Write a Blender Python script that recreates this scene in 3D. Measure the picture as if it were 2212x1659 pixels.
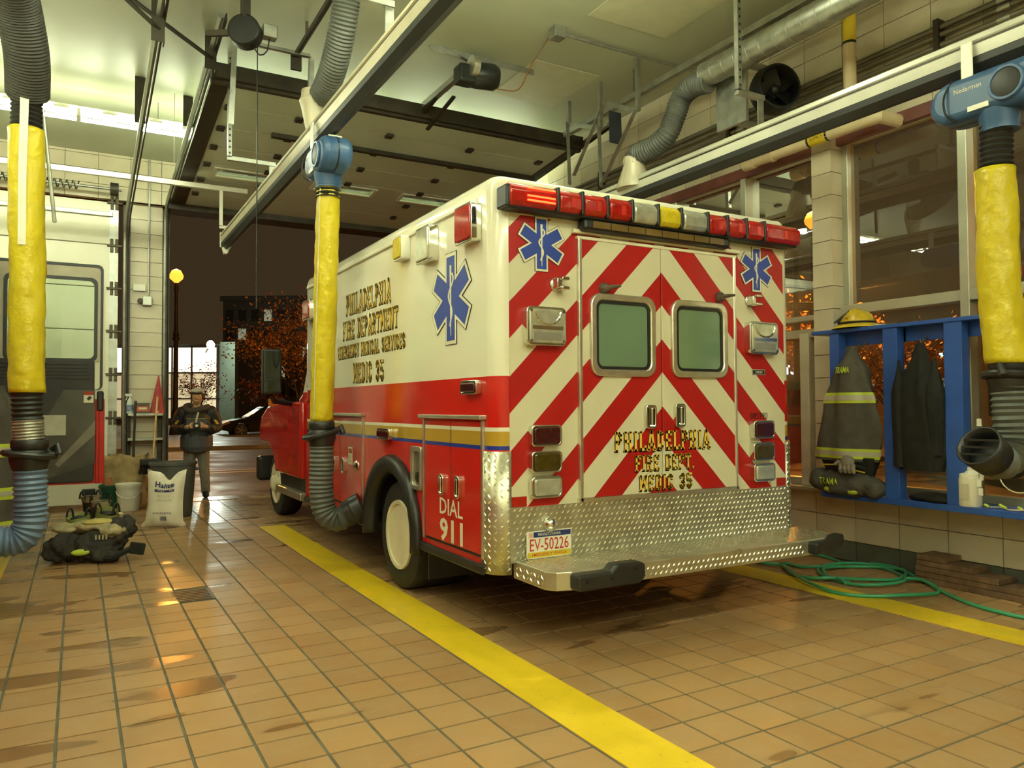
import bpy, bmesh, math, random
from mathutils import Vector, Matrix
random.seed(7)
S = bpy.context.scene
COL = S.collection
for o in list(bpy.data.objects): bpy.data.objects.remove(o)
PI = math.pi
# ---------------------------------------------------------------- camera
FPX = 1652.0
YAW, PITCH, ROLL = .5165, .0288, -.0055
CAM = Vector((0, 0, 1.352))
_f = Vector((math.sin(YAW)*math.cos(PITCH), math.cos(YAW)*math.cos(PITCH), math.sin(PITCH)))
_r = Vector((math.cos(YAW), -math.sin(YAW), 0)); _u = _r.cross(_f)
CR = _r*math.cos(ROLL)+_u*math.sin(ROLL); CU = -_r*math.sin(ROLL)+_u*math.cos(ROLL); CF = _f
cd = bpy.data.cameras.new('camera'); cam = bpy.data.objects.new('camera', cd); COL.objects.link(cam)
cd.sensor_fit = 'HORIZONTAL'; cd.sensor_width = 36; cd.lens = FPX/2212*36; cd.clip_end = 400; cd.clip_start = .05
cam.matrix_world = Matrix(((CR.x, CU.x, -CF.x, CAM.x), (CR.y, CU.y, -CF.y, CAM.y), (CR.z, CU.z, -CF.z, CAM.z), (0, 0, 0, 1)))
S.camera = cam
def at(px, py, ax, v):
    d = CR*((px-1106)/FPX)-CU*((py-829.5)/FPX)+CF
    t = (v-CAM[ax])/d[ax]
    return CAM+d*t
def PX(px, py, x): return at(px, py, 0, x)
def PY(px, py, y): return at(px, py, 1, y)
def PZ(px, py, z=0): return at(px, py, 2, z)
# ---------------------------------------------------------------- world, exposure
wd = bpy.data.worlds.new('night_sky'); S.world = wd; wd.use_nodes = True
bg = wd.node_tree.nodes['Background']
bg.inputs[0].default_value = (.030, .019, .009, 1); bg.inputs[1].default_value = .46
S.view_settings.view_transform = 'Standard'; S.view_settings.look = 'None'
S.view_settings.exposure = 1.56; S.view_settings.gamma = 1; S.view_settings.use_curve_mapping = False
TUBE_E = 19.0                       # fluorescent tube radiance
TUBE_C = (.92, 1.0, .70)
SODIUM = (1.0, .42, .07)
# ---------------------------------------------------------------- materials
MATS = {}
def nodes(m):
    m.use_nodes = True
    nt = m.node_tree
    return nt, nt.nodes, nt.links, nt.nodes['Principled BSDF']
def mat(name, col, rough=.5, metal=0., var=.12, scale=6., bump=0., bscale=60., emit=None, es=0., spec=.5, coat=0., rvar=0.):
    if name in MATS: return MATS[name]
    m = bpy.data.materials.new(name); nt, N, L, b = nodes(m)
    b.inputs['Roughness'].default_value = rough; b.inputs['Metallic'].default_value = metal
    b.inputs['Specular IOR Level'].default_value = spec; b.inputs['Coat Weight'].default_value = coat
    tc = N.new('ShaderNodeTexCoord'); nz = N.new('ShaderNodeTexNoise'); nz.inputs['Scale'].default_value = scale
    nz.inputs['Detail'].default_value = 5; L.new(tc.outputs['Object'], nz.inputs['Vector'])
    mx = N.new('ShaderNodeMix'); mx.data_type = 'RGBA'
    mr = N.new('ShaderNodeMapRange'); mr.inputs[1].default_value = .3; mr.inputs[2].default_value = .7
    L.new(nz.outputs['Fac'], mr.inputs[0]); L.new(mr.outputs[0], mx.inputs[0])
    mx.inputs[6].default_value = (*[max(0, c*(1-var)) for c in col], 1); mx.inputs[7].default_value = (*[min(1, c*(1+var)) for c in col], 1)
    L.new(mx.outputs[2], b.inputs['Base Color'])
    if rvar:
        r2 = N.new('ShaderNodeMapRange'); r2.inputs[1].default_value = .3; r2.inputs[2].default_value = .7
        r2.inputs[3].default_value = max(.02, rough-rvar); r2.inputs[4].default_value = min(1, rough+rvar)
        L.new(nz.outputs['Fac'], r2.inputs[0]); L.new(r2.outputs[0], b.inputs['Roughness'])
    if bump:
        n2 = N.new('ShaderNodeTexNoise'); n2.inputs['Scale'].default_value = bscale; n2.inputs['Detail'].default_value = 3
        L.new(tc.outputs['Object'], n2.inputs['Vector'])
        bp = N.new('ShaderNodeBump'); bp.inputs['Strength'].default_value = bump; bp.inputs['Distance'].default_value = .01
        L.new(n2.outputs['Fac'], bp.inputs['Height']); L.new(bp.outputs[0], b.inputs['Normal'])
    if emit:
        b.inputs['Emission Color'].default_value = (*emit, 1); b.inputs['Emission Strength'].default_value = es
    MATS[name] = m
    return m
def glass(name, tint=(.9, .95, .9), refl=1.0, rough=0.0, glow_haze=0.):
    if name in MATS: return MATS[name]
    m = bpy.data.materials.new(name); m.use_nodes = True; nt = m.node_tree; N, L = nt.nodes, nt.links
    for n in list(N): N.remove(n)
    o = N.new('ShaderNodeOutputMaterial'); mx = N.new('ShaderNodeMixShader'); t = N.new('ShaderNodeBsdfTransparent'); g = N.new('ShaderNodeBsdfGlossy')
    fr = N.new('ShaderNodeFresnel'); fr.inputs[0].default_value = 1.5
    ml = N.new('ShaderNodeMath'); ml.operation = 'MULTIPLY'; ml.inputs[1].default_value = 1.6*refl; ml.use_clamp = True
    tc = N.new('ShaderNodeTexCoord'); nz = N.new('ShaderNodeTexNoise'); nz.inputs['Scale'].default_value = 2.
    L.new(tc.outputs['Object'], nz.inputs['Vector'])
    cr = N.new('ShaderNodeMix'); cr.data_type = 'RGBA'; cr.inputs[6].default_value = (*[c*.95 for c in tint], 1); cr.inputs[7].default_value = (*tint, 1)
    L.new(nz.outputs['Fac'], cr.inputs[0]); L.new(cr.outputs[2], t.inputs[0])
    g.inputs['Roughness'].default_value = rough; g.inputs[0].default_value = (1, 1, 1, 1)
    last = mx.outputs[0]
    if glow_haze:  # brown film paints the hazy night glow outside into the glass
        df = N.new('ShaderNodeBsdfDiffuse'); df.inputs[0].default_value = (.55, .42, .22, 1); m2 = N.new('ShaderNodeMixShader'); m2.inputs[0].default_value = glow_haze
        L.new(last, m2.inputs[1]); L.new(df.outputs[0], m2.inputs[2]); last = m2.outputs[0]
    L.new(fr.outputs[0], ml.inputs[0]); L.new(ml.outputs[0], mx.inputs[0]); L.new(t.outputs[0], mx.inputs[1]); L.new(g.outputs[0], mx.inputs[2])
    L.new(last, o.inputs[0]); MATS[name] = m
    return m
# ---------------------------------------------------------------- mesh builder
def frame(d):
    d = d.normalized(); a = Vector((0, 0, 1)) if abs(d.z) < .9 else Vector((1, 0, 0))
    u = d.cross(a).normalized(); return u, d.cross(u).normalized()
class MB:
    def __init__(s): s.v = []; s.f = []; s.mi = []; s.cur = 0
    def add(s, vs, fs):
        n = len(s.v); s.v += [Vector(v) for v in vs]
        for f in fs: s.f.append([n+i for i in f]); s.mi.append(s.cur)
        return s
    def box(s, x0, x1, y0, y1, z0, z1):
        return s.add([(x0, y0, z0), (x1, y0, z0), (x1, y1, z0), (x0, y1, z0), (x0, y0, z1), (x1, y0, z1), (x1, y1, z1), (x0, y1, z1)],
                     [(0, 3, 2, 1), (4, 5, 6, 7), (0, 1, 5, 4), (1, 2, 6, 5), (2, 3, 7, 6), (3, 0, 4, 7)])
    def obox(s, c, a, b, d):
        c, a, b, d = map(Vector, (c, a, b, d))
        vs = [c+a*i+b*j+d*k for k in (-1, 1) for i, j in ((-1, -1), (1, -1), (1, 1), (-1, 1))]
        return s.add(vs, [(0, 3, 2, 1), (4, 5, 6, 7), (0, 1, 5, 4), (1, 2, 6, 5), (2, 3, 7, 6), (3, 0, 4, 7)])
    def bar(s, p0, p1, w, h, up=(0, 0, 1)):
        p0, p1 = Vector(p0), Vector(p1); d = (p1-p0); u = Vector(up)
        if abs(d.normalized().dot(u)) > .98: u = Vector((0, 1, 0))
        sd = d.cross(u).normalized(); u = sd.cross(d).normalized()
        return s.obox((p0+p1)/2, d/2, sd*w/2, u*h/2)
    def angle(s, p0, p1, w=.05, t=.006, up=(0, 0, 1), flip=1):
        p0, p1 = Vector(p0), Vector(p1); d = (p1-p0); u = Vector(up)
        if abs(d.normalized().dot(u)) > .98: u = Vector((0, 1, 0))
        sd = d.cross(u).normalized()*flip; u = sd.cross(d).normalized()*flip
        s.obox((p0+p1)/2+sd*w/2, d/2, sd*w/2, u*t/2); s.obox((p0+p1)/2+u*w/2, d/2, sd*t/2, u*w/2)
        return s
    def tube(s, pts, r, n=10, caps=True, sq=None):
        pts = [Vector(p) for p in pts]; rs = r if isinstance(r, (list, tuple)) else [r]*len(pts)
        d0 = (pts[1]-pts[0]); u, w = frame(d0); vs = []; fs = []
        for i, p in enumerate(pts):
            d = (pts[min(i+1, len(pts)-1)]-pts[max(i-1, 0)]).normalized()
            u = (u-d*u.dot(d)).normalized(); w = d.cross(u)
            for k in range(n):
                a = 2*PI*k/n; vs.append(p+(u*math.cos(a)+w*math.sin(a))*rs[i])
        for i in range(len(pts)-1):
            for k in range(n):
                a, b = i*n+k, i*n+(k+1) % n; fs.append((a, b, b+n, a+n))
        if caps: fs.append(tuple(range(n))[::-1]); fs.append(tuple(range((len(pts)-1)*n, len(pts)*n)))
        return s.add(vs, fs)
    def cyl(s, p0, p1, r0, r1=None, n=16, caps=True): return s.tube([p0, p1], [r0, r0 if r1 is None else r1], n, caps)
    def lathe(s, prof, o, axis=(0, 0, 1), n=24, sx=1., sy=1.):
        o = Vector(o); ax = Vector(axis).normalized(); u, w = frame(ax); vs = []; fs = []
        for r, h in prof:
            for k in range(n):
                a = 2*PI*k/n; vs.append(o+ax*h+u*(math.cos(a)*r*sx)+w*(math.sin(a)*r*sy))
        for i in range(len(prof)-1):
            for k in range(n):
                a, b = i*n+k, i*n+(k+1) % n; fs.append((a, b, b+n, a+n))
        if prof[0][0] > 1e-6: fs.append(tuple(range(n))[::-1])
        if prof[-1][0] > 1e-6: fs.append(tuple(range((len(prof)-1)*n, len(prof)*n)))
        return s.add(vs, fs)
    def ball(s, c, rx, ry=None, rz=None, n=14, m=8):
        ry = rx if ry is None else ry; rz = rx if rz is None else rz; c = Vector(c); vs = []; fs = []
        for i in range(m+1):
            t = PI*i/m
            for k in range(n):
                a = 2*PI*k/n; vs.append(c+Vector((rx*math.sin(t)*math.cos(a), ry*math.sin(t)*math.sin(a), rz*math.cos(t))))
        for i in range(m):
            for k in range(n):
                a, b = i*n+k, i*n+(k+1) % n; fs.append((a, a+n, b+n, b))
        return s.add(vs, fs)
    def prism(s, poly, fn, d0, d1):
        n = len(poly); vs = [fn(u, v, d0) for u, v in poly]+[fn(u, v, d1) for u, v in poly]
        fs = [tuple(range(n))[::-1], tuple(range(n, 2*n))]+[(i, (i+1) % n, (i+1) % n+n, i+n) for i in range(n)]
        return s.add(vs, fs)
    def ring(s, outer, inner, fn, d0, d1):
        n = len(outer); vs = []
        for P in (outer, inner):
            for d in (d0, d1): vs += [fn(u, v, d) for u, v in P]
        fs = []
        for i in range(n):
            j = (i+1) % n
            fs += [(i, j, j+n, i+n), (i+2*n, i+3*n, j+3*n, j+2*n), (i+n, j+n, j+3*n, i+3*n), (i, i+2*n, j+2*n, j)]
        return s.add(vs, fs)
    def sheet(s, rows):
        nr, nc = len(rows), len(rows[0]); vs = [p for r in rows for p in r]
        return s.add(vs, [(i*nc+j, i*nc+j+1, (i+1)*nc+j+1, (i+1)*nc+j) for i in range(nr-1) for j in range(nc-1)])
def rrect(x0, x1, y0, y1, r, n=5):
    P = []
    for cx, cy, a0 in ((x1-r, y1-r, 0), (x0+r, y1-r, 90), (x0+r, y0+r, 180), (x1-r, y0+r, 270)):
        for i in range(n+1):
            a = math.radians(a0+90*i/n); P.append((cx+r*math.cos(a), cy+r*math.sin(a)))
    return P
def wloc(o):
    v = Vector((0, 0, 0))
    while o: v = v+o.location; o = o.parent
    return v
def fin(o, mats, smooth, bevel, solid=0, remesh=0, segs=2, sm=0, disp=None):
    me = o.data
    for m in (mats if isinstance(mats, (list, tuple)) else [mats]): me.materials.append(m)
    if smooth:
        me.polygons.foreach_set('use_smooth', [True]*len(me.polygons))
        if not remesh: me.set_sharp_from_angle(angle=math.radians(smooth if smooth > 1 else 40))
    if solid:
        md = o.modifiers.new('thickness', 'SOLIDIFY'); md.thickness = solid; md.offset = 0
    if remesh:
        md = o.modifiers.new('merge', 'REMESH'); md.mode = 'VOXEL'; md.voxel_size = remesh; md.use_smooth_shade = True
        md = o.modifiers.new('relax', 'SMOOTH'); md.factor = .5; md.iterations = sm or 4
    if disp:
        tx = bpy.data.textures.new('folds', 'CLOUDS'); tx.noise_scale = disp[1]; tx.noise_depth = 2
        md = o.modifiers.new('folds', 'DISPLACE'); md.texture = tx; md.strength = disp[0]; md.texture_coords = 'LOCAL'; md.mid_level = .5
    if bevel:
        md = o.modifiers.new('bevel', 'BEVEL'); md.width = bevel; md.segments = segs; md.limit_method = 'ANGLE'; md.angle_limit = math.radians(40)
def obj(name, mb, mats, parent=None, smooth=0, bevel=0, solid=0, remesh=0, segs=2, sm=0, kind=None, label=None, disp=None):
    me = bpy.data.meshes.new(name); o = bpy.data.objects.new(name, me); COL.objects.link(o)
    if parent is not None: L = wloc(parent); o.parent = parent
    else:
        xs = [v.x for v in mb.v]; ys = [v.y for v in mb.v]; zs = [v.z for v in mb.v]
        L = Vector(((min(xs)+max(xs))/2, (min(ys)+max(ys))/2, min(zs))); o.location = L
    me.from_pydata([tuple(v-L) for v in mb.v], [], mb.f)
    if any(mb.mi): me.polygons.foreach_set('material_index', mb.mi)
    me.validate(); me.update()
    bm = bmesh.new(); bm.from_mesh(me); bmesh.ops.recalc_face_normals(bm, faces=bm.faces); bm.to_mesh(me); bm.free()
    fin(o, mats, smooth, bevel, solid, remesh, segs, sm, disp)
    if kind: o['kind'] = kind
    if label: o['label'] = label
    return o
def tag(o, label, cat, group=None):
    o['label'] = label; o['category'] = cat
    if group: o['group'] = group
    return o
def thing(name, loc, label, cat, group=None):
    o = bpy.data.objects.new(name, None); COL.objects.link(o); o.location = loc; o.empty_display_size = .1
    return tag(o, label, cat, group)
def copy_tree(o, parent=None):
    c = o.copy(); COL.objects.link(c); c.parent = parent
    for ch in o.children: copy_tree(ch, c)
    return c
def clone(mesh_obj, parent, loc, rot=None, name=None):
    c = bpy.data.objects.new(name or mesh_obj.name.split('.')[0], mesh_obj.data); COL.objects.link(c); c.parent = parent
    c.location = Vector(loc)-(wloc(parent) if parent else Vector((0, 0, 0)))
    if rot: c.rotation_euler = rot
    return c
# ---- lettering: plain sans from the built-in font, and a chamfered block letter with serifs
def sans(s, fn, w, h, d=0., bold=0.):
    c = bpy.data.curves.new('t', 'FONT'); c.body = s; c.size = 1; c.offset = bold; c.resolution_u = 2
    o = bpy.data.objects.new('t', c); COL.objects.link(o)
    me = bpy.data.meshes.new_from_object(o); bpy.data.objects.remove(o); bpy.data.curves.remove(c)
    xs = [v.co.x for v in me.vertices]; ys = [v.co.y for v in me.vertices]
    x0, x1, y0, y1 = min(xs), max(xs), min(ys), max(ys); mb = MB()
    mb.add([fn((v.co.x-x0)/(x1-x0)*w, (v.co.y-y0)/(y1-y0)*h, d) for v in me.vertices], [tuple(p.vertices) for p in me.polygons])
    bpy.data.meshes.remove(me)
    return mb
_L, _R, _T, _B, _M, _c = .12, .42, .925, .075, .48, .11
_st = lambda x: [(x, 0), (x, 1)]
GL = {
 'I': (.32, [_st(.16)], [.16], [.16]), 'L': (.5, [_st(_L), [(_L, _B), (.44, _B), (.44, .2)]], [_L], []),
 'P': (.54, [_st(_L), [(_L, _T), (_R-_c, _T), (_R, _T-_c), (_R, _M+_c), (_R-_c, _M), (_L, _M)]], [], [_L]),
 'R': (.56, [_st(_L), [(_L, _T), (_R-_c, _T), (_R, _T-_c), (_R, _M+_c), (_R-_c, _M), (_L, _M)], [(.28, _M), (.44, 0)]], [], [_L, .45]),
 'D': (.54, [_st(_L), [(_L, _T), (_R-_c, _T), (_R, _T-_c), (_R, _B+_c), (_R-_c, _B), (_L, _B)]], [], []),
 'H': (.56, [_st(_L), _st(_R+.02), [(_L, .5), (_R, .5)]], [_L, _R+.02], [_L, _R+.02]),
 'A': (.58, [[(.08, 0), (.26, 1)], [(.5, 0), (.32, 1)], [(.26, _T), (.32, _T)], [(.16, .3), (.42, .3)]], [], [.08, .5]),
 'E': (.5, [_st(_L), [(_L, _T), (.42, _T), (.42, .8)], [(_L, .5), (.34, .5)], [(_L, _B), (.42, _B), (.42, .2)]], [], []),
 'F': (.5, [_st(_L), [(_L, _T), (.42, _T), (.42, .8)], [(_L, .5), (.34, .5)]], [], [_L]),
 'T': (.52, [_st(.26), [(.07, .78), (.07, _T), (.45, _T), (.45, .78)]], [], [.26]),
 'M': (.68, [_st(_L), _st(.56), [(_L, 1), (.34, .35)], [(.56, 1), (.34, .35)]], [_L, .56], [_L, .56]),
 'N': (.58, [_st(_L), _st(.46), [(_L, .95), (.46, .05)]], [_L, .46], [_L]),
 'C': (.54, [[(_R, .7), (_R, _T-_c), (_R-_c, _T), (_L+_c, _T), (_L, _T-_c), (_L, _B+_c), (_L+_c, _B), (_R-_c, _B), (_R, _B+_c), (_R, .3)]], [], []),
 'G': (.54, [[(_R, .7), (_R, _T-_c), (_R-_c, _T), (_L+_c, _T), (_L, _T-_c), (_L, _B+_c), (_L+_c, _B), (_R-_c, _B), (_R, _B+_c), (_R, .42), (.28, .42)]], [], []),
 'S': (.54, [[(_R, .74), (_R, _T-_c), (_R-_c, _T), (_L+_c, _T), (_L, _T-_c), (_L, _M+_c+.04), (_L+_c, _M+.02), (_R-_c, _M+.02), (_R, _M-_c+.02), (_R, _B+_c), (_R-_c, _B), (_L+_c, _B), (_L, _B+_c), (_L, .26)]], [], []),
 'Y': (.56, [[(.08, 1), (.28, .5)], [(.48, 1), (.28, .5)], [(.28, .5), (.28, 0)]], [.08, .48], [.28]),
 'V': (.56, [[(.08, 1), (.28, 0)], [(.48, 1), (.28, 0)]], [.08, .48], []),
 '3': (.54, [[(_L, .74), (_L, _T-_c), (_L+_c, _T), (_R-_c, _T), (_R, _T-_c), (_R, _M+_c), (_R-_c, _M), (.24, _M)], [(_R-_c, _M), (_R, _M-_c), (_R, _B+_c), (_R-_c, _B), (_L+_c, _B), (_L, _B+_c), (_L, .26)]], [], []),
 '5': (.54, [[(.42, _T), (_L, _T), (_L, .56), (_R-_c, .56), (_R, .45), (_R, _B+_c), (_R-_c, _B), (_L+_c, _B), (_L, _B+_c), (_L, .24)]], [], []),
 '.': (.26, [[(.13, .06), (.13, .12)]], [], [])}
def block(s, fn, w, h, d=0., t=.15):
    adv = [(.45 if ch == ' ' else GL[ch][0]+.08) for ch in s]; tot = sum(adv)-.08; mb = MB(); x = 0; k = w/tot
    def q(ax, ay, bx, by, tt):
        dx, dy = bx-ax, by-ay; l = math.hypot(dx, dy) or 1; dx, dy = dx/l, dy/l; e = .0 if abs(dx) < .01 and l > .9 else tt*.38
        nx, ny = -dy*tt/2, dx*tt/2
        P = [(ax-dx*e+nx, ay-dy*e+ny), (bx+dx*e+nx, by+dy*e+ny), (bx+dx*e-nx, by+dy*e-ny), (ax-dx*e-nx, ay-dy*e-ny)]
        mb.add([fn((x+a)*k, min(1.04, max(-.04, b))*h, d) for a, b in P], [(0, 1, 2, 3)])
    for ch, a in zip(s, adv):
        if ch != ' ':
            _, st, tp, bt = GL[ch]
            for pl in st:
                for p, r in zip(pl, pl[1:]): q(*p, *r, t)
            for sx in tp: q(sx-.1, .955, sx+.1, .955, .09)
            for sx in bt: q(sx-.1, .045, sx+.1, .045, .09)
        x += a
    return mb
# ================================================================ setting
T = .232
XW, YF, ZC = 5.8, 11.95, 4.9
def struct(name, mb, m, parent=None, **k):
    o = obj(name, mb, m, parent, **k)
    if parent is None: o['kind'] = 'structure'
    return o
# floor material: orange quarry tile, worn, with damp stains
def tile_mat():
    m = bpy.data.materials.new('quarry_tile'); nt, N, L, b = nodes(m)
    tc = N.new('ShaderNodeTexCoord'); ge = N.new('ShaderNodeNewGeometry'); oi = N.new('ShaderNodeObjectInfo')
    ad = N.new('ShaderNodeMath'); ad.operation = 'ADD'; L.new(ge.outputs['Random Per Island'], ad.inputs[0]); L.new(oi.outputs['Random'], ad.inputs[1])
    fr = N.new('ShaderNodeMath'); fr.operation = 'FRACT'; L.new(ad.outputs[0], fr.inputs[0])
    cr = N.new('ShaderNodeValToRGB'); L.new(fr.outputs[0], cr.inputs[0])
    cr.color_ramp.elements[0].color = (.345, .185, .073, 1); cr.color_ramp.elements[1].color = (.43, .245, .10, 1)
    def noise(sc, det, rough=.6, stretch=(1, 1, 1)):
        mp = N.new('ShaderNodeMapping'); mp.inputs['Scale'].default_value = stretch; L.new(ge.outputs['Position'], mp.inputs[0])
        n = N.new('ShaderNodeTexNoise'); n.inputs['Scale'].default_value = sc; n.inputs['Detail'].default_value = det; n.inputs['Roughness'].default_value = rough
        L.new(mp.outputs[0], n.inputs['Vector']); return n
    def rng(n, a, b_, c=0, d=1):
        r = N.new('ShaderNodeMapRange'); r.inputs[1].default_value = a; r.inputs[2].default_value = b_; r.inputs[3].default_value = c; r.inputs[4].default_value = d
        L.new(n, r.inputs[0]); return r.outputs[0]
    def mix(f, A, B, mode='MIX'):
        x = N.new('ShaderNodeMix'); x.data_type = 'RGBA'; x.blend_type = mode
        if isinstance(f, float): x.inputs[0].default_value = f
        else: L.new(f, x.inputs[0])
        for i, c in ((6, A), (7, B)):
            if isinstance(c, tuple): x.inputs[i].default_value = (*c, 1)
            else: L.new(c, x.inputs[i])
        return x.outputs[2]
    n1 = noise(3.2, 6); n2 = noise(14, 5, .7); n3 = noise(1.1, 3, .5, (.6, 1.6, 1)); n4 = noise(2.3, 2, .4, (.5, 1.5, 1))
    c = mix(rng(n1.outputs['Fac'], .35, .7), cr.outputs[0], mix(.6, cr.outputs[0], (.38, .26, .14)))
    c = mix(rng(n2.outputs['Fac'], .5, .8, 0, .30), c, (.44, .33, .19))
    # damp stains: more of them on the left side and towards the doors
    sp = N.new('ShaderNodeSeparateXYZ'); L.new(ge.outputs['Position'], sp.inputs[0])
    gx = rng(sp.outputs[0], 1.0, -.3, 0, .105); gy = rng(sp.outputs[1], 7.5, 10.5, 0, .05)
    a1 = N.new('ShaderNodeMath'); a1.operation = 'ADD'; L.new(gx, a1.inputs[0]); L.new(gy, a1.inputs[1])
    a2 = N.new('ShaderNodeMath'); a2.operation = 'ADD'; L.new(a1.outputs[0], a2.inputs[0]); L.new(n4.outputs['Fac'], a2.inputs[1])
    wet = rng(a2.outputs[0], .645, .675)
    c = mix(wet, c, mix(.52, c, (.12, .05, .012)))
    L.new(c, b.inputs['Base Color'])
    # wetness / gloss
    wy = rng(sp.outputs[1], 8.6, 11.2, 0, .9)
    gl = N.new('ShaderNodeMath'); gl.operation = 'MAXIMUM'; L.new(wet, gl.inputs[0]); L.new(wy, gl.inputs[1])
    r = rng(n3.outputs['Fac'], .35, .7, .33, .52)
    rm = N.new('ShaderNodeMix'); rm.data_type = 'FLOAT'; L.new(gl.outputs[0], rm.inputs[0]); L.new(r, rm.inputs[2]); rm.inputs[3].default_value = .2
    L.new(rm.outputs[0], b.inputs['Roughness']); b.inputs['Specular IOR Level'].default_value = .28
    bp = N.new('ShaderNodeBump'); bp.inputs['Strength'].default_value = .25; bp.inputs['Distance'].default_value = .004
    L.new(n2.outputs['Fac'], bp.inputs['Height']); L.new(bp.outputs[0], b.inputs['Normal'])
    return m
M_tile = tile_mat()
M_grout = mat('floor_grout', (.115, .11, .075), .8, var=.3, scale=9)
floor = struct('floor', MB().box(-6, 5.9, -6, 12.2, -.2, -.004), M_grout)
x0, y0 = (.7237*T) % T, (.848*T) % T
def project(p):
    d = Vector(p)-CAM; z = d.dot(CF)
    return (1106+FPX*d.dot(CR)/z, 829.5-FPX*d.dot(CU)/z, z)
cells = []
GR = (.6, .87, 5.80, 6.17)          # drain opening x0 x1 y0 y1
for i in range(int(-6/T), int(5.75/T)):
    for j in range(int(-6/T), int(12.1/T)):
        cx, cy = x0+(i+.5)*T, y0+(j+.5)*T
        if cx > 5.76 or cx < -5.9 or cy < -5.9 or cy > 12.1: continue
        if GR[0] < cx < GR[1] and GR[2] < cy < GR[3]: continue
        u, v, z = project((cx, cy, 0)) if Vector((cx, cy, -1.3)).dot(CF) > .3 else (-1, -1, -1)
        vis = z > 0 and -60 < u < 2270 and v < 1740
        cells.append((-(1/z**2 if vis else 0), cx, cy))
cells.sort()
proto = None; h = T/2-.0045
rest = MB(); rnd = random.Random(3)
def tile_mesh(mb, cx, cy, z=0.0):
    mb.add([(cx-h, cy-h, -.012), (cx+h, cy-h, -.012), (cx+h, cy+h, -.012), (cx-h, cy+h, -.012),
            (cx-h+.002, cy-h+.002, z), (cx+h-.002, cy-h+.002, z), (cx+h-.002, cy+h-.002, z), (cx-h+.002, cy+h-.002, z)],
           [(4, 5, 6, 7), (0, 1, 5, 4), (1, 2, 6, 5), (2, 3, 7, 6), (3, 0, 4, 7)])
for k, (a, cx, cy) in enumerate(cells):
    if k < 300:
        if proto is None:
            proto = obj('floor_tile', (lambda mb: (tile_mesh(mb, cx, cy), mb)[1])(MB()), M_tile, floor)
            # recentre so the mesh can be shared
            c0 = Vector((cx, cy, 0))-floor.location
            proto.data.transform(Matrix.Translation(-c0)); proto.location = c0
        else: clone(proto, floor, (cx, cy, rnd.uniform(-.0008, 0)))
    else: tile_mesh(rest, cx, cy, rnd.uniform(-.0008, 0))
obj('floor_tile_field', rest, M_tile, floor, kind='stuff')
# painted stripes
def stripe_mat():
    m = mat('yellow_floor_paint', (.78, .53, .02), .38, var=.10, scale=7, rvar=.1)
    nt = m.node_tree; N, L = nt.nodes, nt.links; b = N['Principled BSDF']
    src = b.inputs['Base Color'].links[0].from_socket
    ge = N.new('ShaderNodeNewGeometry'); n = N.new('ShaderNodeTexNoise'); n.inputs['Scale'].default_value = 16; n.inputs['Detail'].default_value = 6; n.inputs['Roughness'].default_value = .75
    L.new(ge.outputs['Position'], n.inputs['Vector']); r = N.new('ShaderNodeMapRange'); r.inputs[1].default_value = .60; r.inputs[2].default_value = .70; r.inputs[4].default_value = .75
    L.new(n.outputs['Fac'], r.inputs[0]); x = N.new('ShaderNodeMix'); x.data_type = 'RGBA'; L.new(r.outputs[0], x.inputs[0]); L.new(src, x.inputs[6]); x.inputs[7].default_value = (.34, .22, .05, 1)
    L.new(x.outputs[2], b.inputs['Base Color']); return m
M_stripe = stripe_mat()
for a, b_, ya, yb in ((1.80, 2.08, -5, 9.0), (4.60, 4.90, -5, 10.5), (-.80, -.52, -5, 9.2)):
    obj('yellow_stripe', MB().box(a, b_, ya, yb, -.002, .0012), M_stripe, floor, label='painted yellow stripe along the floor tiles')
# drain
dr = thing('floor_drain', ((GR[0]+GR[1])/2, (GR[2]+GR[3])/2, -.004), 'dark square metal drain cover set in the floor tiles', 'drain')
M_iron = mat('dark_iron', (.035, .038, .028), .4, 0., var=.3)
obj('cover_plate', MB().box(GR[0]+.005, GR[1]-.005, GR[2]+.005, GR[3]-.005, -.006, -.0005), M_iron, dr)
for k in range(7): obj('grate_bar', MB().box(GR[0]+.02, GR[1]-.02, GR[2]+.03+k*.05, GR[2]+.05+k*.05, -.002, .002), M_iron, dr)
# ---------------------------------------------------------------- walls
M_block = mat('glazed_block', (.60, .53, .38), .30, var=.10, scale=2.5, bump=.08, bscale=30)
M_mortar = mat('brown_mortar', (.17, .10, .045), .9, var=.3)
M_base = mat('green_grey_base_tile', (.105, .11, .085), .35, var=.2, scale=4)
M_ceil = mat('ceiling_paint', (.47, .49, .36), .42, var=.07, scale=.7, bump=.05, bscale=5)
M_alum = mat('window_aluminium', (.50, .50, .40), .38, .55, var=.10, scale=4)
M_pane = glass('window_pane', (.86, .82, .72), .55, glow_haze=.09)
M_dark = mat('dark_brown_steel', (.055, .045, .03), .45, .4, var=.3, scale=5)
M_galv = mat('galvanised_steel', (.42, .43, .38), .38, .85, var=.18, scale=12, rvar=.1)
M_white = mat('white_enamel', (.80, .78, .66), .30, var=.05, scale=3)
ceiling = struct('ceiling', MB().box(-6.2, 6.0, -6.2, 12.15, ZC, ZC+.15), M_ceil)
for (a, b_, c, d) in ((4.05, 4.85, 6.6, 7.55), (4.0, 4.9, 3.2, 5.6)):  # lighter rectangles: patches of light painted onto the ceiling
    obj('painted_glow_patch', MB().box(a, b_, c, d, ZC-.006, ZC+.01), mat('glow_patch_colour', (.58, .57, .40), .5, var=.05), ceiling, label='pale rectangle painting a patch of light on the ceiling')
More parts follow.
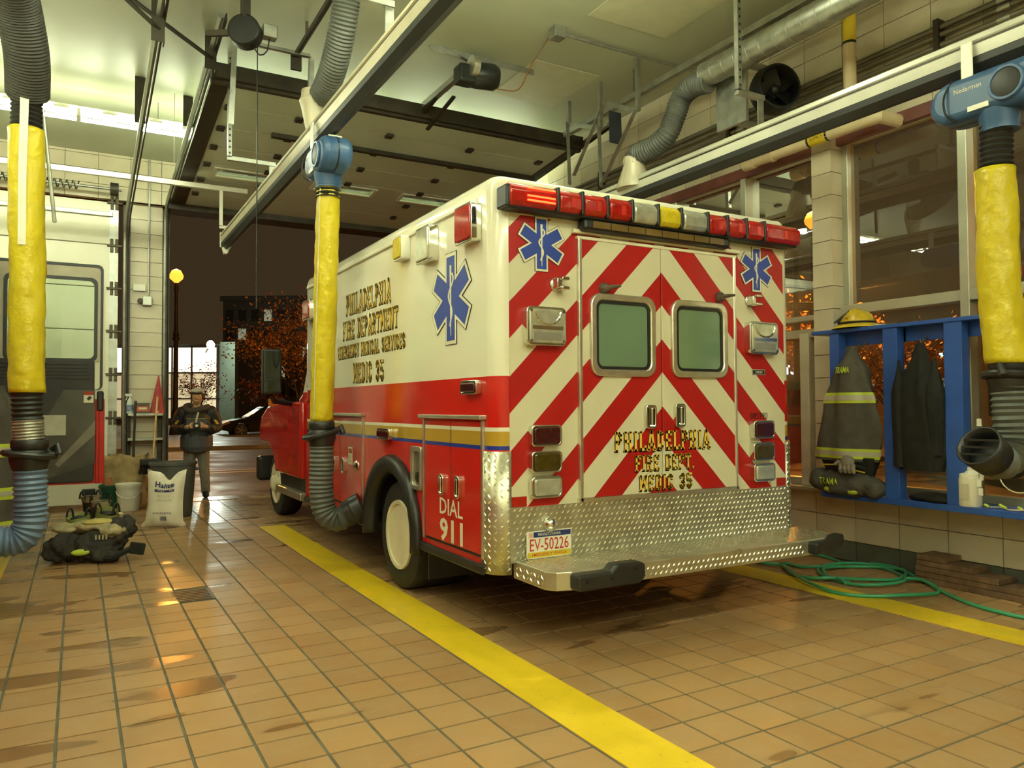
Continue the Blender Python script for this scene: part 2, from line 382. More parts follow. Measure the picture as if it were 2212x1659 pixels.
# right wall: solid core behind, blocks in front
wr = struct('wall_right', MB().box(XW+.03, XW+.25, -6, 12.1, 0, .585).box(XW+.03, XW+.25, -6, 12.1, 3.70, ZC).box(XW+.03, XW+.25, -6, 1.3, .5, 3.8).box(XW+.03, XW+.25, 8.6, 12.1, .5, 3.8), M_mortar)
BL, BH = .40, .2
def blocks(parent, name, m, fixed_ax, f0, f1, a0, a1, zs, step=BL, stag=0., gap=.006, side=None):
    """row of blocks along the other horizontal axis from a0 to a1 for each (z0,z1) in zs"""
    pr = {}
    for r, (z0, z1) in enumerate(zs):
        a = a0+((r % 2)*stag)
        lo = a0
        while lo < a1-.02:
            hi = min(a1, (a if a > lo+.02 else lo+step)); a = hi+step
            key = (round(hi-lo, 3), round(z1-z0, 3))
            c = [0, 0, (z0+z1)/2]; c[fixed_ax] = (f0+f1)/2; c[1-fixed_ax] = (lo+hi)/2
            if key in pr: clone(pr[key], parent, c)
            else:
                hl, hz, hd = (hi-lo)/2-gap/2, (z1-z0)/2-gap/2, (f1-f0)/2
                s = [hl, hl, hz]; s[fixed_ax] = hd
                o = obj(name, MB().box(-s[0], s[0], -s[1], s[1], -s[2], s[2]), m, None, bevel=.003, segs=1)
                o.data.transform(Matrix.Translation((0, 0, -s[2]))); o.parent = parent; o.location = Vector(c)-wloc(parent); pr[key] = o
            lo = hi
yj = 3.07-.4*3
blocks(wr, 'base_tile', M_base, 0, XW, XW+.04, yj, yj+.4*13, [(.002, .172)])
blocks(wr, 'wall_block', M_block, 0, XW, XW+.04, yj, yj+.4*13, [(.172, .378), (.378, .585)])
blocks(wr, 'wall_block', M_block, 0, XW, XW+.04, yj+.05, 11.9, [(3.70+.2*k, 3.70+.2*(k+1)) for k in range(6)], stag=0)
# pilaster between the windows
pil = struct('wall_pilaster', MB().box(XW-.085, XW+.2, 4.39, 4.57, .585, 3.72), M_mortar)
blocks(pil, 'pilaster_block', M_block, 0, XW-.10, XW+.2, 4.375, 4.585, [(.585+.2*k, .585+.2*(k+1)) for k in range(15)]+[(3.585, 3.70)], step=.3)
# window sill
struct('window_sill', MB().box(XW-.12, XW+.22, 1.3, 8.6, .585, .615), M_alum, bevel=.004)
# windows
def window(n, ya, yb, mull, trans, low=()):
    w = bpy.data.objects.new('window_%d' % n, None); COL.objects.link(w); w.location = (XW+.1, (ya+yb)/2, .615); w['kind'] = 'structure'
    X0, X1 = XW+.04, XW+.14; Z0, Z1 = .615, 3.70
    fr = MB().box(X0, X1, ya, ya+.07, Z0, Z1).box(X0, X1, yb-.07, yb, Z0, Z1).box(X0, X1, ya, yb, Z1-.07, Z1).box(X0, X1, ya, yb, Z0, Z0+.06)
    obj('frame', fr, M_alum, w, bevel=.004, segs=1)
    for y in mull: obj('mullion', MB().box(X0-.05, X1, y-.035, y+.035, Z0, Z1), M_alum, w, bevel=.004, segs=1)
    for z, t in trans: obj('transom', MB().box(X0-.04, X1, ya, yb, z-t/2, z+t/2), M_alum, w, bevel=.004, segs=1)
    for y, z in low: obj('mullion', MB().box(X0-.06, X1, y-.05, y+.05, Z0, z), mat('cream_frame', (.62, .58, .44), .4, .1), w, bevel=.004, segs=1)
    ys = [ya+.03]+sorted(mull)+[yb-.03]; zs = [Z0+.03]+[z for z, t in trans]+[Z1-.03]
    for a, b_ in zip(ys, ys[1:]):
        for c, d in zip(zs, zs[1:]): obj('pane', MB().add([(XW+.09, a, c), (XW+.09, b_, c), (XW+.09, b_, d), (XW+.09, a, d)], [(0, 1, 2, 3)]), M_pane, w)
window(1, 4.57, 8.6, [5.48, 6.5, 7.5], [(2.0, .08), (2.14, .05)], [(4.76, 2.0)])
window(2, 1.3, 4.39, [3.30, 2.3], [(2.17, .085)])
obj('window_lintel', MB().box(XW-.03, XW+.03, 1.3, 8.6, 3.62, 3.72), mat('oxide_red_steel', (.16, .045, .03), .5, var=.3), None)['kind'] = 'structure'
# front wall
wf = struct('wall_front', MB().box(.63, 1.03, YF+.03, YF+.3, 0, 4.3).box(5.52, 5.83, YF+.03, YF+.3, 0, 4.3).box(-6.2, 5.83, YF+.03, YF+.3, 4.25, ZC).box(-6.2, -3.4, YF+.03, YF+.3, 0, 4.3), M_mortar)
blocks(wf, 'wall_block', M_block, 1, YF, YF+.1, .62, 1.04, [(.02+.2*k, .02+.2*(k+1)) for k in range(21)], step=.5)
blocks(wf, 'wall_block', M_block, 1, YF, YF+.1, 5.5, 5.79, [(.02+.2*k, .02+.2*(k+1)) for k in range(21)], step=.4)
blocks(wf, 'wall_block', M_block, 1, YF, YF+.1, -1.78, 5.8, [(4.26+.2*k, min(ZC, 4.26+.2*(k+1))) for k in range(4)])
struct('wall_left', MB().box(-6.2, -6, -6.2, 12.2, 0, ZC), M_block)
struct('wall_back', MB().box(-6.2, 6, -6.2, -6, 0, ZC), M_block)
struct('door_threshold', MB().box(1.05, 5.5, 11.9, 12.35, -.03, .006), mat('wet_concrete', (.28, .25, .17), .25, var=.25, scale=5, rvar=.08), bevel=.004)
# ---------------------------------------------------------------- closed door of the left bay (door_1)
M_door = mat('white_door_skin', (.78, .75, .60), .32, var=.05, scale=1.5)
M_rust = mat('hinge_steel', (.10, .08, .05), .5, .5, var=.5, scale=20)
d1 = bpy.data.objects.new('door_1', None); COL.objects.link(d1); d1.location = (-1.45, YF-.05, 0); d1['kind'] = 'structure'
for k in range(7):
    z = .05+k*.595
    obj('door_panel', MB().box(-3.35, .47, YF-.06, YF-.01, z, z+.585), M_door, d1, bevel=.006)
    obj('end_stile', MB().box(.36, .47, YF-.072, YF-.058, z, z+.585), M_galv, d1)
    obj('roller_hinge', MB().box(.33, .52, YF-.10, YF-.055, z+.56, z+.59).box(.37, .41, YF-.09, YF-.055, z+.48, z+.67).box(.43, .47, YF-.09, YF-.055, z+.48, z+.67), M_rust, d1, bevel=.004, segs=1)
    obj('center_hinge', MB().box(-.62, -.5, YF-.09, YF-.055, z+.52, z+.65), M_rust, d1, bevel=.004, segs=1)
obj('lift_handle', MB().box(.06, .22, YF-.075, YF-.055, .17, .26), mat('black_rubber', (.02, .02, .018), .5, var=.3), d1, bevel=.01)
obj('bottom_seal', MB().box(-3.35, .47, YF-.065, YF-.005, .0, .05), mat('brown_rubber', (.22, .12, .05), .6, var=.2), d1)
obj('stiffening_strut', MB().box(-3.35, .40, YF-.10, YF-.055, 4.0, 4.06), M_galv, d1, bevel=.006)
# ---------------------------------------------------------------- raised door of the ambulance bay (door_2)
ZD = 4.59                          # height of the raised edge; the door slopes down towards the doorway
DX0, DX1, DY0, DY1 = 1.12, 5.46, 7.90, 11.60
def zd(y): return 4.22+(DY1-y)*.10
def slab(mb, x0, x1, y0, y1, a, b_):
    """box that follows the slope of the raised door, from a to b_ above its underside"""
    return mb.add([(x0, y0, zd(y0)+a), (x1, y0, zd(y0)+a), (x1, y1, zd(y1)+a), (x0, y1, zd(y1)+a), (x0, y0, zd(y0)+b_), (x1, y0, zd(y0)+b_), (x1, y1, zd(y1)+b_), (x0, y1, zd(y1)+b_)],
                  [(0, 3, 2, 1), (4, 5, 6, 7), (0, 1, 5, 4), (1, 2, 6, 5), (2, 3, 7, 6), (3, 0, 4, 7)])
M_under = mat('raised_door_skin', (.66, .72, .60), .22, var=.07, scale=1.2)
d2 = bpy.data.objects.new('door_2', None); COL.objects.link(d2); d2.location = (3.3, 9.7, ZD); d2['kind'] = 'structure'
NS = 7; SL = (DY1-DY0)/NS
ye = [DY0+SL*k for k in range(NS+1)]
l1 = PZ(470, 362, 4.36).x; l3 = PZ(875, 420, 4.36).x; lpit = (l3-l1)/2; lw = lpit*.66
for k in range(NS):
    ya, yb = ye[k]+.004, ye[k+1]-.004
    if ya < 10.15 < yb:
        lo, hi = ya+.10, ya+.36; wx = [DX0]
        for q in range(4): wx += [l1+lpit*q, l1+lpit*q+lw]
        wx.append(DX1)
        mb = MB(); slab(mb, DX0, DX1, ya, lo, 0, .05); slab(mb, DX0, DX1, hi, yb, 0, .05)
        for q in range(0, len(wx), 2): slab(mb, wx[q], wx[q+1], lo, hi, 0, .05)
        obj('door_panel', mb, M_under, d2)
        for q in range(1, len(wx)-1, 2):
            f = obj('window_lite', MB().ring(rrect(wx[q]-.03, wx[q+1]+.03, lo-.025, hi+.025, .01, 2), rrect(wx[q]+.012, wx[q+1]-.012, lo+.012, hi-.012, .01, 2), lambda u, v, d: (u, v, zd(v)+d), -.012, .004), M_white, d2)
            obj('pane', slab(MB(), wx[q], wx[q+1], lo, hi, .018, .022), glass('door_lite_pane', (.95, .97, .9), .6), f)
    else: obj('door_panel', slab(MB(), DX0, DX1, ya, yb, 0, .05), M_under, d2, bevel=.006)
    if k:
        for x in (1.36, 2.10, 3.15, 4.20, 5.2): obj('hinge', slab(MB(), x-.045, x+.045, ye[k]-.05, ye[k]+.05, -.03, .002), M_dark, d2, bevel=.008, segs=1)
obj('bottom_edge', MB().box(DX0-.02, DX1+.02, DY0-.10, DY0, ZD-.02, ZD+.13).box(DX0-.02, DX1+.02, DY0-.05, DY0+.02, ZD-.05, ZD+.02), M_dark, d2, bevel=.01)
obj('end_stile', slab(MB(), DX0, DX0+.17, DY0+.02, DY1-.02, -.012, 0), M_dark, d2)
obj('end_stile', slab(MB(), DX1-.10, DX1, DY0+.02, DY1-.02, -.012, 0), M_dark, d2)
obj('stiffening_strut', slab(MB(), 1.9, DX1-.05, 8.86, 8.92, -.05, 0), M_dark, d2, bevel=.004)
obj('head_seal', MB().box(DX0-.04, DX1+.04, DY1-.02, YF+.02, 4.14, 4.29), M_dark, d2)
# door tracks
def track(name, pts, label, w=.055):
    t = thing(name, pts[0], label, 'door track')
    obj('rail', MB().tube(pts, w/2, 6), M_galv, t, smooth=30)
    ang = MB()
    for a, b_ in zip(pts, pts[1:]): ang.bar(Vector(a)+Vector((.045, .0, .0)), Vector(b_)+Vector((.045, .0, .0)), .07, .012, (1, 0, 0))
    obj('mounting_angle', ang, M_dark, t)
    return t
def curve_track(x, ynear, zc, slope):
    """up the wall, round the bend, then rising gently towards the back"""
    yb = YF-.07-.40; zt = zc-.35
    P = [(x, YF-.07, .02), (x, YF-.07, zt)]
    for k in range(1, 7):
        a = PI/2*k/6; P.append((x, YF-.07-.40*(1-math.cos(a)), zt+.35*math.sin(a)))
    P.append((x, ynear, zc+(yb-ynear)*slope)); return P
t1 = track('door_track', curve_track(.56, 6.3, 4.03, .13), 'steel roller track on the right edge of the closed white door')
t2 = track('door_track', curve_track(1.07, 7.05, 4.26, .125), 'steel roller track at the open doorway beside the tiled pier')
t3 = track('door_track', curve_track(DX1+.04, 7.3, 4.26, .11), 'steel roller track along the window wall side of the raised door')
for t, x, ys_, zz_ in ((t1, .56, (6.9, 9.0), 4.4), (t2, 1.07, (7.6, 9.3), 4.55)):
    obj('wall_jamb', MB().box(x-.03, x+.06, YF-.02, YF+.06, 0, 4.2), M_dark, t)
    for y in ys_: obj('hanger', MB().angle((x+.04, y, zz_), (x+.04, y, ZC), .10, .008), M_dark, t)
    obj('hanger_brace', MB().bar((x, ys_[0], zz_+.1), (x-.7, ys_[0]-.3, ZC), .05, .012), M_dark, t)
# torsion shaft above the closed door
ts = thing('torsion_spring_shaft', (-1.4, YF-.18, 4.2), 'dark torsion spring shaft above the closed white door', 'door shaft')
obj('shaft', MB().cyl((-3.3, YF-.22, 4.35), (.50, YF-.22, 4.35), .02), M_galv, ts, smooth=1)
obj('spring', MB().tube([(-2.4+.012*k, YF-.22+.055*math.cos(k*1.05), 4.35+.055*math.sin(k*1.05)) for k in range(200)], .008, 5), M_dark, ts, smooth=1)
obj('cable_drum', MB().cyl((.36, YF-.22, 4.35), (.46, YF-.22, 4.35), .09), M_dark, ts, smooth=1)
obj('bracket', MB().box(-.62, -.5, YF-.26, YF-.004, 4.2, 4.5), M_dark, ts)
# wall conduit and boxes on the pier
cn = thing('electrical_conduit', (.86, YF-.02, 2.8), 'thin grey conduit running down the tiled pier to a switch box', 'conduit')
obj('pipe', MB().cyl((.86, YF-.02, 2.95), (.86, YF-.02, ZC), .014, n=8), M_galv, cn, smooth=1)
obj('switch_box', MB().box(.78, .90, YF-.08, YF, 2.80, 2.93), M_galv, cn, bevel=.006)
obj('photo_eye', MB().cyl((.75, YF-.09, 2.86), (.75, YF-.02, 2.86), .035), M_dark, cn, smooth=1)
obj('cover_box', MB().box(.66, .82, YF-.05, YF, 3.0, 3.1), M_white, cn, bevel=.006)
# ---------------------------------------------------------------- fluorescent lights
M_tube = mat('fluorescent_tube', (.9, .9, .8), .4, emit=TUBE_C, es=TUBE_E, var=.02)
M_tube_front = mat('dimmed_front_tube', (.9, .9, .8), .4, emit=TUBE_C, es=TUBE_E*.75, var=.02)  # front row set dimmer than the other rows to balance the light
M_refl = mat('lamp_reflector', (.82, .80, .68), .35, var=.03)
def make_light(M_tube):
    t = thing('fluorescent_light', (0, 0, 0), '', 'ceiling light')
    L_ = 2.32
    # inverted-trough reflector with two tubes, a gap strip to the ceiling
    for s in (-1, 1):
        sec = [(s*.035, .022), (s*.125, .022), (s*.15, -.005), (s*.146, -.008), (s*.122, .017), (s*.035, .017)]
        for q in range(5):                       # slotted wings let light up to the ceiling
            a = -L_/2+q*L_/5; obj('reflector_wing', MB().prism(sec, lambda u, v, d: (d, u, v), a, a+L_/5*.30), M_refl, t)
    obj('ballast_box', MB().box(-L_/2+.1, L_/2-.1, -.05, .05, .02, .075), M_refl, t, bevel=.006)
    for s in (-1, 1):
        for q in (-1, 1):
            a = q*.02 if q > 0 else -L_/2+.03; b_ = L_/2-.03 if q > 0 else -.02
            obj('tube', MB().cyl((a, s*.085, -.035), (b_, s*.085, -.035), .021, n=10), M_tube, t, smooth=1)
    for q in (-1, 0, 1): obj('lamp_holder', MB().box(q*(L_/2-.015)-.014, q*(L_/2-.015)+.014, -.13, .13, -.06, .015), M_white, t)
    for q in (-.8, .8): obj('hanger_rod', MB().cyl((q, 0, .07), (q, 0, .28), .006, n=6), M_galv, t)
    return t
pl = None
for y, xs_, z, lab in ((9.66, (-.02, -2.38, -4.74, 2.36, 4.70), 4.62, 'bright twin tube fluorescent light hanging before the closed white door'),
                       (4.25, (-4.4, -2.05, .3, 2.65), 4.62, 'bright twin tube fluorescent light hanging over the middle of the bays'),
                       (-.2, (-3.9, -1.5, .9, 3.3), 4.5, 'bright twin tube fluorescent light hanging behind the ambulance'),
                       (-3.4, (-3.9, -1.5, .9, 3.3), 4.5, 'bright twin tube fluorescent light hanging at the back of the bays')):
    pl = None
    for x in xs_:
        o = pl = make_light(M_tube_front if y == 9.66 else M_tube) if pl is None else copy_tree(pl)
        lb_ = {-.02: ', end at roller track', -2.38: ', middle of row', 2.36: ', partly above the raised door', 4.70: ', above the raised door'}.get(x, '') if y == 9.66 else ''
        o.location = (x, y, z); tag(o, lab+lb_, 'ceiling light', 'fluorescent lights')
# ================================================================ ambulance
XS, XR, YR, YM, XC = 2.04, 4.48, 3.79, 7.88, 3.245
amb = thing('ambulance', (XC, 5.8, 0), 'white and red box ambulance with red and white chevron stripes on its back', 'ambulance')
def rp(px, py, dy=0.): p = PY(px, py, YR); return Vector((p.x, YR-dy, p.z))
def sp_(px, py, dx=0.): p = PX(px, py, XS); return Vector((XS-dx, p.y, p.z))
RED, WHT, GOLD, BLU = (.60, .016, .010), (.80, .77, .60), (.50, .31, .035), (.02, .045, .32)
def band_mat():
    m = bpy.data.materials.new('ambulance_paint_bands'); nt, N, L, b = nodes(m)
    tc = N.new('ShaderNodeTexCoord'); s = N.new('ShaderNodeSeparateXYZ'); L.new(tc.outputs['Object'], s.inputs[0])
    mr = N.new('ShaderNodeMapRange'); mr.inputs[2].default_value = 3.0; L.new(s.outputs[2], mr.inputs[0])
    cr = N.new('ShaderNodeValToRGB'); cr.color_ramp.interpolation = 'CONSTANT'; L.new(mr.outputs[0], cr.inputs[0]); e = cr.color_ramp.elements
    e[0].position = 0; e[0].color = (*RED, 1); e[1].position = 1.095/3; e[1].color = (*BLU, 1)
    for z, c in ((1.119, GOLD), (1.197, WHT), (1.225, RED), (1.518, WHT)): q = e.new(z/3); q.color = (*c, 1)
    nz = N.new('ShaderNodeTexNoise'); nz.inputs['Scale'].default_value = 1.3; L.new(tc.outputs['Object'], nz.inputs['Vector'])
    mx = N.new('ShaderNodeMix'); mx.data_type = 'RGBA'; mx.blend_type = 'MULTIPLY'; mx.inputs[0].default_value = .12; L.new(cr.outputs[0], mx.inputs[6]); L.new(nz.outputs['Color'], mx.inputs[7])
    L.new(mx.outputs[2], b.inputs['Base Color']); b.inputs['Roughness'].default_value = .16; b.inputs['Coat Weight'].default_value = .3
    return m
def chevron_mat():
    m = bpy.data.materials.new('chevron_sheeting'); nt, N, L, b = nodes(m)
    tc = N.new('ShaderNodeTexCoord'); s = N.new('ShaderNodeSeparateXYZ'); L.new(tc.outputs['Object'], s.inputs[0])
    def mth(op, a, b_=None):
        n = N.new('ShaderNodeMath'); n.operation = op
        for i, v in enumerate((a, b_)):
            if v is None: continue
            if isinstance(v, (int, float)): n.inputs[i].default_value = v
            else: L.new(v, n.inputs[i])
        return n.outputs[0]
    ax = mth('ABSOLUTE', s.outputs[0]); p = mth('ADD', s.outputs[2], ax)
    ph = mth('FRACT', mth('DIVIDE', mth('SUBTRACT', 2.201+.429*4, p), .429))
    red = mth('MULTIPLY', mth('LESS_THAN', ph, .49), mth('LESS_THAN', s.outputs[2], 2.455))
    mx = N.new('ShaderNodeMix'); mx.data_type = 'RGBA'; L.new(red, mx.inputs[0]); mx.inputs[6].default_value = (.66, .62, .44, 1); mx.inputs[7].default_value = (.42, .007, .006, 1)
    L.new(mx.outputs[2], b.inputs['Base Color']); b.inputs['Roughness'].default_value = .38; return m
M_band, M_chev = band_mat(), chevron_mat()
M_chrome = mat('chrome', (.72, .72, .66), .10, 1., var=.05)
M_satin = mat('satin_aluminium', (.74, .72, .62), .28, .9, var=.10, scale=15)
M_plate = mat('tread_plate_aluminium', (.60, .58, .46), .34, .85, var=.12, scale=8, rvar=.08)
M_rub = mat('black_moulded_rubber', (.02, .02, .018), .38, var=.3, scale=8)
M_tyre = mat('tyre_rubber', (.022, .022, .020), .65, var=.3, scale=10)
M_redlens = mat('red_lens', (.42, .012, .008), .10, var=.25, scale=40, coat=.5)
M_dredlens = mat('dark_red_lens', (.05, .006, .007), .12, var=.25, scale=30, coat=.5)
M_amblens = mat('dark_amber_lens', (.06, .042, .006), .12, var=.25, scale=30, coat=.5)
M_yellens = mat('yellow_lens', (.62, .48, .02), .15, var=.15, scale=30)
M_clear = mat('clear_lens', (.62, .62, .50), .10, .55, var=.20, scale=14, coat=.4)
M_black = mat('black_plastic', (.014, .014, .013), .4, var=.3)
M_goldl = mat('gold_leaf_letter', (.80, .52, .07), .4, 0., var=.15, scale=20)
M_letw = mat('reflective_white_letter', (.75, .70, .50), .45, var=.05)
# --- module shell above the wheel line
def plan(i, r=.10):
    P = []
    for cx, cy, a0, rr in ((XR-r, YM-.05, 0, .05), (XS+r, YM-.05, 90, .05), (XS+r, YR+r, 180, r), (XR-r, YR+r, 270, r)):
        ox = cx if rr == r else (XR-.05 if cx > 3 else XS+.05)
        for k in range(7):
            a = math.radians(a0+90*k/6); P.append((ox+(rr-i)*math.cos(a), cy+(rr-i)*math.sin(a)))
    return P
lv = [(1.0, 0), (1.518, 0), (2.58, 0)]+[(2.58+.10*math.sin(PI/2*k/5), .085*(1-math.cos(PI/2*k/5))) for k in range(1, 6)]
mb = MB(); rows = []
vs = []; n = 28
for z, i in lv: vs += [(x, y, z) for x, y in plan(min(i, .049) if False else i*.55)]
fs = [(a*n+k, a*n+(k+1) % n, (a+1)*n+(k+1) % n, (a+1)*n+k) for a in range(len(lv)-1) for k in range(n)]
fs += [tuple(range(n))[::-1], tuple(range((len(lv)-1)*n, len(lv)*n))]
mb.add(vs, fs); obj('module_body', mb, M_band, amb, smooth=50)
# --- lower side skins with the wheel arch cut out
WY, WZ, WR = 5.40, .40, .40
def arch(r, a0=2, a1=178, n=14, cy=WY, cz=.43): return [(cy+r*math.cos(math.radians(a0+(a1-a0)*k/n)), cz+r*math.sin(math.radians(a0+(a1-a0)*k/n))) for k in range(n+1)]
poly = [(3.89, .43)]+[(y, z) for y, z in arch(.47)][::-1]+[(YM, .43), (YM, 1.0), (3.89, 1.0)]
obj('lower_side', MB().prism(poly, lambda u, v, d: (d, u, v), XS, XS+.03), M_band, amb)
obj('lower_side', MB().prism(poly, lambda u, v, d: (d, u, v), XR-.03, XR), M_band, amb)
obj('underbody', MB().box(XS+.28, XR-.28, 4.0, 9.6, .36, 1.0).box(XS+.03, XR-.03, 5.95, YM-.02, .5, .99).box(XS+.03, XR-.03, 3.95, 4.85, .5, .99), mat('dark_underbody', (.02, .018, .015), .8, var=.3), amb)
# --- fender, rub rail
for xx, s in ((XS, -1), (XR, 1)):
    A = arch(.50, -8, 182, 22)
    mb = MB(); sec = [(.035, -.02), (.0, .035), (-.07, .03), (-.085, -.03)]
    rings = [[(xx+s*a, WY+(.49+b_)*math.cos(math.radians(t)), .43+(.49+b_)*math.sin(math.radians(t))) for a, b_ in ((.0, .075), (.045, .055), (.055, .0), (.03, -.05), (-.04, -.06))] for t in [-9+198*k/26 for k in range(27)]]
    mb.sheet(rings); obj('fender_flare', mb, M_rub, amb, smooth=60, solid=.012)
    obj('rub_rail', MB().box(min(xx, xx+s*.025), max(xx, xx+s*.025), 3.90, 4.90, .385, .445), M_rub, amb, bevel=.012)
    obj('rub_rail', MB().box(min(xx, xx+s*.025), max(xx, xx+s*.025), 5.92, 7.86, .385, .445), M_rub, amb, bevel=.012)
# --- wheels
def wheel(cx, cy, r, rim, w, s, m_rim, dish):
    """s = -1: outer face towards -x"""
    ax = (s, 0, 0)
    o = obj('wheel_tyre', MB().lathe([(rim, -w), (r*.93, -w), (r, -w+.04), (r, -.05), (r*.97, -.015), (r*.86, .0), (rim+.02, -.005), (rim, -.03)], (cx, cy, r), ax, 32), M_tyre, amb, smooth=35)
    obj('rim', MB().lathe([(rim+.012, -.012), (rim+.008, .004), (rim-.018, .0), (rim-.03, -dish*.5), (rim-.045, -dish), (rim*.42, -dish-.01), (rim*.40, -dish+.07), (rim*.30, -dish+.085), (0, -dish+.085)], (cx, cy, r), ax, 32), m_rim, o, smooth=35)
    nuts = MB()
    for k in range(8):
        a = 2*PI*k/8; p = Vector((cx+s*(-dish), cy+rim*.58*math.cos(a), r+rim*.58*math.sin(a))); nuts.cyl(p, p+Vector((s*.03, 0, 0)), .014, n=6)
    obj('wheel_nuts', nuts, M_satin, o)
    return o
M_rimw = mat('cream_painted_rim', (.78, .72, .52), .35, var=.08)
for s, x in ((-1, XS+.045), (1, XR-.045)):
    wheel(x, WY, .40, .245, .5, s, M_rimw, .20)
    wheel(x-s*.10, 9.90, .40, .245, .26, s, M_rimw, .03)
obj('mud_flap', MB().box(XS+.06, XS+.45, 4.86, 4.875, .17, .7), M_rub, amb)
# --- rear wall
z0, z1 = .775, 2.62
obj('rear_panel', MB().box(XS+.095, XR-.095, YR-.004, YR+.02, z0, z1), M_chev, amb)
obj('lower_rear_wall', MB().box(XS+.095, XR-.095, YR, YR+.03, .46, 1.02), M_plate, amb)
def dl(px, py): return rp(px, py).x
DXL, DXM, DXR = dl(1250, 800), XC-.004, dl(1583, 800)
DZ0, DZ1 = .80, 2.36
for a, b_, sx in ((DXL, DXM-.003, -1), (DXM+.003, DXR, 1)):
    d = obj('rear_door', MB().box(a, b_, YR-.022, YR-.003, DZ0, DZ1), M_chev, amb, bevel=.006)
    e = DXL if sx < 0 else DXR
    obj('hinge_strip', MB().box(e-.012, e+.012, YR-.03, YR-.002, DZ0-.02, DZ1), M_satin, d, bevel=.004, segs=1)
    # window
    if sx < 0: w0, w1 = rp(1268, 640), rp(1409, 812)
    else: w0, w1 = rp(1442, 655), rp(1564, 814)
    wx0, wx1, wz1, wz0 = w0.x, w1.x, 2.035, 1.53
    fn = lambda u, v, dd: (u, YR-dd, v)
    wf_ = obj('window_frame', MB().ring(rrect(wx0, wx1, wz0, wz1, .075, 6), rrect(wx0+.042, wx1-.042, wz0+.042, wz1-.042, .05, 6), fn, .015, .045), M_satin, d, smooth=30, bevel=.008)
    obj('window_seal', MB().ring(rrect(wx0+.035, wx1-.035, wz0+.035, wz1-.035, .05, 6), rrect(wx0+.06, wx1-.06, wz0+.06, wz1-.06, .035, 6), fn, .02, .036), M_black, d, smooth=30)
    obj('window_glass', MB().prism(rrect(wx0+.05, wx1-.05, wz0+.05, wz1-.05, .04, 6), fn, .018, .028), mat('green_tinted_glass', (.15, .235, .15), .07, var=.06, scale=2, coat=.4), d)
    hp = rp(1397, 900) if sx < 0 else rp(1460, 897)
    hd = obj('door_handle', MB().ring(rrect(hp.x-.042, hp.x+.042, hp.z-.075, hp.z+.075, .02, 4), rrect(hp.x-.027, hp.x+.027, hp.z-.06, hp.z+.06, .012, 4), fn, .02, .05).prism(rrect(hp.x-.03, hp.x+.03, hp.z-.065, hp.z+.065, .012, 4), fn, .018, .026), M_chrome, d, smooth=30, bevel=.004)
    obj('handle_grip', MB().box(hp.x-.004, hp.x+.018, YR-.055, YR-.028, hp.z-.055, hp.z+.055), M_chrome, d, bevel=.006)
    cp = rp(1298, 624) if sx < 0 else rp(1547, 643)
    pr_ = MB().lathe([(.035, 0), (.032, .03), (.02, .045), (0, .048)], (cp.x, YR-.02, cp.z), (0, -1, 0), 14)
    pr_.tube([(cp.x, YR-.05, cp.z), (cp.x+.03, YR-.075, cp.z+.005), (cp.x+.085, YR-.085, cp.z+.012)], [.016, .014, .009], 8)
    obj('door_stop_prong', pr_, mat('grey_bronze', (.16, .13, .10), .35, .6), d, smooth=40)
for px, py in ((1200, 615), (1617, 651)):
    cp = rp(px, py)
    c_ = MB().lathe([(.045, 0), (.045, .012), (.03, .02)], (cp.x, YR, cp.z), (0, -1, 0), 16)
    for s in (-1, 1): c_.box(cp.x-.005, cp.x+.045, YR-.085, YR-.01, cp.z+s*.028-.010, cp.z+s*.028+.010)
    c_.box(cp.x-.03, cp.x, YR-.07, YR-.01, cp.z-.03, cp.z+.03)
    obj('door_catch', c_, M_chrome, amb, smooth=40, bevel=.004)
# door head rail and drip strips, sill strip
obj('door_head_rail', MB().box(DXL-.05, DXR+.05, YR-.035, YR, 2.385, 2.41).box(DXL-.02, DXR+.02, YR-.028, YR, 2.352, 2.372), M_letw, amb, bevel=.004)
obj('door_sill', MB().box(DXL-.02, DXR+.02, YR-.03, YR, .775, .80), M_satin, amb)
# --- tread plate
def tread(name, parent, fn, u0, u1, v0, v1, s=.038, hh=.0065, same=False):
    mb = MB(); i = 0; v = v0+s*.5
    while v < v1-s*.2:
        u = u0+s*.5; j = 0
        while u < u1-s*.2:
            a = PI/4 if (same or (i+j) % 2) else -PI/4
            if same and i % 2 and j == 0: u += s*.5
            du, dv = math.cos(a)*s*.42, math.sin(a)*s*.42; nu, nv = -math.sin(a)*s*.13, math.cos(a)*s*.13
            P = [fn(u-du, v-dv, 0), fn(u+nu, v+nv, 0), fn(u+du, v+dv, 0), fn(u-nu, v-nv, 0), fn(u, v, hh)]
            mb.add(P, [(0, 1, 4), (1, 2, 4), (2, 3, 4), (3, 0, 4)]); u += s; j += 1
        v += s*.9; i += 1
    return obj(name, mb, mat('polished_tread_bar', (.85, .82, .66), .25, .9, var=.05), parent, kind='stuff')
rpan = obj('tread_plate_panel', MB().box(XS+.09, XR-.09, YR-.014, YR, .465, .775), M_plate, amb)
tread('tread_pattern', rpan, lambda u, v, d: (u, YR-.014-d, v), XS+.1, XR-.1, .47, .772, same=True)
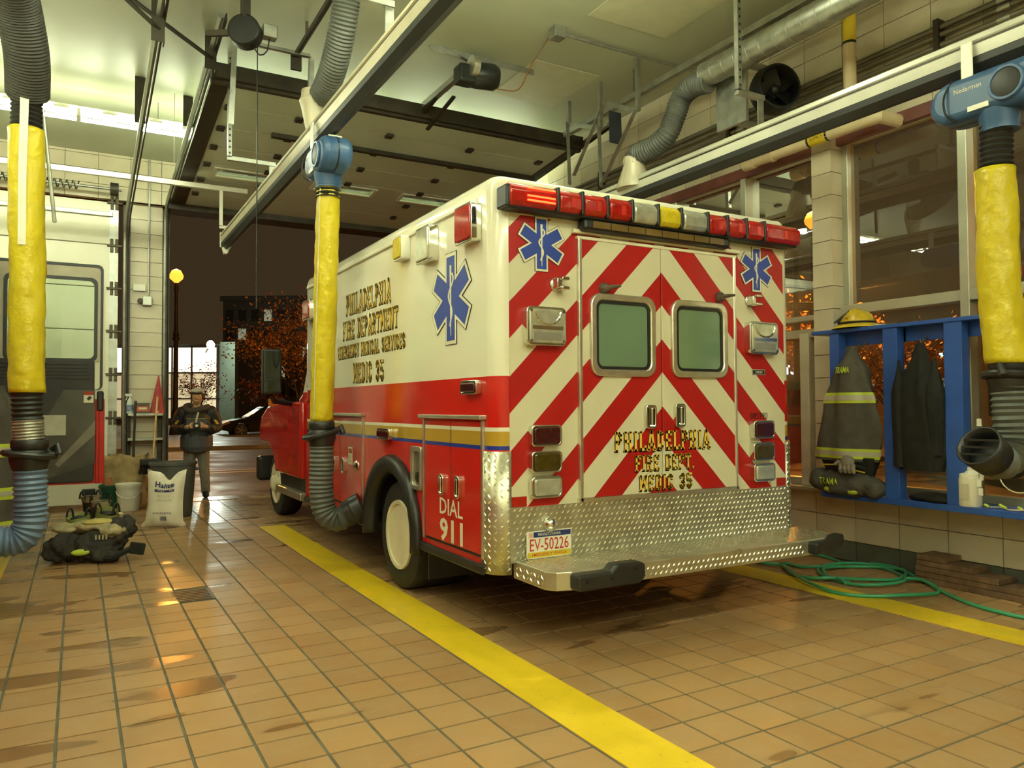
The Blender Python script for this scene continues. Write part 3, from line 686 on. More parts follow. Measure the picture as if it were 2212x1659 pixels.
for s, cx in ((-1, XS+.10), (1, XR-.10)):
    def corner(u, v, d, s=s, cx=cx):
        # u: arc length from the rear face edge around the corner
        R = .108; L1 = .02; A = R*PI/2
        if u < A: a = u/R; return (cx+s*(R+d)*math.sin(a), YR+.10-(R+d)*math.cos(a), v)
        return (cx+s*(R+d), YR+.10+(u-A), v)
    us = [(-.0+.108*PI/2*k/8) for k in range(9)]+[.108*PI/2+.05]
    cg = obj('corner_guard', MB().sheet([[corner(u, v, 0) for u in us] for v in (.40, .7, 1.094)]), M_plate, amb, smooth=60, solid=.006)
    tread('tread_pattern', cg, lambda u, v, d: corner(u, v, d+.003), .0, .215, .41, 1.09)
    rx = (XS+.10, XS+.20) if s < 0 else (XR-.19, XR-.10)
    obj('reflector_strip', MB().box(*rx, YR-.01, YR, .778, .835), M_redlens, amb, label='small red rectangular reflector')
# --- bumper step
bz0, bz1 = .375, .475
bm_ = [(2.16, 3.80), (2.16, 3.47), (2.20, 3.41), (2.28, 3.385), (3.62, 3.385), (4.28, 3.385), (4.42, 3.47), (4.52, 3.62), (4.52, 3.80)]
bp_ = obj('rear_step_bumper', MB().prism(bm_, lambda u, v, d: (u, v, d), bz0, bz1), M_plate, amb, bevel=.006)
tread('tread_pattern', bp_, lambda u, v, d: (u, v, bz1+d), 2.18, 4.50, 3.47, 3.78, hh=.003)
tread('tread_pattern', bp_, lambda u, v, d: (u, 3.385-d, v), 2.72, 4.08, bz0+.01, bz1-.005, same=True)
tread('tread_pattern', bp_, lambda u, v, d: (2.16-d, u, v), 3.47, 3.78, bz0+.01, bz1-.005)
obj('bumper_pad', MB().prism([(2.27, .38), (2.68, .38), (2.72, .41), (2.72, .485), (2.68, .50), (2.52, .50), (2.48, .465), (2.27, .465)], lambda u, v, d: (u, d, v), 3.31, 3.40), M_rub, bp_, bevel=.015)
obj('bumper_pad', MB().prism([(4.12, .385), (4.55, .385), (4.57, .42), (4.57, .465), (4.12, .465)], lambda u, v, d: (u, d+max(0, u-4.25)*.45, v), 3.31, 3.40), M_rub, bp_, bevel=.015)
for x, z in ((2.33, .425), (2.49, .43), (2.65, .465)):
    obj('pad_bolt', MB().cyl((x, 3.304, z), (x, 3.315, z), .011, n=8), M_black, bp_)
# --- lights on the back
fnr = lambda u, v, d: (u, YR-d, v)
def boxlight(name, x0, x1, z0, z1, lens, depth=.05, r=.03, fn=fnr, shell=M_chrome, screws=False, label=None):
    o = obj(name, MB().ring(rrect(x0, x1, z0, z1, r, 4), rrect(x0+.012, x1-.012, z0+.012, z1-.012, r*.8, 4), fn, 0, depth).prism(rrect(x0+.006, x1-.006, z0+.006, z1-.006, r*.8, 4), fn, 0, depth*.8), shell, amb, smooth=30, bevel=.004, label=label)
    obj('lens', MB().prism(rrect(x0+.014, x1-.014, z0+.014, z1-.014, r*.7, 4), fn, depth*.7, depth+.008), lens, o, smooth=30, bevel=.008, segs=3)
    if screws:
        for a in (x0+.025, x1-.025):
            for b_ in (z0+.025, z1-.025): obj('screw', MB().lathe([(.010, 0), (.010, .004)], fn(a, b_, depth+.006), Vector(fn(0, 0, 1))-Vector(fn(0, 0, 0)), 8), M_chrome, o)
        if fn is fnr:
            zc_ = z1-.03; ra = (x1-x0)*.33
            obj('lens_bowl', MB().tube([((x0+x1)/2+ra*math.cos(t), YR-depth-.008, zc_-.42*ra*math.sin(t)*2) for t in [PI*q_/10 for q_ in range(11)]], .007, 6), M_chrome, o, smooth=1)
            obj('lens_shade', MB().box(x0+.04, x1-.04, YR-depth-.0095, YR-depth-.006, z0+.03, z0+.075), mat('lens_grey', (.34, .33, .28), .2, .4), o)
        obj('lens_rib', MB().box(*sorted((x0+.03, x1-.03)), *sorted((fn(0, 0, depth+.012)[1], fn(0, 0, depth)[1])), (z0+z1)/2-.02, (z0+z1)/2) if fn is fnr else MB().box(XS-depth-.012, XS-depth, *sorted((x0+.03, x1-.03)), (z0+z1)/2-.02, (z0+z1)/2), M_chrome, o)
    return o
a, b_ = rp(1127, 675), rp(1212, 750); boxlight('scene_light', a.x, b_.x, 1.70, 1.925, M_clear, .06, .03, screws=True, label='square clear scene light in chrome bezel')
a, b_ = rp(1606, 702), rp(1668, 766); boxlight('scene_light', a.x, b_.x, 1.70, 1.925, M_clear, .06, .03, screws=True, label='square clear scene light in chrome bezel')
for (pa, pb) in ((1140, 1205), (1618, 1663)):
    xa, xb = rp(pa, 990).x, rp(pb, 990).x
    for zc, ln, nm in ((1.180, M_dredlens, 'tail_light'), (1.030, M_amblens, 'turn_signal'), (.885, M_clear, 'reversing_light')):
        boxlight(nm, xa, xb, zc-.062, zc+.062, ln, .05, .025)
bd = rp(1637, 804); obj('id_badge', MB().box(bd.x-.065, bd.x+.065, YR-.008, YR, bd.z-.020, bd.z+.020), M_satin, amb, bevel=.003)
obj('badge_face', MB().box(bd.x-.055, bd.x+.055, YR-.010, YR-.006, bd.z-.013, bd.z+.013), M_black, amb)
obj('badge_lettering', sans('50E83', lambda u, v, d: (bd.x-.035+u, YR-.0105, bd.z-.008+v), .07, .016), M_letw, amb)
c = rp(1638, 898); obj('unit_number', sans('085390', lambda u, v, d: (c.x-.085+u, YR-.006, c.z-.024+v), .17, .046), M_black, amb)
# --- light bar and traffic advisor
lb = obj('light_bar', MB().box(2.08, 4.43, YR-.10, YR, 2.462, 2.50).box(2.09, 4.42, YR-.05, YR, 2.49, 2.60), M_black, amb, bevel=.01)
seg = [(1104, 1205, 0), (1208, 1258, 1), (1262, 1312, 1), (1316, 1365, 1), (1369, 1421, 2), (1426, 1471, 3), (1476, 1528, 2), (1531, 1570, 1), (1574, 1611, 1), (1615, 1650, 1), (1654, 1697, 1)]
M_lit = mat('lit_red_element', (.8, .05, .02), .4, emit=(1., .06, .012), es=2.2)
edges = []
for pa, pb, k in seg:
    y = YR-.12; xa, xb = PY(pa, 450, y).x+.004, PY(pb, 450, y).x-.004
    end = k == 0 or pb == 1697
    if k == 0: xa = 2.075
    if pb == 1697: xb = 4.435
    pol = [(YR-.13, 2.50), (YR-.13, 2.57), (YR-.10, 2.605), (YR-.03, 2.605), (YR-.03, 2.475), (YR-.11, 2.475)]
    sg = obj('light_module', MB().prism(pol, lambda u, v, d: (d, u, v), xa, xb), [M_redlens, M_redlens, M_clear, M_yellens][k], lb, bevel=.012, segs=3, smooth=30)
    edges.append((xb+.004))
    if k == 0:
        for zz in (2.505, 2.53, 2.575): obj('lit_element', MB().box(xa+.11, xb-.02, YR-.1345, YR-.131, zz, zz+.010), M_lit, lb)
        obj('end_cap', MB().box(xa-.02, xa+.01, YR-.12, YR, 2.465, 2.59), M_black, lb, bevel=.01)
    elif k == 1:
        obj('led_cluster', MB().box((xa+xb)/2+.0, (xa+xb)/2+.03, YR-.1345, YR-.131, 2.505, 2.56), mat('dim_red_led', (.40, .02, .01), .3, emit=(1, .05, .01), es=.05), lb)
    if pb == 1697: obj('lit_element', MB().box(xb-.002, xb+.003, YR-.12, YR-.05, 2.50, 2.58), M_lit, lb)
for x in edges[:-1]: obj('divider', MB().box(x-.010, x+.010, YR-.134, YR-.02, 2.47, 2.609), M_black, lb, bevel=.006)
ax0, ax1 = 2.60, 3.79
ta = obj('traffic_advisor', MB().box(ax0, ax1, YR-.09, YR-.01, 2.395, 2.468), M_black, amb, bevel=.02)
for k in range(8):
    w = (ax1-ax0-.12)/8; xa = ax0+.06+k*w
    obj('lens', MB().box(xa+.004, xa+w-.004, YR-.094, YR-.085, 2.412, 2.452), mat('smoked_amber_lens', (.16, .10, .03), .2, var=.2), ta)
# --- star of life
def star(fn, R, parent, name='star_of_life'):
    def poly(L_, w):
        P = []
        for k in range(6):
            t = PI/2+k*PI/3; d = (math.cos(t), math.sin(t)); n_ = (-d[1], d[0])
            P += [(d[0]*L_-n_[0]*w, d[1]*L_-n_[1]*w), (d[0]*L_+n_[0]*w, d[1]*L_+n_[1]*w)]
            t += PI/6; P.append((2*w*math.cos(t), 2*w*math.sin(t)))
        return P
    o = obj(name, MB().prism(poly(R, R*.285), fn, .0, .004), mat('star_black_edge', (.02, .02, .02), .4), parent, label='six-armed blue medical star with a staff and snake')
    obj('white_border', MB().prism(poly(R*.985, R*.268), fn, .004, .0045), M_letw, o)
    obj('blue_star', MB().prism(poly(R*.91, R*.205), fn, .0045, .005), mat('star_blue', (.025, .06, .36), .4), o)
    mb = MB(); w = R*.045
    mb.prism([(-w, R*.72), (w, R*.72), (w*.5, -R*.80), (-w*.1, -R*.80)], fn, .005, .0055)
    pts = [(R*.15*math.sin(k*.62+.4)*(1-k/22), R*.55-k*R*1.15/16) for k in range(17)]
    for a, b_ in zip(pts, pts[1:]):
        t = R*.035; mb.prism([(a[0]-t, a[1]), (a[0]+t, a[1]), (b_[0]+t*.95, b_[1]), (b_[0]-t*.95, b_[1])], fn, .005, .0056)
    obj('staff_and_snake', mb, M_letw, o)
for (px, py, R, k) in ((1168, 528, .162, 0), (1632, 583, .158, 0)):
    c = rp(px, py); star(lambda u, v, d, c=c: (c.x+u, YR-.005-d, c.z+v), R, amb)
c = sp_(975, 645); star(lambda u, v, d, c=c: (XS-.001-d, c.y-u, c.z+v), .292, amb)
# --- lettering on the back
def gold(s, fn, w, h, name='gold_lettering', sh=(.008, -.008)):
    ad = lambda q: sum((.45 if ch == ' ' else GL[ch][0]+.08) for ch in q)
    tot = ad(s)-.08; x = 0.
    for wd_ in s.split(' '):
        ww = (ad(wd_)-.08)/tot*w; f2 = lambda u, v, d, x=x: fn(u+x, v, d)
        o = obj(name, block(wd_, lambda u, v, d: f2(u, v, .002), ww, h, t=.152), M_goldl, amb, label='gold block lettering with black shading')
        obj('letter_shading', block(wd_, lambda u, v, d: f2(u+sh[0], v+sh[1], .001), ww, h, t=.175), M_black, o)
        x += (ad(wd_)+.45)/tot*w
for s, (xa, za), (xb, zb), h in (('PHILADELPHIA', (1323, 975), (1529, 968), .122), ('FIRE DEPT.', (1367, 1019), (1495, 1010), .100), ('MEDIC 35', (1376, 1060), (1491, 1052), .097)):
    a, b_ = rp(xa, za), rp(xb, zb); zz = (a.z+b_.z)/2
    gold(s, lambda u, v, d: (a.x+u, YR-.023-d, zz+v), b_.x-a.x, h, sh=(-.0045, -.006))
# --- lettering and fittings on the left side
fns = lambda u, v, d: (XS-d, u, v)
for s, ya, yb, za, zb in (('PHILADELPHIA', 6.53, 5.43, 2.145, 2.325), ('FIRE DEPARTMENT', 6.62, 5.28, 1.935, 2.10), ('EMERGENCY MEDICAL SERVICES', 6.77, 5.14, 1.778, 1.888), ('MEDIC 35', 6.33, 5.58, 1.556, 1.72)):
    gold(s, lambda u, v, d: (XS-.001-d, ya-u, za+v), ya-yb, zb-za, sh=(.007, -.007))
obj('drip_rail', MB().box(XS-.018, XS+.005, 4.0, 7.8, 2.555, 2.585), M_white, amb, bevel=.006)
def side_light(name, pa, pb, lens, depth, shell=M_chrome):
    a, b_ = sp_(*pa), sp_(*pb); y0_, y1_ = sorted((a.y, b_.y)); z0_, z1_ = sorted((a.z, b_.z))
    return boxlight(name, y0_, y1_, z0_, z1_, lens, depth, .02, fn=fns, shell=shell)
side_light('warning_light', (1003, 455), (1041, 520), M_redlens, .07)
side_light('warning_light', (918, 500), (948, 563), M_clear, .07)
side_light('marker_light', (868, 518), (887, 560), M_yellens, .07, M_white)
boxlight('warning_light', 7.50, 7.76, 2.22, 2.42, M_redlens, .07, .02, fn=fns)
side_light('marker_light', (1006, 823), (1041, 851), M_dredlens, .04)
side_light('marker_light', (824, 924), (850, 950), M_dredlens, .04)
# city seal, half hidden by the hose
cs = Vector((XS, 7.42, 1.98))
obj('round_seal', MB().lathe([(.17, 0), (.17, .003), (.13, .003), (.13, .001)], cs, (-1, 0, 0), 28), mat('seal_violet', (.16, .13, .30), .4), amb)
obj('seal_face', MB().lathe([(.13, 0), (.13, .002)], cs, (-1, 0, 0), 28), mat('seal_pale', (.55, .52, .45), .4), amb)
def comp(ya, yb, za, zb, handles, mid):
    d = obj('compartment_door', MB().box(XS-.012, XS+.002, ya+.02, yb-.02, za+.02, zb-.01), M_band, amb, bevel=.004)
    for yq in (ya, yb): obj('door_edge_trim', MB().box(XS-.018, XS, yq-.012, yq+.012, za, zb), M_satin, d, bevel=.003, segs=1)
    obj('door_seam', MB().box(XS-.013, XS-.001, mid-.003, mid+.003, za+.02, zb-.01).box(XS-.006, XS, ya, yb, za+.004, za+.02), M_black, d)
    obj('drip_cap', MB().box(XS-.045, XS, ya-.03, yb+.03, zb+.005, zb+.03), M_satin, d, bevel=.004)
    for (y, z, h_) in handles:
        hh = obj('paddle_handle', MB().ring(rrect(y-.035, y+.035, z-h_, z+h_, .03, 5), rrect(y-.022, y+.022, z-h_+.014, z+h_-.014, .02, 5), fns, .010, .035).prism(rrect(y-.025, y+.025, z-h_+.01, z+h_-.01, .02, 5), fns, .010, .018), M_chrome, d, smooth=30, bevel=.003)
        obj('handle_grip', MB().box(XS-.04, XS-.015, y-.012, y+.012, z-h_*.7, z+h_*.7), M_chrome, hh, bevel=.006)
h1, h2 = sp_(961, 1046), sp_(996, 1052)
rd0, rd1 = sp_(919, 1000).y, sp_(1046, 1000).y
comp(rd1, rd0, .475, 1.27, ((h1.y, h1.z, .068), (h2.y, h2.z, .070)), (h1.y+h2.y)/2)
h3, h4 = sp_(728, 1002), sp_(747, 1005)
comp(sp_(787, 1000).y, 7.45, .50, 1.27, ((h3.y, h3.z, .07), (h4.y, h4.z, .07)), (h3.y+h4.y)/2)
kn = sp_(774, 1006); obj('lock_knob', MB().lathe([(.045, 0), (.045, .02), (.03, .035), (0, .04)], kn, (-1, 0, 0), 16), M_chrome, amb, smooth=40)
st = sp_(760, 984); obj('warning_sticker', MB().box(XS-.0135, XS-.011, st.y-.055, st.y+.055, st.z-.075, st.z+.075), M_letw, amb)
obj('sticker_band', MB().box(XS-.0145, XS-.012, st.y-.045, st.y+.045, st.z+.02, st.z+.06), M_redlens, amb)
obj('sticker_print', sans('OXYGEN\nON BOARD', lambda u, v, d: (XS-.0140, st.y+.04-u, st.z-.06+v), .08, .06), mat('grey_print', (.25, .2, .15), .6), amb)
fp = sp_(903, 1011)
obj('fuel_filler_recess', MB().ring(rrect(fp.y-.095, fp.y+.095, fp.z-.15, fp.z+.15, .03, 4), rrect(fp.y-.06, fp.y+.06, fp.z-.115, fp.z+.115, .02, 4), fns, .0, .02), M_satin, amb, smooth=30, bevel=.004)
obj('recess_well', MB().box(XS-.004, XS+.0, fp.y-.062, fp.y+.062, fp.z-.116, fp.z+.116), mat('recess_grey', (.20, .19, .15), .35, .6), amb)
obj('filler_cap', MB().lathe([(.035, 0), (.035, .01), (.02, .014)], (XS-.004, fp.y-.01, fp.z-.06), (-1, 0, 0), 14), M_black, amb)
a, b_ = sp_(954, 1073), sp_(1004, 1120)
dz0, dz1, dz2 = sp_(955, 1108).z, sp_(957, 1116).z, sp_(957, 1166).z
obj('white_lettering', sans('DIAL', lambda u, v, d: (XS-.0135, a.y-u, dz0+v), a.y-b_.y, sp_(955, 1073).z-dz0, bold=.012), M_letw, amb)
obj('white_lettering', sans('911', lambda u, v, d: (XS-.0135, a.y-u, dz2+v), a.y-b_.y, dz1-dz2, bold=.03), M_letw, amb)
# --- licence plate
pa, pb = rp(1133, 1185), rp(1226, 1170); px0, px1 = pa.x, pa.x+.305; pz0 = .478; Yp = YR-.022
lp = obj('licence_plate', MB().prism(rrect(px0, px1, pz0, pz0+.156, .012, 3), lambda u, v, d: (u, Yp-d, v), 0, .003), mat('plate_white', (.80, .76, .62), .4, var=.03), amb)
obj('plate_band', MB().box(px0+.045, px1-.005, Yp-.0045, Yp-.002, pz0+.120, pz0+.150), mat('plate_navy', (.02, .035, .16), .4), lp)
obj('plate_band', MB().box(px0+.005, px1-.005, Yp-.0045, Yp-.002, pz0+.006, pz0+.036), mat('plate_yellow', (.68, .52, .03), .4), lp)
obj('plate_sticker', MB().box(px0+.012, px0+.042, Yp-.0045, Yp-.002, pz0+.118, pz0+.150), mat('pink_sticker', (.7, .5, .4), .5), lp)
M_pr = mat('plate_red_ink', (.55, .04, .03), .5)
obj('plate_number', sans('EV-50226', lambda u, v, d: (px0+.020+u, Yp-.005, pz0+.043+v), .265, .070, bold=.004), M_pr, lp)
obj('plate_text', sans('PENNSYLVANIA', lambda u, v, d: (px0+.075+u, Yp-.0055, pz0+.127+v), .155, .017, bold=.01), M_letw, lp)
obj('plate_text', sans('EMERGENCY VEHICLE', lambda u, v, d: (px0+.035+u, Yp-.0055, pz0+.014+v), .235, .016, bold=.01), M_pr, lp)
obj('plate_text', sans('YR', lambda u, v, d: (px0+.018+u, Yp-.0055, pz0+.125+v), .018, .015), M_pr, lp)
ll = rp(1182, 1134); obj('plate_lamp', MB().ball((ll.x, YR-.03, ll.z+.008), .042, .04, .046), M_chrome, amb, smooth=1)
# --- cab
M_cabred = mat('cab_red_paint', (.55, .014, .012), .14, var=.06, coat=.4)
cb = obj('cab', MB().prism([(7.8, .62), (7.8, 2.35), (8.45, 2.33), (9.02, 1.52), (9.2, 1.45), (9.2, .62)], lambda u, v, d: (d, u, v), 2.29, 4.23), M_band, amb, bevel=.04, segs=3, smooth=30)
for s, x in ((-1, 2.287), (1, 4.233)):
    obj('side_window', MB().prism([(7.95, 1.58), (7.95, 2.22), (8.36, 2.22), (8.80, 1.58)], lambda u, v, d: (x+d, u, v), -.004, .004), mat('dark_cab_glass', (.05, .10, .08), .06), cb)
    obj('cab_door_seam', MB().box(x-.004, x+.004, 7.97, 7.98, .7, 1.56), M_black, cb)
    A = [(9.90+.49*math.cos(math.radians(t)), .42+.49*math.sin(math.radians(t))) for t in range(158, 84, -8)]
    pol = [(8.22, .58), (9.42, .58)]+A+[(10.24, .90), (10.34, .96), (10.36, 1.08), (10.24, 1.24), (9.9, 1.36), (9.2, 1.40), (8.22, 1.42)]
    xa, xb = (2.07, 2.55) if s < 0 else (3.97, 4.45)
    obj('fender', MB().prism(pol, lambda u, v, d: (d, u, v), xa, xb), M_cabred, cb, bevel=.05, segs=3, smooth=30)
    obj('cab_step', MB().box(2.05 if s < 0 else 4.2, 2.32 if s < 0 else 4.47, 8.15, 9.3, .36, .44), M_satin, cb, bevel=.01)
    obj('step_housing', MB().box(2.12 if s < 0 else 4.1, 2.42 if s < 0 else 4.4, 8.0, 9.28, .44, .62), M_black, cb)
    # mirror
    mx = 1.80 if s < 0 else 4.72
    mi = obj('wing_mirror', MB().box(mx-.10, mx+.10, 8.33, 8.43, 1.49, 1.98), M_black, cb, bevel=.025, segs=3)
    obj('mirror_glass', MB().box(mx-.08, mx+.08, 8.325, 8.332, 1.66, 1.95).box(mx-.08, mx+.08, 8.325, 8.332, 1.52, 1.64), mat('mirror_silver', (.07, .075, .07), .03, 1., var=.02), mi)
    obj('mirror_arm', MB().tube([(mx, 8.40, 1.50), (mx-s*.05, 8.5, 1.42), (2.30 if s < 0 else 4.22, 8.75, 1.36)], .03, 8), M_black, cb, smooth=1)
    fx = 2.16 if s < 0 else 4.36
    obj('fender_lamp', MB().box(fx-.06, fx+.06, 9.86, 9.98, 1.36, 1.46), mat('orange_lens', (.6, .17, .02), .2), cb, bevel=.015)
    obj('chrome_marker', MB().ball((fx, 9.45, 1.42), .05, .08, .035), M_chrome, cb, smooth=1)
    obj('headlight', MB().lathe([(.0, .06), (.07, .05), (.10, .02), (.10, -.05)], (fx+(-.02*s), 10.30, 1.02), (0, 1, 0), 18), M_clear, cb, smooth=40)
    obj('cab_bumper_end', MB().box(*sorted((xa-.02*(s < 0), xb)), 10.28, 10.46, .40, .72), M_black, cb, bevel=.04)
obj('hood', MB().prism([(9.0, .6), (9.0, 1.56), (9.6, 1.52), (10.15, 1.38), (10.32, 1.20), (10.34, .6)], lambda u, v, d: (d, u, v), 2.46, 4.06), M_cabred, cb, bevel=.05, segs=3, smooth=30)
obj('grille', MB().box(2.75, 3.77, 10.33, 10.37, .75, 1.2), M_chrome, cb, bevel=.02)
obj('front_bumper', MB().box(2.3, 4.2, 10.32, 10.50, .42, .70), M_chrome, cb, bevel=.03)
obj('windshield', MB().prism([(2.38, .02), (4.14, .02), (4.08, .9), (2.44, .9)], lambda u, v, d: (u, 9.02-v*.60+d, 1.55+v*.80), .0, .01), mat('dark_cab_glass', (.05, .10, .08), .06), cb)
obj('tailpipe', MB().tube([(2.6, 6.35, .42), (2.2, 6.25, .42), (1.99, 6.17, .45)], .06, 12), M_iron, amb, smooth=1)
# ================================================================ exhaust extraction: rails, hoses, blowers
M_beige = mat('beige_aluminium', (.56, .51, .37), .38, .12, var=.08, scale=5)
M_greyal = mat('anodised_rail', (.66, .65, .56), .34, .3, var=.08, scale=5)
M_blue = mat('blue_abs_plastic', (.045, .11, .24), .35, var=.15, scale=4)
M_hoseg = mat('grey_hose', (.10, .105, .09), .50, var=.15, scale=6)
M_hoseb = mat('blue_grey_hose', (.13, .20, .31), .4, var=.15, scale=6)
M_hosek = mat('black_hose', (.022, .022, .02), .45, var=.2, scale=6)
M_wire = mat('steel_flex', (.45, .44, .38), .35, .8, var=.2, scale=30)
M_yel = mat('yellow_vinyl_sleeve', (.60, .47, .012), .38, var=.06, scale=9, bump=1., bscale=16)
def rail(x, z, y0, y1, m, label):
    t = thing('exhaust_rail', (x, (y0+y1)/2, z-.1), label, 'exhaust rail', 'exhaust rails')
    sec = [(-.065, -.02), (-.072, .02), (-.06, .028), (-.06, .040), (-.072, .048), (-.065, .08), (-.03, .10), (.03, .10), (.065, .08), (.072, .048), (.06, .040), (.06, .028), (.072, .02), (.065, -.02), (.06, -.045), (.05, -.045), (.05, -.01), (-.05, -.01), (-.05, -.045), (-.06, -.045)]
    obj('extrusion', MB().prism(sec, lambda u, v, d: (x+u, d, z+v), y0, y1), m, t)
    obj('groove', MB().box(x-.063, x-.055, y0, y1, z+.028, z+.040).box(x+.055, x+.063, y0, y1, z+.028, z+.040), M_dark, t)
    obj('rubber_seal', MB().prism([(-.046, -.02), (.046, -.02), (.062, -.05), (.058, -.09), (.014, -.135), (-.014, -.135), (-.058, -.09), (-.062, -.05)], lambda u, v, d: (x+u, d, z+v), y0+.01, y1-.01), M_hosek, t)
    obj('end_cap', MB().box(x-.075, x+.075, y1, y1+.03, z-.11, z+.105), M_galv, t, bevel=.01)
    obj('end_stop', MB().prism([(-.05, -.11), (.05, -.11), (.02, -.20), (-.03, -.20)], lambda u, v, d: (x+u, d, z+v), y1-.06, y1+.02), M_white, t, bevel=.01)
    return t
RLX, RLZ, RRX, RRZ = 1.72, 3.62, 4.70, 3.47
rl = rail(RLX, RLZ, -2, 10.85, M_beige, 'long beige aluminium exhaust rail above the left side of the ambulance')
rr_ = rail(RRX, RRZ, -2, 6.4, M_greyal, 'long silver exhaust rail running beside the window wall')
def hanger(x, y, z, xv, label, zv):
    t = thing('strut_hanger', (xv, y, z), label, 'hanger')
    obj('upright', MB().box(xv-.02, xv+.02, y-.02, y+.02, zv, ZC), M_galv, t)
    for k in range(int((ZC-zv)/.06)): obj('slot', MB().box(xv-.008, xv+.008, y-.022, y-.0195, zv+.03+k*.06, zv+.05+k*.06), M_black, t)
    obj('arm', MB().box(min(x, xv)-.02, max(x, xv)+.03, y-.02, y+.02, zv-.03, zv+.01), M_galv, t)
    obj('drop_bracket', MB().box(x-.03, x+.03, y-.006, y+.006, z+.09, zv), M_galv, t)
    return t
hanger(RLX, 8.0, RLZ, 1.30, 'slotted steel strut hanger carrying the far length of the beige rail', 3.86)
hanger(RLX, 4.6, RLZ, 1.42, 'slotted steel strut hanger carrying the near length of the beige rail', 3.95)
hanger(RRX, 4.25, RRZ, 4.46, 'slotted bright strut hanger carrying the silver rail by the duct', 3.80)
# inverted U frame of angle iron above the beige rail
uf = thing('ceiling_bracket', (1.55, 7.3, 4.0), 'bent angle iron frame hanging behind the grey vent hose', 'bracket')
for a, b_ in (((1.22, 7.3, 3.95), (1.25, 7.3, 4.72)), ((1.25, 7.3, 4.72), (1.92, 7.3, 4.72)), ((1.92, 7.3, 4.72), (1.90, 7.3, 4.05)), ((1.25, 7.3, 4.72), (1.25, 7.3, ZC))):
    obj('angle', MB().angle(a, b_, .045, .006), M_galv, uf)
# cross strut carrying rail ends
cs_ = thing('cross_strut', (.4, 10.6, 4.0), 'long white steel strut crossing in front of the closed white door', 'strut')
pA, pB = PY(-40, 340, 10.6), PY(548, 418, 10.6); zz = (pA.z+pB.z)/2
obj('channel', MB().box(pA.x-1.5, 1.95, 10.57, 10.63, zz-.03, zz+.03), M_white, cs_)
obj('drop', MB().box(1.60, 1.64, 10.58, 10.62, RLZ+.12, zz).box(1.60, 1.76, 10.58, 10.62, RLZ+.095, RLZ+.13), M_white, cs_)
for k in range(8): obj('chain_link', MB().tube([(-.42+.015*math.cos(t), 10.55, zz-.02-.06*k+.026*math.sin(t)) for t in [2*PI*q/8 for q in range(9)]], .005, 5), M_galv, cs_)
# ---------------------------------------------------------------- helpers for hoses
def cr(pts, step):
    P = [Vector(p) for p in pts]; P = [P[0]*2-P[1]]+P+[P[-1]*2-P[-2]]; out = []
    for i in range(1, len(P)-2):
        n_ = max(2, int((P[i+1]-P[i]).length/step))
        for k in range(n_):
            t = k/n_; a, b_, c_, d_ = P[i-1:i+3]
            out.append(.5*((2*b_)+(c_-a)*t+(2*a-5*b_+4*c_-d_)*t*t+(3*b_-a-3*c_+d_)*t**3))
    out.append(P[-2]); return out
def corrug(name, pts, r, m, parent, pitch=.018, amp=.07, n=18):
    P = cr(pts, pitch/2); rs = [r*(1+(amp if i % 2 else -amp*1.25)) for i in range(len(P))]
    return obj(name, MB().tube(P, rs, n), m, parent, smooth=28)
def sleeve(pts, r, parent, seed=1, flare=0.):
    P = cr(pts, .03); rg = random.Random(seed); n = 26; mb = MB(); vs = []; N_ = len(P)
    ph = [rg.uniform(0, 6.28) for _ in range(6)]
    for i, p in enumerate(P):
        for k in range(n):
            a = 2*PI*k/n; s_ = i*.03
            w = 1+.025*math.sin(3*a+s_*7+ph[0])+.022*math.sin(5*a-s_*13+ph[1])+.02*math.sin(2*a+s_*23+ph[2])+.018*math.sin(7*a+s_*31+ph[3])+.015*math.sin(4*a-s_*47+ph[4])
            rr2 = r*w*(1+flare*(i/N_))
            vs.append(p+Vector((math.cos(a)*rr2, math.sin(a)*rr2, 0)))
    mb.add(vs, [(i*n+k, i*n+(k+1) % n, (i+1)*n+(k+1) % n, (i+1)*n+k) for i in range(N_-1) for k in range(n)])
    o = obj('yellow_sleeve', mb, M_yel, parent, smooth=60, solid=.006)
    return o, P
def saddle(c, r, parent, tilt=.3, s=1):
    """black handle ring with lever"""
    c = Vector(c); R_ = Matrix.Rotation(tilt, 3, 'Y')
    pts = [c+R_ @ Vector((r*1.45*math.cos(t), r*1.3*math.sin(t), 0)) for t in [2*PI*k/24 for k in range(25)]]
    o = obj('handle_ring', MB().tube(pts, .022, 8), M_rub, parent, smooth=1)
    mb = MB().lathe([(r*1.02, .10), (r*1.1, .09), (r*1.1, .05), (r*1.0, .03), (r*1.18, .0), (r*1.18, -.04), (r*1.0, -.10)], c, (0, 0, 1), 22)
    obj('coupling', mb, M_rub, parent, smooth=40)
    obj('lever', MB().tube([c+Vector((s*r*1.3, 0, .03)), c+Vector((s*r*1.6, -.03, .06)), c+Vector((s*r*1.7, -.05, .0))], [.02, .018, .025], 8), M_rub, parent, smooth=1)
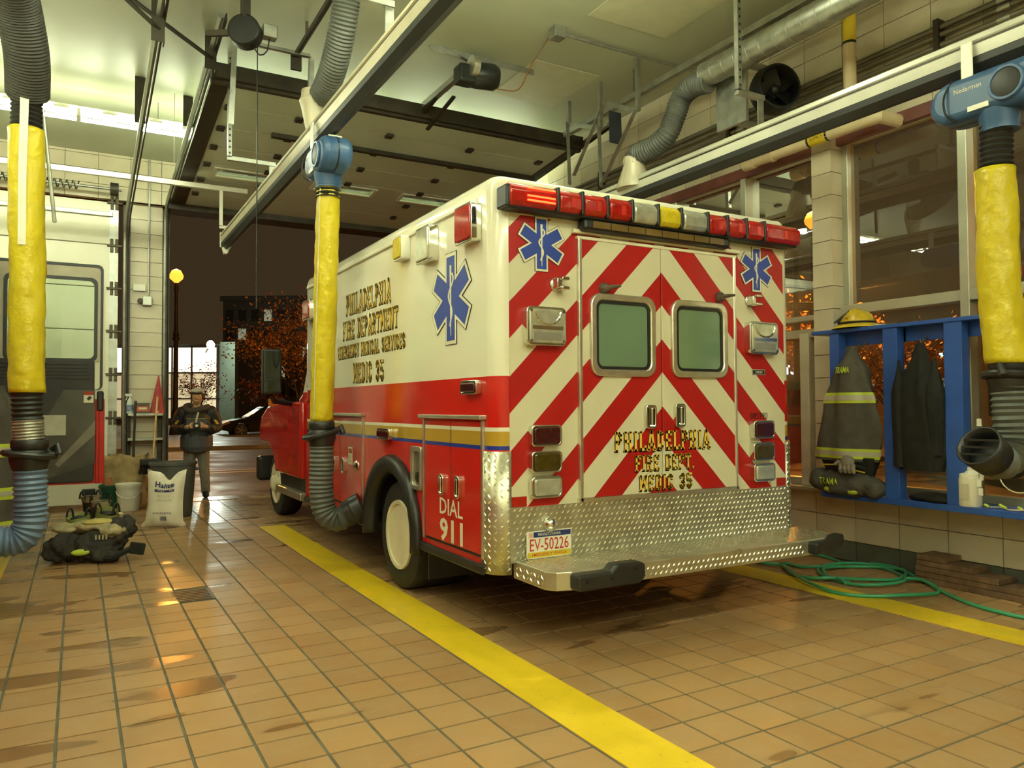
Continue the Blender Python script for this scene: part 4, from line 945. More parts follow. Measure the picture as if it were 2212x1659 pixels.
# blower / suction trolley
def trolley(x, y, ztop, label, parent_loc, L_=.60):
    t = thing('suction_trolley', (x, y, ztop-.42), label, 'trolley', 'blue suction trolleys')
    zc = ztop-.20; prof = []
    for k in range(9):
        a = PI/2+PI*k/8; prof.append((-L_/2+.13+.13*math.cos(a), zc+.13*math.sin(a)))
    for k in range(9):
        a = -PI/2+PI*k/8; prof.append((L_/2-.13+.13*math.cos(a), zc+.13*math.sin(a)))
    obj('housing', MB().prism(prof, lambda u, v, d: (x+d, y+u, v), -.12, .12), M_blue, t, bevel=.05, segs=4, smooth=30)
    obj('housing_seam', MB().prism([(u*1.004, zc+(v-zc)*1.01) for u, v in prof], lambda u, v, d: (x+d, y+u, v), -.006, .006), M_black, t)
    for sx in (-1, 1):
        obj('side_roundel', MB().lathe([(.085, 0), (.09, .012), (.06, .02), (0, .02)], (x+sx*.118, y-.10, zc), (sx, 0, 0), 22), M_hosek if sx < 0 else M_blue, t, smooth=40)
    obj('roundel_ring', MB().tube([(x-.128, y-.10+.09*math.cos(2*PI*k/24), zc+.09*math.sin(2*PI*k/24)) for k in range(25)], .012, 6), M_blue, t, smooth=1)
    obj('name_plate', MB().box(x-.125, x-.12, y+.0, y+.12, zc-.10, zc-.07), M_white, t)
    obj('maker_lettering', sans('Nederman', lambda u, v, d: (x-.1215, y+.20-u, zc+.03+v), .16, .03), M_letw, t)
    obj('neck', MB().lathe([(.115, .0), (.11, -.05), (.10, -.09), (.10, -.12)], (x, y, zc-.11), (0, 0, 1), 22), M_blue, t, smooth=40)
    obj('clamp', MB().box(x-.10, x-.085, y+.10, y+.17, zc+.05, ztop+.13).box(x-.10, x+.10, y+.10, y+.17, zc+.09, zc+.115).box(x+.085, x+.10, y+.10, y+.17, zc+.05, ztop+.13), M_white, t, bevel=.01)
    obj('roller', MB().cyl((x-.05, y-.18, ztop-.09), (x+.05, y-.18, ztop-.09), .035), M_white, t, smooth=1)
    obj('signal_cable', MB().tube(cr([(x-.10, y+.22, zc+.13), (x-.14, y+.25, zc+.03), (x-.14, y+.24, zc-.08), (x-.10, y+.20, zc-.13)], .02), .006, 6), M_black, t, smooth=1)
    return t, zc-.23
# --- hose over the ambulance
Yh = PX(709, 450, RLX).y
trolley(RLX, Yh, RLZ-.10, 'blue suction trolley on the beige rail above the ambulance', None)
h1_ = thing('exhaust_hose', (RLX, Yh, .35), 'exhaust hose with yellow sleeve clamped to the ambulance tailpipe', 'exhaust hose', 'yellow sleeved exhaust hoses')
zt, zb = PX(708, 408, RLX).z, PX(696, 910, RLX).z
corrug('upper_hose', [(RLX, Yh, RLZ-.50), (RLX, Yh, zt-.08)], .095, M_hosek, h1_, pitch=.03)
yb_ = PX(695, 910, RLX).y
sleeve([(RLX, Yh, zt), (RLX, (Yh*.7+yb_*.3), zt*.65+zb*.35), (RLX, (Yh*.3+yb_*.7), zt*.3+zb*.7), (RLX, yb_, zb)], .089, h1_, 3)
saddle((RLX, yb_, zb-.10), .095, h1_, -.25)
corrug('lower_hose', [(RLX, yb_, zb-.16), (RLX, yb_, .90), (RLX, yb_, .66), (RLX+.03, yb_-.01, .50), (RLX+.12, yb_-.03, .44), (RLX+.20, yb_-.06, .48)], .095, M_hoseg, h1_, pitch=.034, amp=.06, n=22)
nz = [(RLX+.19, yb_-.055, .475), (RLX+.31, yb_-.11, .545)]
obj('tailpipe_nozzle', MB().tube([nz[0], Vector(nz[0]).lerp(Vector(nz[1]), .4), Vector(nz[0]).lerp(Vector(nz[1]), .45), nz[1]], [.108, .112, .12, .118], 22), M_rub, h1_, smooth=40)
obj('sleeve_seam', MB().tube([(RLX-.078, Yh-.052, zt-.02), (RLX-.08, (Yh+yb_)/2-.054, (zt+zb)/2), (RLX-.078, yb_-.052, zb+.02)], .005, 5), mat('pale_webbing', (.60, .56, .42), .6), h1_)
# vent hose from ceiling to beige rail
vh = thing('vent_hose', (RLX, 6.3, 3.8), 'dark grey corrugated vent hose coming down to the beige rail', 'hose')
P = [PX(*q, RLX+.05) for q in ((752, -60), (748, 0), (738, 70), (722, 140), (704, 190), (690, 215))]
corrug('duct', P, .105, M_hoseg, vh, pitch=.026, amp=.045)
e = P[-1]; obj('funnel', MB().lathe([(.10, .06), (.105, .0), (.12, -.03), (.11, -.06), (.10, -.10), (.06, -.30)], (RLX, e.y, e.z), (0, 0, 1), 22), M_beige, vh, smooth=40)
# --- left hose
YL = 6.0
h2_ = thing('exhaust_hose', (-.3, YL, .25), 'exhaust hose with yellow sleeve and white strap standing by the fire engine door', 'exhaust hose', 'yellow sleeved exhaust hoses')
q = lambda px, py: PY(px, py, YL)
corrug('supply_hose', [PY(20, -60, 5.4), PY(40, 20, 5.6), PY(58, 120, 5.8), q(60, 205)], .13, mat('dark_supply_hose', (.045, .042, .035), .5), h2_, pitch=.02, amp=.02)
corrug('upper_hose', [q(58, 205), q(57, 290)], .09, M_hosek, h2_, pitch=.03)
sleeve([q(57, 280), q(58, 420), q(59, 600), q(58, 720), q(58, 848)], .103, h2_, 8)
corrug('middle_hose', [q(58, 845), q(60, 905)], .092, M_hosek, h2_, pitch=.032, amp=.06)
corrug('steel_hose', [q(60, 905), q(63, 955)], .092, M_wire, h2_, pitch=.02, amp=.04)
c = q(64, 982); saddle(c, .10, h2_, .12)
corrug('lower_hose', [q(65, 1000), q(66, 1070), q(66, 1115), q(58, 1148), q(32, 1168), q(-40, 1172)], .098, M_hoseb, h2_, pitch=.034, amp=.06, n=22)
sA, sB = q(54, 208), q(52, 535)
obj('strap', MB().sheet([[(sA.x-.02, YL-.112, sA.z), (sA.x+.03, YL-.112, sA.z)], [(sA.x-.025, YL-.118, (sA.z+sB.z)/2), (sA.x+.02, YL-.118, (sA.z+sB.z)/2)], [(sB.x-.03, YL-.112, sB.z), (sB.x+.015, YL-.112, sB.z)]]), mat('white_webbing', (.70, .66, .52), .6, var=.1, scale=20), h2_, solid=.004)
obj('release_rod', MB().cyl(q(92, 235), q(118, 480), .012, n=8), M_galv, h2_, smooth=1)
obj('hose_clamp', MB().box(q(92, 130).x, q(108, 130).x, YL-.03, YL+.03, q(92, 160).z, q(92, 118).z), M_white, h2_)
# --- right hose
YRh = PX(2152, 330, RRX).y
trolley(RRX, PX(2160, 210, RRX).y, RRZ-.09, 'blue suction trolley on the silver rail beside the windows', None, L_=.74)
h3_ = thing('exhaust_hose', (RRX, YRh, 1.0), 'exhaust hose with yellow sleeve and open nozzle in front of the blue shelf', 'exhaust hose', 'yellow sleeved exhaust hoses')
q = lambda px, py: PX(px, py, RRX)
corrug('upper_hose', [q(2152, 255), q(2152, 375)], .085, M_hosek, h3_, pitch=.032)
sleeve([q(2149, 366), q(2154, 480), q(2158, 600), q(2166, 700), q(2178, 785)], .103, h3_, 5, flare=.10)
c = q(2180, 812); saddle(c, .095, h3_, .1, s=-1)
P1 = q(2188, 940)
corrug('lower_hose', [q(2182, 830), q(2185, 890), P1, P1+Vector((-.015, 0, -.07)), P1+Vector((-.07, .005, -.135)), P1+Vector((-.14, .01, -.145)), P1+Vector((-.19, .015, -.125))], .098, M_hoseg, h3_, pitch=.034, amp=.06, n=22)
a = P1+Vector((-.18, .014, -.13)); b_ = P1+Vector((-.31, .025, -.05))
obj('nozzle', MB().tube([a, a.lerp(b_, .5), b_], [.105, .112, .118], 24, caps=False), M_rub, h3_, smooth=40, solid=.012)
u, w = frame(b_-a)
for k in (-.05, 0, .05): obj('nozzle_grille', MB().bar(a.lerp(b_, .85)+Vector((.4*k, -.10, k*.8)), a.lerp(b_, .85)+Vector((.4*k, .10, k*.8)), .012, .012), M_rub, h3_)
obj('nozzle_back', MB().lathe([(.11, 0), (.11, .01)], a.lerp(b_, .2), b_-a, 20), M_black, h3_)
# --- spiral duct and flexible connector on the right
dz = PX(1640, 85, 4.88)
sd = thing('spiral_duct', (4.88, 3, dz.z), 'bright galvanised spiral duct under the ceiling by the window wall', 'duct')
dend = PX(1530, 175, 4.88); dz = (dz.z+dend.z)/2
rings = []; y = -2.0; P = []; rs = []
while y < dend.y: P += [(4.88, y, dz), (4.88, y+.125, dz), (4.88, y+.127, dz), (4.88, y+.136, dz)]; rs += [.108, .108, .112, .112]; y += .138
obj('duct_pipe', MB().tube(P, rs, 24), M_galv, sd, smooth=50)
P = [PX(*q_, x_) for q_, x_ in (((1532, 176), 4.88), ((1500, 185), 4.87), ((1474, 208), 4.85), ((1458, 250), 4.82), ((1440, 292), 4.78), ((1405, 322), 4.74), ((1376, 335), 4.71), ((1369, 352), 4.70))]
corrug('flexible_hose', P, .10, M_hoseg, sd, pitch=.026, amp=.045)
e = P[-1]; obj('funnel', MB().lathe([(.10, .05), (.108, .02), (.108, .0), (.10, -.02), (.16, -.2), (.17, -.26)], (RRX, e.y, e.z), (0, 0, 1), 22, sx=1., sy=1.), M_beige, sd, smooth=40)
# ---------------------------------------------------------------- ceiling fittings
op = thing('door_operator', PZ(1040, 165, 4.70), 'dark round electric door operator hanging from slotted steel brackets', 'door operator')
c = PZ(1045, 165, 4.70); M_motor = mat('dark_motor', (.045, .05, .045), .35, .5, var=.2)
obj('motor', MB().lathe([(.0, -.17), (.09, -.165), (.125, -.13), (.13, -.06), (.13, .10), (.10, .15), (0, .16)], c, (1, -.2, 0), 24), M_motor, op, smooth=40)
obj('gearbox', MB().box(c.x-.30, c.x-.12, c.y-.08, c.y+.10, c.z-.12, c.z+.06), M_motor, op, bevel=.02)
obj('drive_pulley', MB().cyl((c.x-.20, c.y-.10, c.z+.03), (c.x-.13, c.y-.10, c.z+.03), .10), M_satin, op, smooth=1)
obj('trolley_rail', MB().box(c.x-.26, c.x-.20, c.y, 9.4, c.z-.03, c.z+.03), M_galv, op)
obj('door_arm', MB().bar((c.x-.23, 7.35, c.z), (c.x-.23, 7.85, ZD+.02), .05, .02).bar((c.x-.10, 7.3, c.z-.05), (c.x-.16, 7.88, ZD-.12), .04, .02), M_dark, op)
cl0, cl1 = PZ(980, 52, ZC-.04), PZ(1216, 112, ZC-.04)
obj('ceiling_angle', MB().angle((cl0.x, c.y, ZC-.005), (cl1.x, c.y, ZC-.005), -.06, .006), M_galv, op)
for dx in (-.22, -.02, .10): obj('strut', MB().bar((c.x-.05+dx*.3, c.y, c.z+.10), (c.x-.10+dx*1.6, c.y, ZC), .05, .006), M_galv, op)
obj('cable', MB().tube(cr([(c.x+.15, c.y, c.z-.1), (c.x+.35, c.y-.1, c.z-.1), (c.x+.45, c.y-.2, c.z+.15), tuple(PZ(1190, 75, ZC-.05))], .05), .007, 6), mat('orange_cable', (.30, .14, .05), .5), op, smooth=1)
# junction box and conduit on the ceiling
jb = PZ(1210, 75, ZC-.06); je = PZ(1510, 168, ZC-.06)
cj = thing('ceiling_conduit', jb, 'thin grey conduit with square junction box on the ceiling', 'conduit')
obj('pipe', MB().cyl((jb.x, jb.y, ZC-.05), (XW, jb.y, ZC-.05), .017, n=8), M_galv, cj, smooth=1)
obj('junction_box', MB().box(jb.x-.09, jb.x+.03, jb.y-.06, jb.y+.06, ZC-.11, ZC), M_galv, cj, bevel=.006)
# cable reel
rc = PZ(530, 70, 4.55); re_ = thing('cable_reel', rc, 'black round cable reel hanging from the ceiling', 'cable reel')
obj('drum', MB().cyl(rc+Vector((-.03, -.06, 0)), rc+Vector((.03, .06, 0)), .135, n=28), M_black, re_, smooth=40, bevel=.015)
obj('bracket', MB().box(rc.x-.03, rc.x+.03, rc.y-.07, rc.y+.07, rc.z+.10, ZC), M_dark, re_)
obj('arm', MB().bar(rc, rc+Vector((-.30, .12, -.03)), .03, .05), M_dark, re_)
obj('hanging_cable', MB().cyl((rc.x+.11, rc.y+.05, 2.2), (rc.x+.11, rc.y+.05, rc.z-.05), .005, n=6), M_black, re_)
obj('cable_loop', MB().tube(cr([rc+Vector((.06, 0, -.1)), rc+Vector((.12, 0, -.17)), rc+Vector((.18, 0, -.12)), rc+Vector((.20, 0, 0))], .03), .006, 6), M_black, re_, smooth=1)
obj('connection_box', MB().box(rc.x+.14, rc.x+.26, rc.y-.05, rc.y+.05, rc.z-.01, rc.z+.10), M_galv, re_, bevel=.01)
obj('pull_cord', MB().cyl((.92, 9.3, 4.0), (.92, 9.3, ZC), .004, n=5), M_white, None)
tag(bpy.data.objects['pull_cord'], 'thin white pull cord hanging below the fluorescent light', 'cord')
# dark pipe under the ceiling next to the vent hose
a, b_ = PZ(722, -20, 4.75), PZ(640, 118, 4.75)
dp = thing('ceiling_pipe', (b_.x, b_.y, 4.6), 'dark steel pipe with hook end under the ceiling behind the vent hose', 'pipe')
obj('pipe', MB().cyl((b_.x, b_.y-3.5, 4.75), (b_.x, b_.y, 4.75), .028, n=10), M_dark, dp, smooth=1)
obj('hook', MB().box(b_.x-.05, b_.x+.05, b_.y-.01, b_.y+.02, 4.60, 4.78), M_dark, dp)
obj('clip', MB().box(b_.x-.012, b_.x+.012, b_.y-.4, b_.y-.38, 4.75, ZC), M_rust, dp)
# grey channel along the ceiling + angle-iron stand on the right
a, b_ = PZ(1215, 290, 4.62), PZ(1610, 78, 4.62)
gc = thing('ceiling_channel', ((a.x+b_.x)/2, 4, 4.62), 'long grey steel channel under the ceiling towards the window wall', 'channel')
xg = (a.x+b_.x)/2
obj('channel', MB().box(xg-.03, xg+.03, -1, a.y, 4.59, 4.65), M_galv, gc)
for y in (6.3, 3.2): obj('hanger', MB().box(xg-.02, xg+.02, y-.004, y+.004, 4.62, ZC), M_galv, gc)
st_ = thing('angle_iron_stand', PX(1270, 330, 4.9), 'frame of slotted angle iron standing up to the ceiling behind the ambulance roof', 'bracket')
p = lambda px, py: PX(px, py, 4.95)
for a, b_ in (((1234, 398), (1229, 265)), ((1302, 402), (1297, 272)), ((1229, 265), (1297, 272)), ((1243, 380), (1310, 218)), ((1305, 395), (1378, 236)), ((1310, 218), (1378, 236))):
    obj('angle', MB().angle(p(*a), p(*b_), .045, .006, (0, 1, 0)), M_galv, st_)
obj('plate', MB().bar(p(1328, 242), p(1330, 310), .16, .01), mat('dark_blue_steel', (.05, .055, .07), .4, .4), st_)
for q_ in ((1229, 265), (1297, 272), (1378, 236)): obj('ceiling_tie', MB().box(4.93, 4.97, p(*q_).y-.02, p(*q_).y+.02, p(*q_).z-.02, ZC), M_galv, st_)
# wall fan
fc = PX(1672, 195, 5.35)
fn_ = thing('wall_fan', (5.35, fc.y, fc.z-.3), 'black round fan with grey side plate high on the window wall', 'fan')
obj('fan_shroud', MB().lathe([(.20, -.08), (.22, 0), (.20, .10), (.18, .10), (.18, -.06)], fc, (-.35, -1, 0), 28), M_black, fn_, smooth=40)
for k in range(5):
    a = 2*PI*k/5; u, w = frame(Vector((-.35, -1, 0))); d = u*math.cos(a)+w*math.sin(a); e_ = u*-math.sin(a)+w*math.cos(a)
    obj('fan_blade', MB().obox(fc+d*.10, d*.075, e_*.05+Vector((0, .03, 0)), Vector((0, .004, 0))), M_black, fn_)
obj('hub', MB().ball(fc, .05), M_black, fn_, smooth=1)
obj('motor', MB().cyl(fc, fc+Vector((.07, .2, 0)), .07), M_black, fn_, smooth=1)
obj('side_plate', MB().box(5.0, 5.03, fc.y+.0, fc.y+.35, fc.z-.33, fc.z+.33), M_galv, fn_)
for za_ in (-.30, .25): obj('wall_arm', MB().box(5.02, XW+.01, fc.y+.15, fc.y+.20, fc.z+za_, fc.z+za_+.05), M_galv, fn_)
# conduits along the wall
wc = thing('wall_conduits', (XW-.06, 4, 4.1), 'three parallel grey conduits strapped along the window wall', 'conduit')
for z in (4.11, 4.19, 4.25):
    obj('pipe', MB().cyl((XW-.05, -2, z), (XW-.05, 10.5, z), .022, n=10), mat('old_conduit', (.22, .20, .15), .4, .5, var=.2), wc, smooth=1)
    for y in (2.9, 5.4): obj('pipe_coupling', MB().cyl((XW-.05, y, z), (XW-.05, y+.09, z), .028, n=10), M_galv, wc, smooth=1)
for y in (3.43, 5.6, 7.8): obj('strap', MB().box(XW-.09, XW+.01, y-.02, y+.02, 4.05, 4.31), M_dark, wc)
# cream supply pipe
M_cream = mat('cream_pipe_paint', (.68, .56, .34), .35, var=.08)
v0 = PX(1835, 120, 5.55)
sp2 = thing('supply_pipe', (5.55, v0.y, 3.5), 'cream painted supply pipe with yellow label bands by the window head', 'pipe')
zh = PX(1760, 302, 5.55).z
obj('pipe_run', MB().tube(cr([(5.55, 5.15, zh), (5.55, 4.5, zh), (5.55, v0.y-.20, zh), (5.60, v0.y-.26, zh), (XW-.02, v0.y-.27, zh)], .05), .052, 14), M_cream, sp2, smooth=1)
obj('riser', MB().cyl((5.55, v0.y, zh), (5.55, v0.y, ZC-.003), .052), M_cream, sp2, smooth=1)
for ya_, yb2 in ((4.87, 4.90), (5.10, 5.22)): obj('coupling', MB().cyl((5.55, ya_, zh), (5.55, yb2, zh), .062), M_cream, sp2, smooth=1)
yb1 = PX(1770, 300, 5.55).y
M_lab = mat('label_yellow', (.72, .52, .02), .4)
obj('label_band', MB().cyl((5.55, yb1-.10, zh), (5.55, yb1+.09, zh), .0535, n=18), M_lab, sp2, smooth=1)
for y in (yb1-.105, yb1+.085): obj('label_edge', MB().cyl((5.55, y, zh), (5.55, y+.02, zh), .0537, n=18), M_black, sp2, smooth=1)
obj('label_lettering', sans('SUPPLY', lambda u, v, d: (5.55-.0545, yb1+.06-u, zh-.022+v), .13, .028), M_black, sp2)
obj('label_band', MB().cyl((5.55, v0.y, 4.36), (5.55, v0.y, 4.62), .0535, n=18), M_lab, sp2, smooth=1)
obj('label_edge', MB().cyl((5.55, v0.y, 4.34), (5.55, v0.y, 4.36), .0537, n=18), M_black, sp2, smooth=1)
# ================================================================ blue rack with gear on the window wall
M_bluep = mat('blue_gloss_paint', (.03, .10, .42), .35, var=.10, scale=5)
rk = thing('coat_rack', (5.56, 3.1, .60), 'blue painted wooden coat rack standing in front of the windows', 'coat rack')
obj('top_board', MB().box(5.40, 5.72, 1.5, 4.37, 1.935, 1.965), M_bluep, rk, bevel=.004)
obj('bottom_board', MB().box(5.40, 5.72, 1.5, 4.30, .585, .632), M_bluep, rk, bevel=.004)
for ya, yb in ((4.11, 4.20), (3.60, 3.72), (3.11, 3.24), (2.55, 2.67), (1.6, 1.7)): obj('post', MB().box(5.41, 5.50, ya, yb, .63, 1.937), M_bluep, rk, bevel=.004)
for a, b_ in zip((1.7, 2.67, 3.24, 3.72), (2.55, 3.11, 3.60, 4.11)): obj('hook_rail', MB().box(5.52, 5.55, a-.12, b_+.12, 1.83, 1.935), M_bluep, rk)
for y in (3.94, 3.43, 2.9): obj('coat_hook', MB().tube([(5.52, y, 1.85), (5.44, y, 1.80), (5.43, y, 1.83)], .007, 6), M_galv, rk)
obj('wall_bracket', MB().box(5.72, XW+.02, 3.9, 3.95, .60, .63).box(5.72, XW+.02, 2.2, 2.25, .60, .63), M_bluep, rk)
# cloth loft
def cloth(name, cx, cy, z0, z1, fy, fx, m, parent, folds=7, amp=.05, seed=0, off=0., nz=26, na=40, cyf=None, solid=0):
    rg = random.Random(seed); ph = [rg.uniform(0, 6.28) for _ in range(4)]; mb = MB(); rows = []
    for i in range(nz+1):
        t = i/nz; z = z0+(z1-z0)*t; row = []
        for k in range(na):
            a = 2*PI*k/na; f = 1+amp*math.sin(folds*a+ph[0]+2*z)+amp*.6*math.sin((folds+4)*a-ph[1]+5*z)+amp*.5*math.sin(3*a+9*z+ph[2])
            row.append((cx+math.cos(a)*(fx(z)*f+off), cy+(cyf(z) if cyf else 0)+math.sin(a)*(fy(z)*f+off), z))
        row.append(row[0]); rows.append(row)
    mb.sheet(rows)
    n_ = na+1; base = len(mb.v)
    mb.add([rows[0][k] for k in range(na)], [tuple(range(na))]); mb.add([rows[-1][k] for k in range(na)], [tuple(range(na))])
    return obj(name, mb, m, parent, smooth=70)
def lerp_fn(T_):
    T_ = sorted(T_)
    def f(z):
        if z <= T_[0][0]: return T_[0][1]
        for (a, u), (b_, v) in zip(T_, T_[1:]):
            if z <= b_: t = (z-a)/(b_-a); t = t*t*(3-2*t); return u+(v-u)*t
        return T_[-1][1]
    return f
M_turn = mat('charcoal_turnout_cloth', (.085, .078, .062), .85, var=.22, scale=9, bump=.3, bscale=40)
M_lime = mat('lime_reflective', (.50, .62, .05), .5, var=.1)
M_silver = mat('silver_reflective', (.45, .42, .33), .4, var=.1)
M_blackc = mat('black_cloth', (.012, .012, .010), .85, var=.4, scale=10, bump=.3, bscale=40)
tc_ = thing('turnout_coat', (5.42, 4.0, .86), 'charcoal firefighter coat with lime stripes lettered TRAMA hanging on the blue rack', 'coat')
CX, CY = 5.40, 4.0
fy = lerp_fn([(.86, .265), (1.05, .27), (1.35, .22), (1.6, .15), (1.75, .06), (1.80, .03)]); fx = lerp_fn([(.86, .10), (1.3, .11), (1.6, .09), (1.8, .02)])
cyf = lerp_fn([(.86, .06), (1.3, .0), (1.8, -.02)])
cloth('coat_body', CX, CY, .90, 1.80, fy, fx, M_turn, tc_, 5, .10, 4, cyf=cyf, nz=40)
for za, zb in ((1.36, 1.445), (.92, 1.0)):
    cloth('lime_stripe', CX, CY, za, zb, fy, fx, M_lime, tc_, 5, .10, 4, .006, 4, cyf=cyf)
    cloth('silver_stripe', CX, CY, za+.022, zb-.022, fy, fx, M_silver, tc_, 5, .10, 4, .009, 3, cyf=cyf)
cloth('lining', CX+.02, CY+.02, .76, .93, lerp_fn([(.76, .20), (.93, .245)]), lerp_fn([(.76, .07), (.93, .095)]), M_blackc, tc_, 6, .09, 2)
obj('name_lettering', sans('TRAMA', lambda u, v, d: (CX-.125+(1.64+v-1.6)*.25+abs(u-.07)*.15, CY+.065-u, 1.60+v), .13, .05, bold=.02), M_lime, tc_)
pb_ = obj('lining_piping', MB().tube([(CX-.09, CY+.22, .86), (CX-.10, CY+.05, .87), (CX-.10, CY-.05, .84), (CX-.09, CY-.18, .82)], .006, 6), mat('yellow_piping', (.6, .45, .05), .6), tc_)
# glove tucked under the coat
gl_ = MB().ball((CX-.12, CY-.05, .90), .04, .06, .05)
for k in range(4): gl_.tube([(CX-.13, CY-.035*k, .88), (CX-.15, CY-.005-.038*k, .84), (CX-.14, CY-.01-.038*k, .81)], [.02, .018, .013], 8)
gl_.tube([(CX-.12, CY+.02, .90), (CX-.14, CY+.055, .87)], [.02, .015], 8)
tag(obj('work_glove', gl_, mat('grey_leather', (.25, .23, .18), .7, var=.2), None, remesh=.006, sm=2), 'grey work glove tucked under the firefighter coat', 'glove')
bk = thing('black_coat', (5.43, 3.43, .84), 'plain black coat hanging on the blue rack next to the firefighter coat', 'coat')
cloth('coat_body', 5.43, 3.43, .86, 1.80, lerp_fn([(.86, .16), (1.0, .20), (1.5, .16), (1.72, .06), (1.8, .03)]), lerp_fn([(.86, .07), (1.4, .09), (1.8, .02)]), M_blackc, bk, 6, .09, 9)
cloth('sleeve', 5.40, 3.58, .88, 1.68, lerp_fn([(.88, .05), (1.4, .06), (1.68, .01)]), lerp_fn([(.88, .05), (1.4, .06), (1.68, .01)]), M_blackc, bk, 3, .06, 3)
cloth('sleeve', 5.40, 3.30, .98, 1.68, lerp_fn([(.98, .045), (1.4, .06), (1.68, .01)]), lerp_fn([(.98, .045), (1.4, .06), (1.68, .01)]), M_blackc, bk, 3, .06, 5)
# folded turnout trousers
ft = thing('folded_turnout_trousers', (5.46, 4.05, .632), 'folded charcoal turnout trousers lettered TRAMA on the blue rack bottom board', 'trousers')
mb = MB()
for y, z, ry, rz, rx in ((4.05, .735, .29, .095, .12), (4.28, .73, .10, .09, .12), (3.88, .72, .13, .085, .11), (4.05, .67, .20, .05, .12), (3.80, .70, .08, .08, .10)): mb.ball((5.40, y, z), rx, ry, rz)
obj('cloth_bundle', mb, M_turn, ft, remesh=.012, sm=5, disp=(.05, .12))
obj('name_lettering', sans('TRAMA', lambda u, v, d: (5.272+abs(v-.03)*.35+abs(u-.08)*.04, 4.22-u, .705+v), .17, .055, bold=.015), M_lime, ft)
for y in (4.14, 3.96): obj('lime_cuff', MB().ball((5.34, y, .665), .05, .075, .03), M_lime, ft, smooth=1)
obj('suspender', MB().tube(cr([(5.38, 4.2, .86), (5.33, 4.1, .90), (5.34, 3.95, .87), (5.36, 3.85, .84)], .03), .018, 6), M_blackc, ft, smooth=1)
# helmet
hc = Vector((5.52, 4.02, 1.965)); hm = thing('fire_helmet', hc, 'yellow fire helmet with dark bands lying on the blue rack top board', 'helmet')
M_hel = mat('yellow_helmet', (.66, .46, .03), .3, var=.15)
obj('shell', MB().lathe([(.125, .035), (.122, .06), (.11, .10), (.08, .135), (.04, .15), (0, .155)], hc, (0, 0, 1), 24, sx=1.15), M_hel, hm, smooth=1)
obj('brim', MB().lathe([(.12, .04), (.165, .015), (.17, .005), (.15, .012), (.11, .03)], hc, (0, 0, 1), 24, sx=1.2), M_hel, hm, smooth=1)
obj('band', MB().lathe([(.128, .035), (.130, .05), (.126, .055)], hc, (0, 0, 1), 24, sx=1.15), M_black, hm, smooth=1)
for s in (-1, 1): obj('goggle_strap', MB().tube([hc+Vector((s*.02-.13, .10, .05)), hc+Vector((-.06, .02, .145)), hc+Vector((.08, -.10*s, .08))], .009, 6), M_black, hm, smooth=1)
obj('crest', MB().tube([hc+Vector((-.13, 0, .08)), hc+Vector((-.07, 0, .14)), hc+Vector((0, 0, .162)), hc+Vector((.08, 0, .13))], .012, 8), M_hel, hm, smooth=1)
obj('chin_strap', MB().tube([hc+Vector((-.05, -.16, .012)), hc+Vector((.0, -.20, .012)), hc+Vector((.08, -.22, .012))], .010, 6), M_white, hm, smooth=1)
# jug
jc = Vector((5.47, 3.11, .632)); jg = thing('white_jug', jc, 'white plastic jug with angled cap on the blue rack bottom board', 'jug')
obj('body', MB().lathe([(.070, 0), (.075, .01), (.075, .19), (.070, .215), (.062, .225)], jc, (0, 0, 1), 22), mat('white_hdpe', (.74, .70, .56), .35, var=.04), jg, smooth=40)
obj('lid', MB().lathe([(.072, .205), (.072, .225), (.05, .245), (.03, .25), (.03, .275), (0, .275)], jc, (0, 0, 1), 22), M_white, jg, smooth=40)
obj('handle', MB().tube([jc+Vector((0, -.05, .24)), jc+Vector((-.02, -.10, .235)), jc+Vector((-.01, -.085, .19))], .014, 8), M_white, jg, smooth=1)
obj('label_print', MB().box(jc.x-.078, jc.x-.074, jc.y-.03, jc.y+.03, jc.z+.05, jc.z+.16), mat('pale_label', (.60, .56, .42), .5), jg)
# dark folded mat
mb = MB().ball((5.50, 3.40, .665), .11, .16, .035).ball((5.46, 3.32, .655), .08, .12, .03).ball((5.52, 3.5, .65), .07, .10, .028)
tag(obj('folded_cloth', mb, M_blackc, None, remesh=.01), 'flat black folded cloth lying beside the white jug', 'cloth')
# earplugs on cords
ep = thing('earplug_cords', (5.45, 2.85, .632), 'lime earplugs on thin cords lying on the blue rack bottom board', 'earplugs')
obj('cord', MB().tube(cr([(5.44, 2.98, .64), (5.46, 2.9, .645), (5.42, 2.82, .64), (5.45, 2.74, .645), (5.5, 2.7, .64)], .02), .004, 5), M_letw, ep, smooth=1)
for p_ in ((5.43, 2.96, .645), (5.44, 2.85, .645), (5.46, 2.76, .645), (5.5, 2.9, .645)): obj('earplug', MB().cyl(p_, Vector(p_)+Vector((.0, .03, .012)), .010, n=8), M_lime, ep, smooth=1)
hcrd = thing('hanging_cords', (5.45, 3.0, .7), 'white tags on thin cords hanging beside the grey hose nozzle', 'cord')
obj('cord', MB().tube(cr([(5.44, 3.02, 1.25), (5.45, 2.95, 1.0), (5.43, 2.86, .80), (5.43, 2.74, .76), (5.45, 2.66, .85)], .03), .004, 5), M_letw, hcrd, smooth=1)
for y, z in ((3.02, 1.22), (3.0, 1.06), (3.03, .80), (3.02, .74)): obj('tag', MB().box(5.438, 5.446, y-.015, y+.015, z-.025, z+.025), M_white, hcrd)
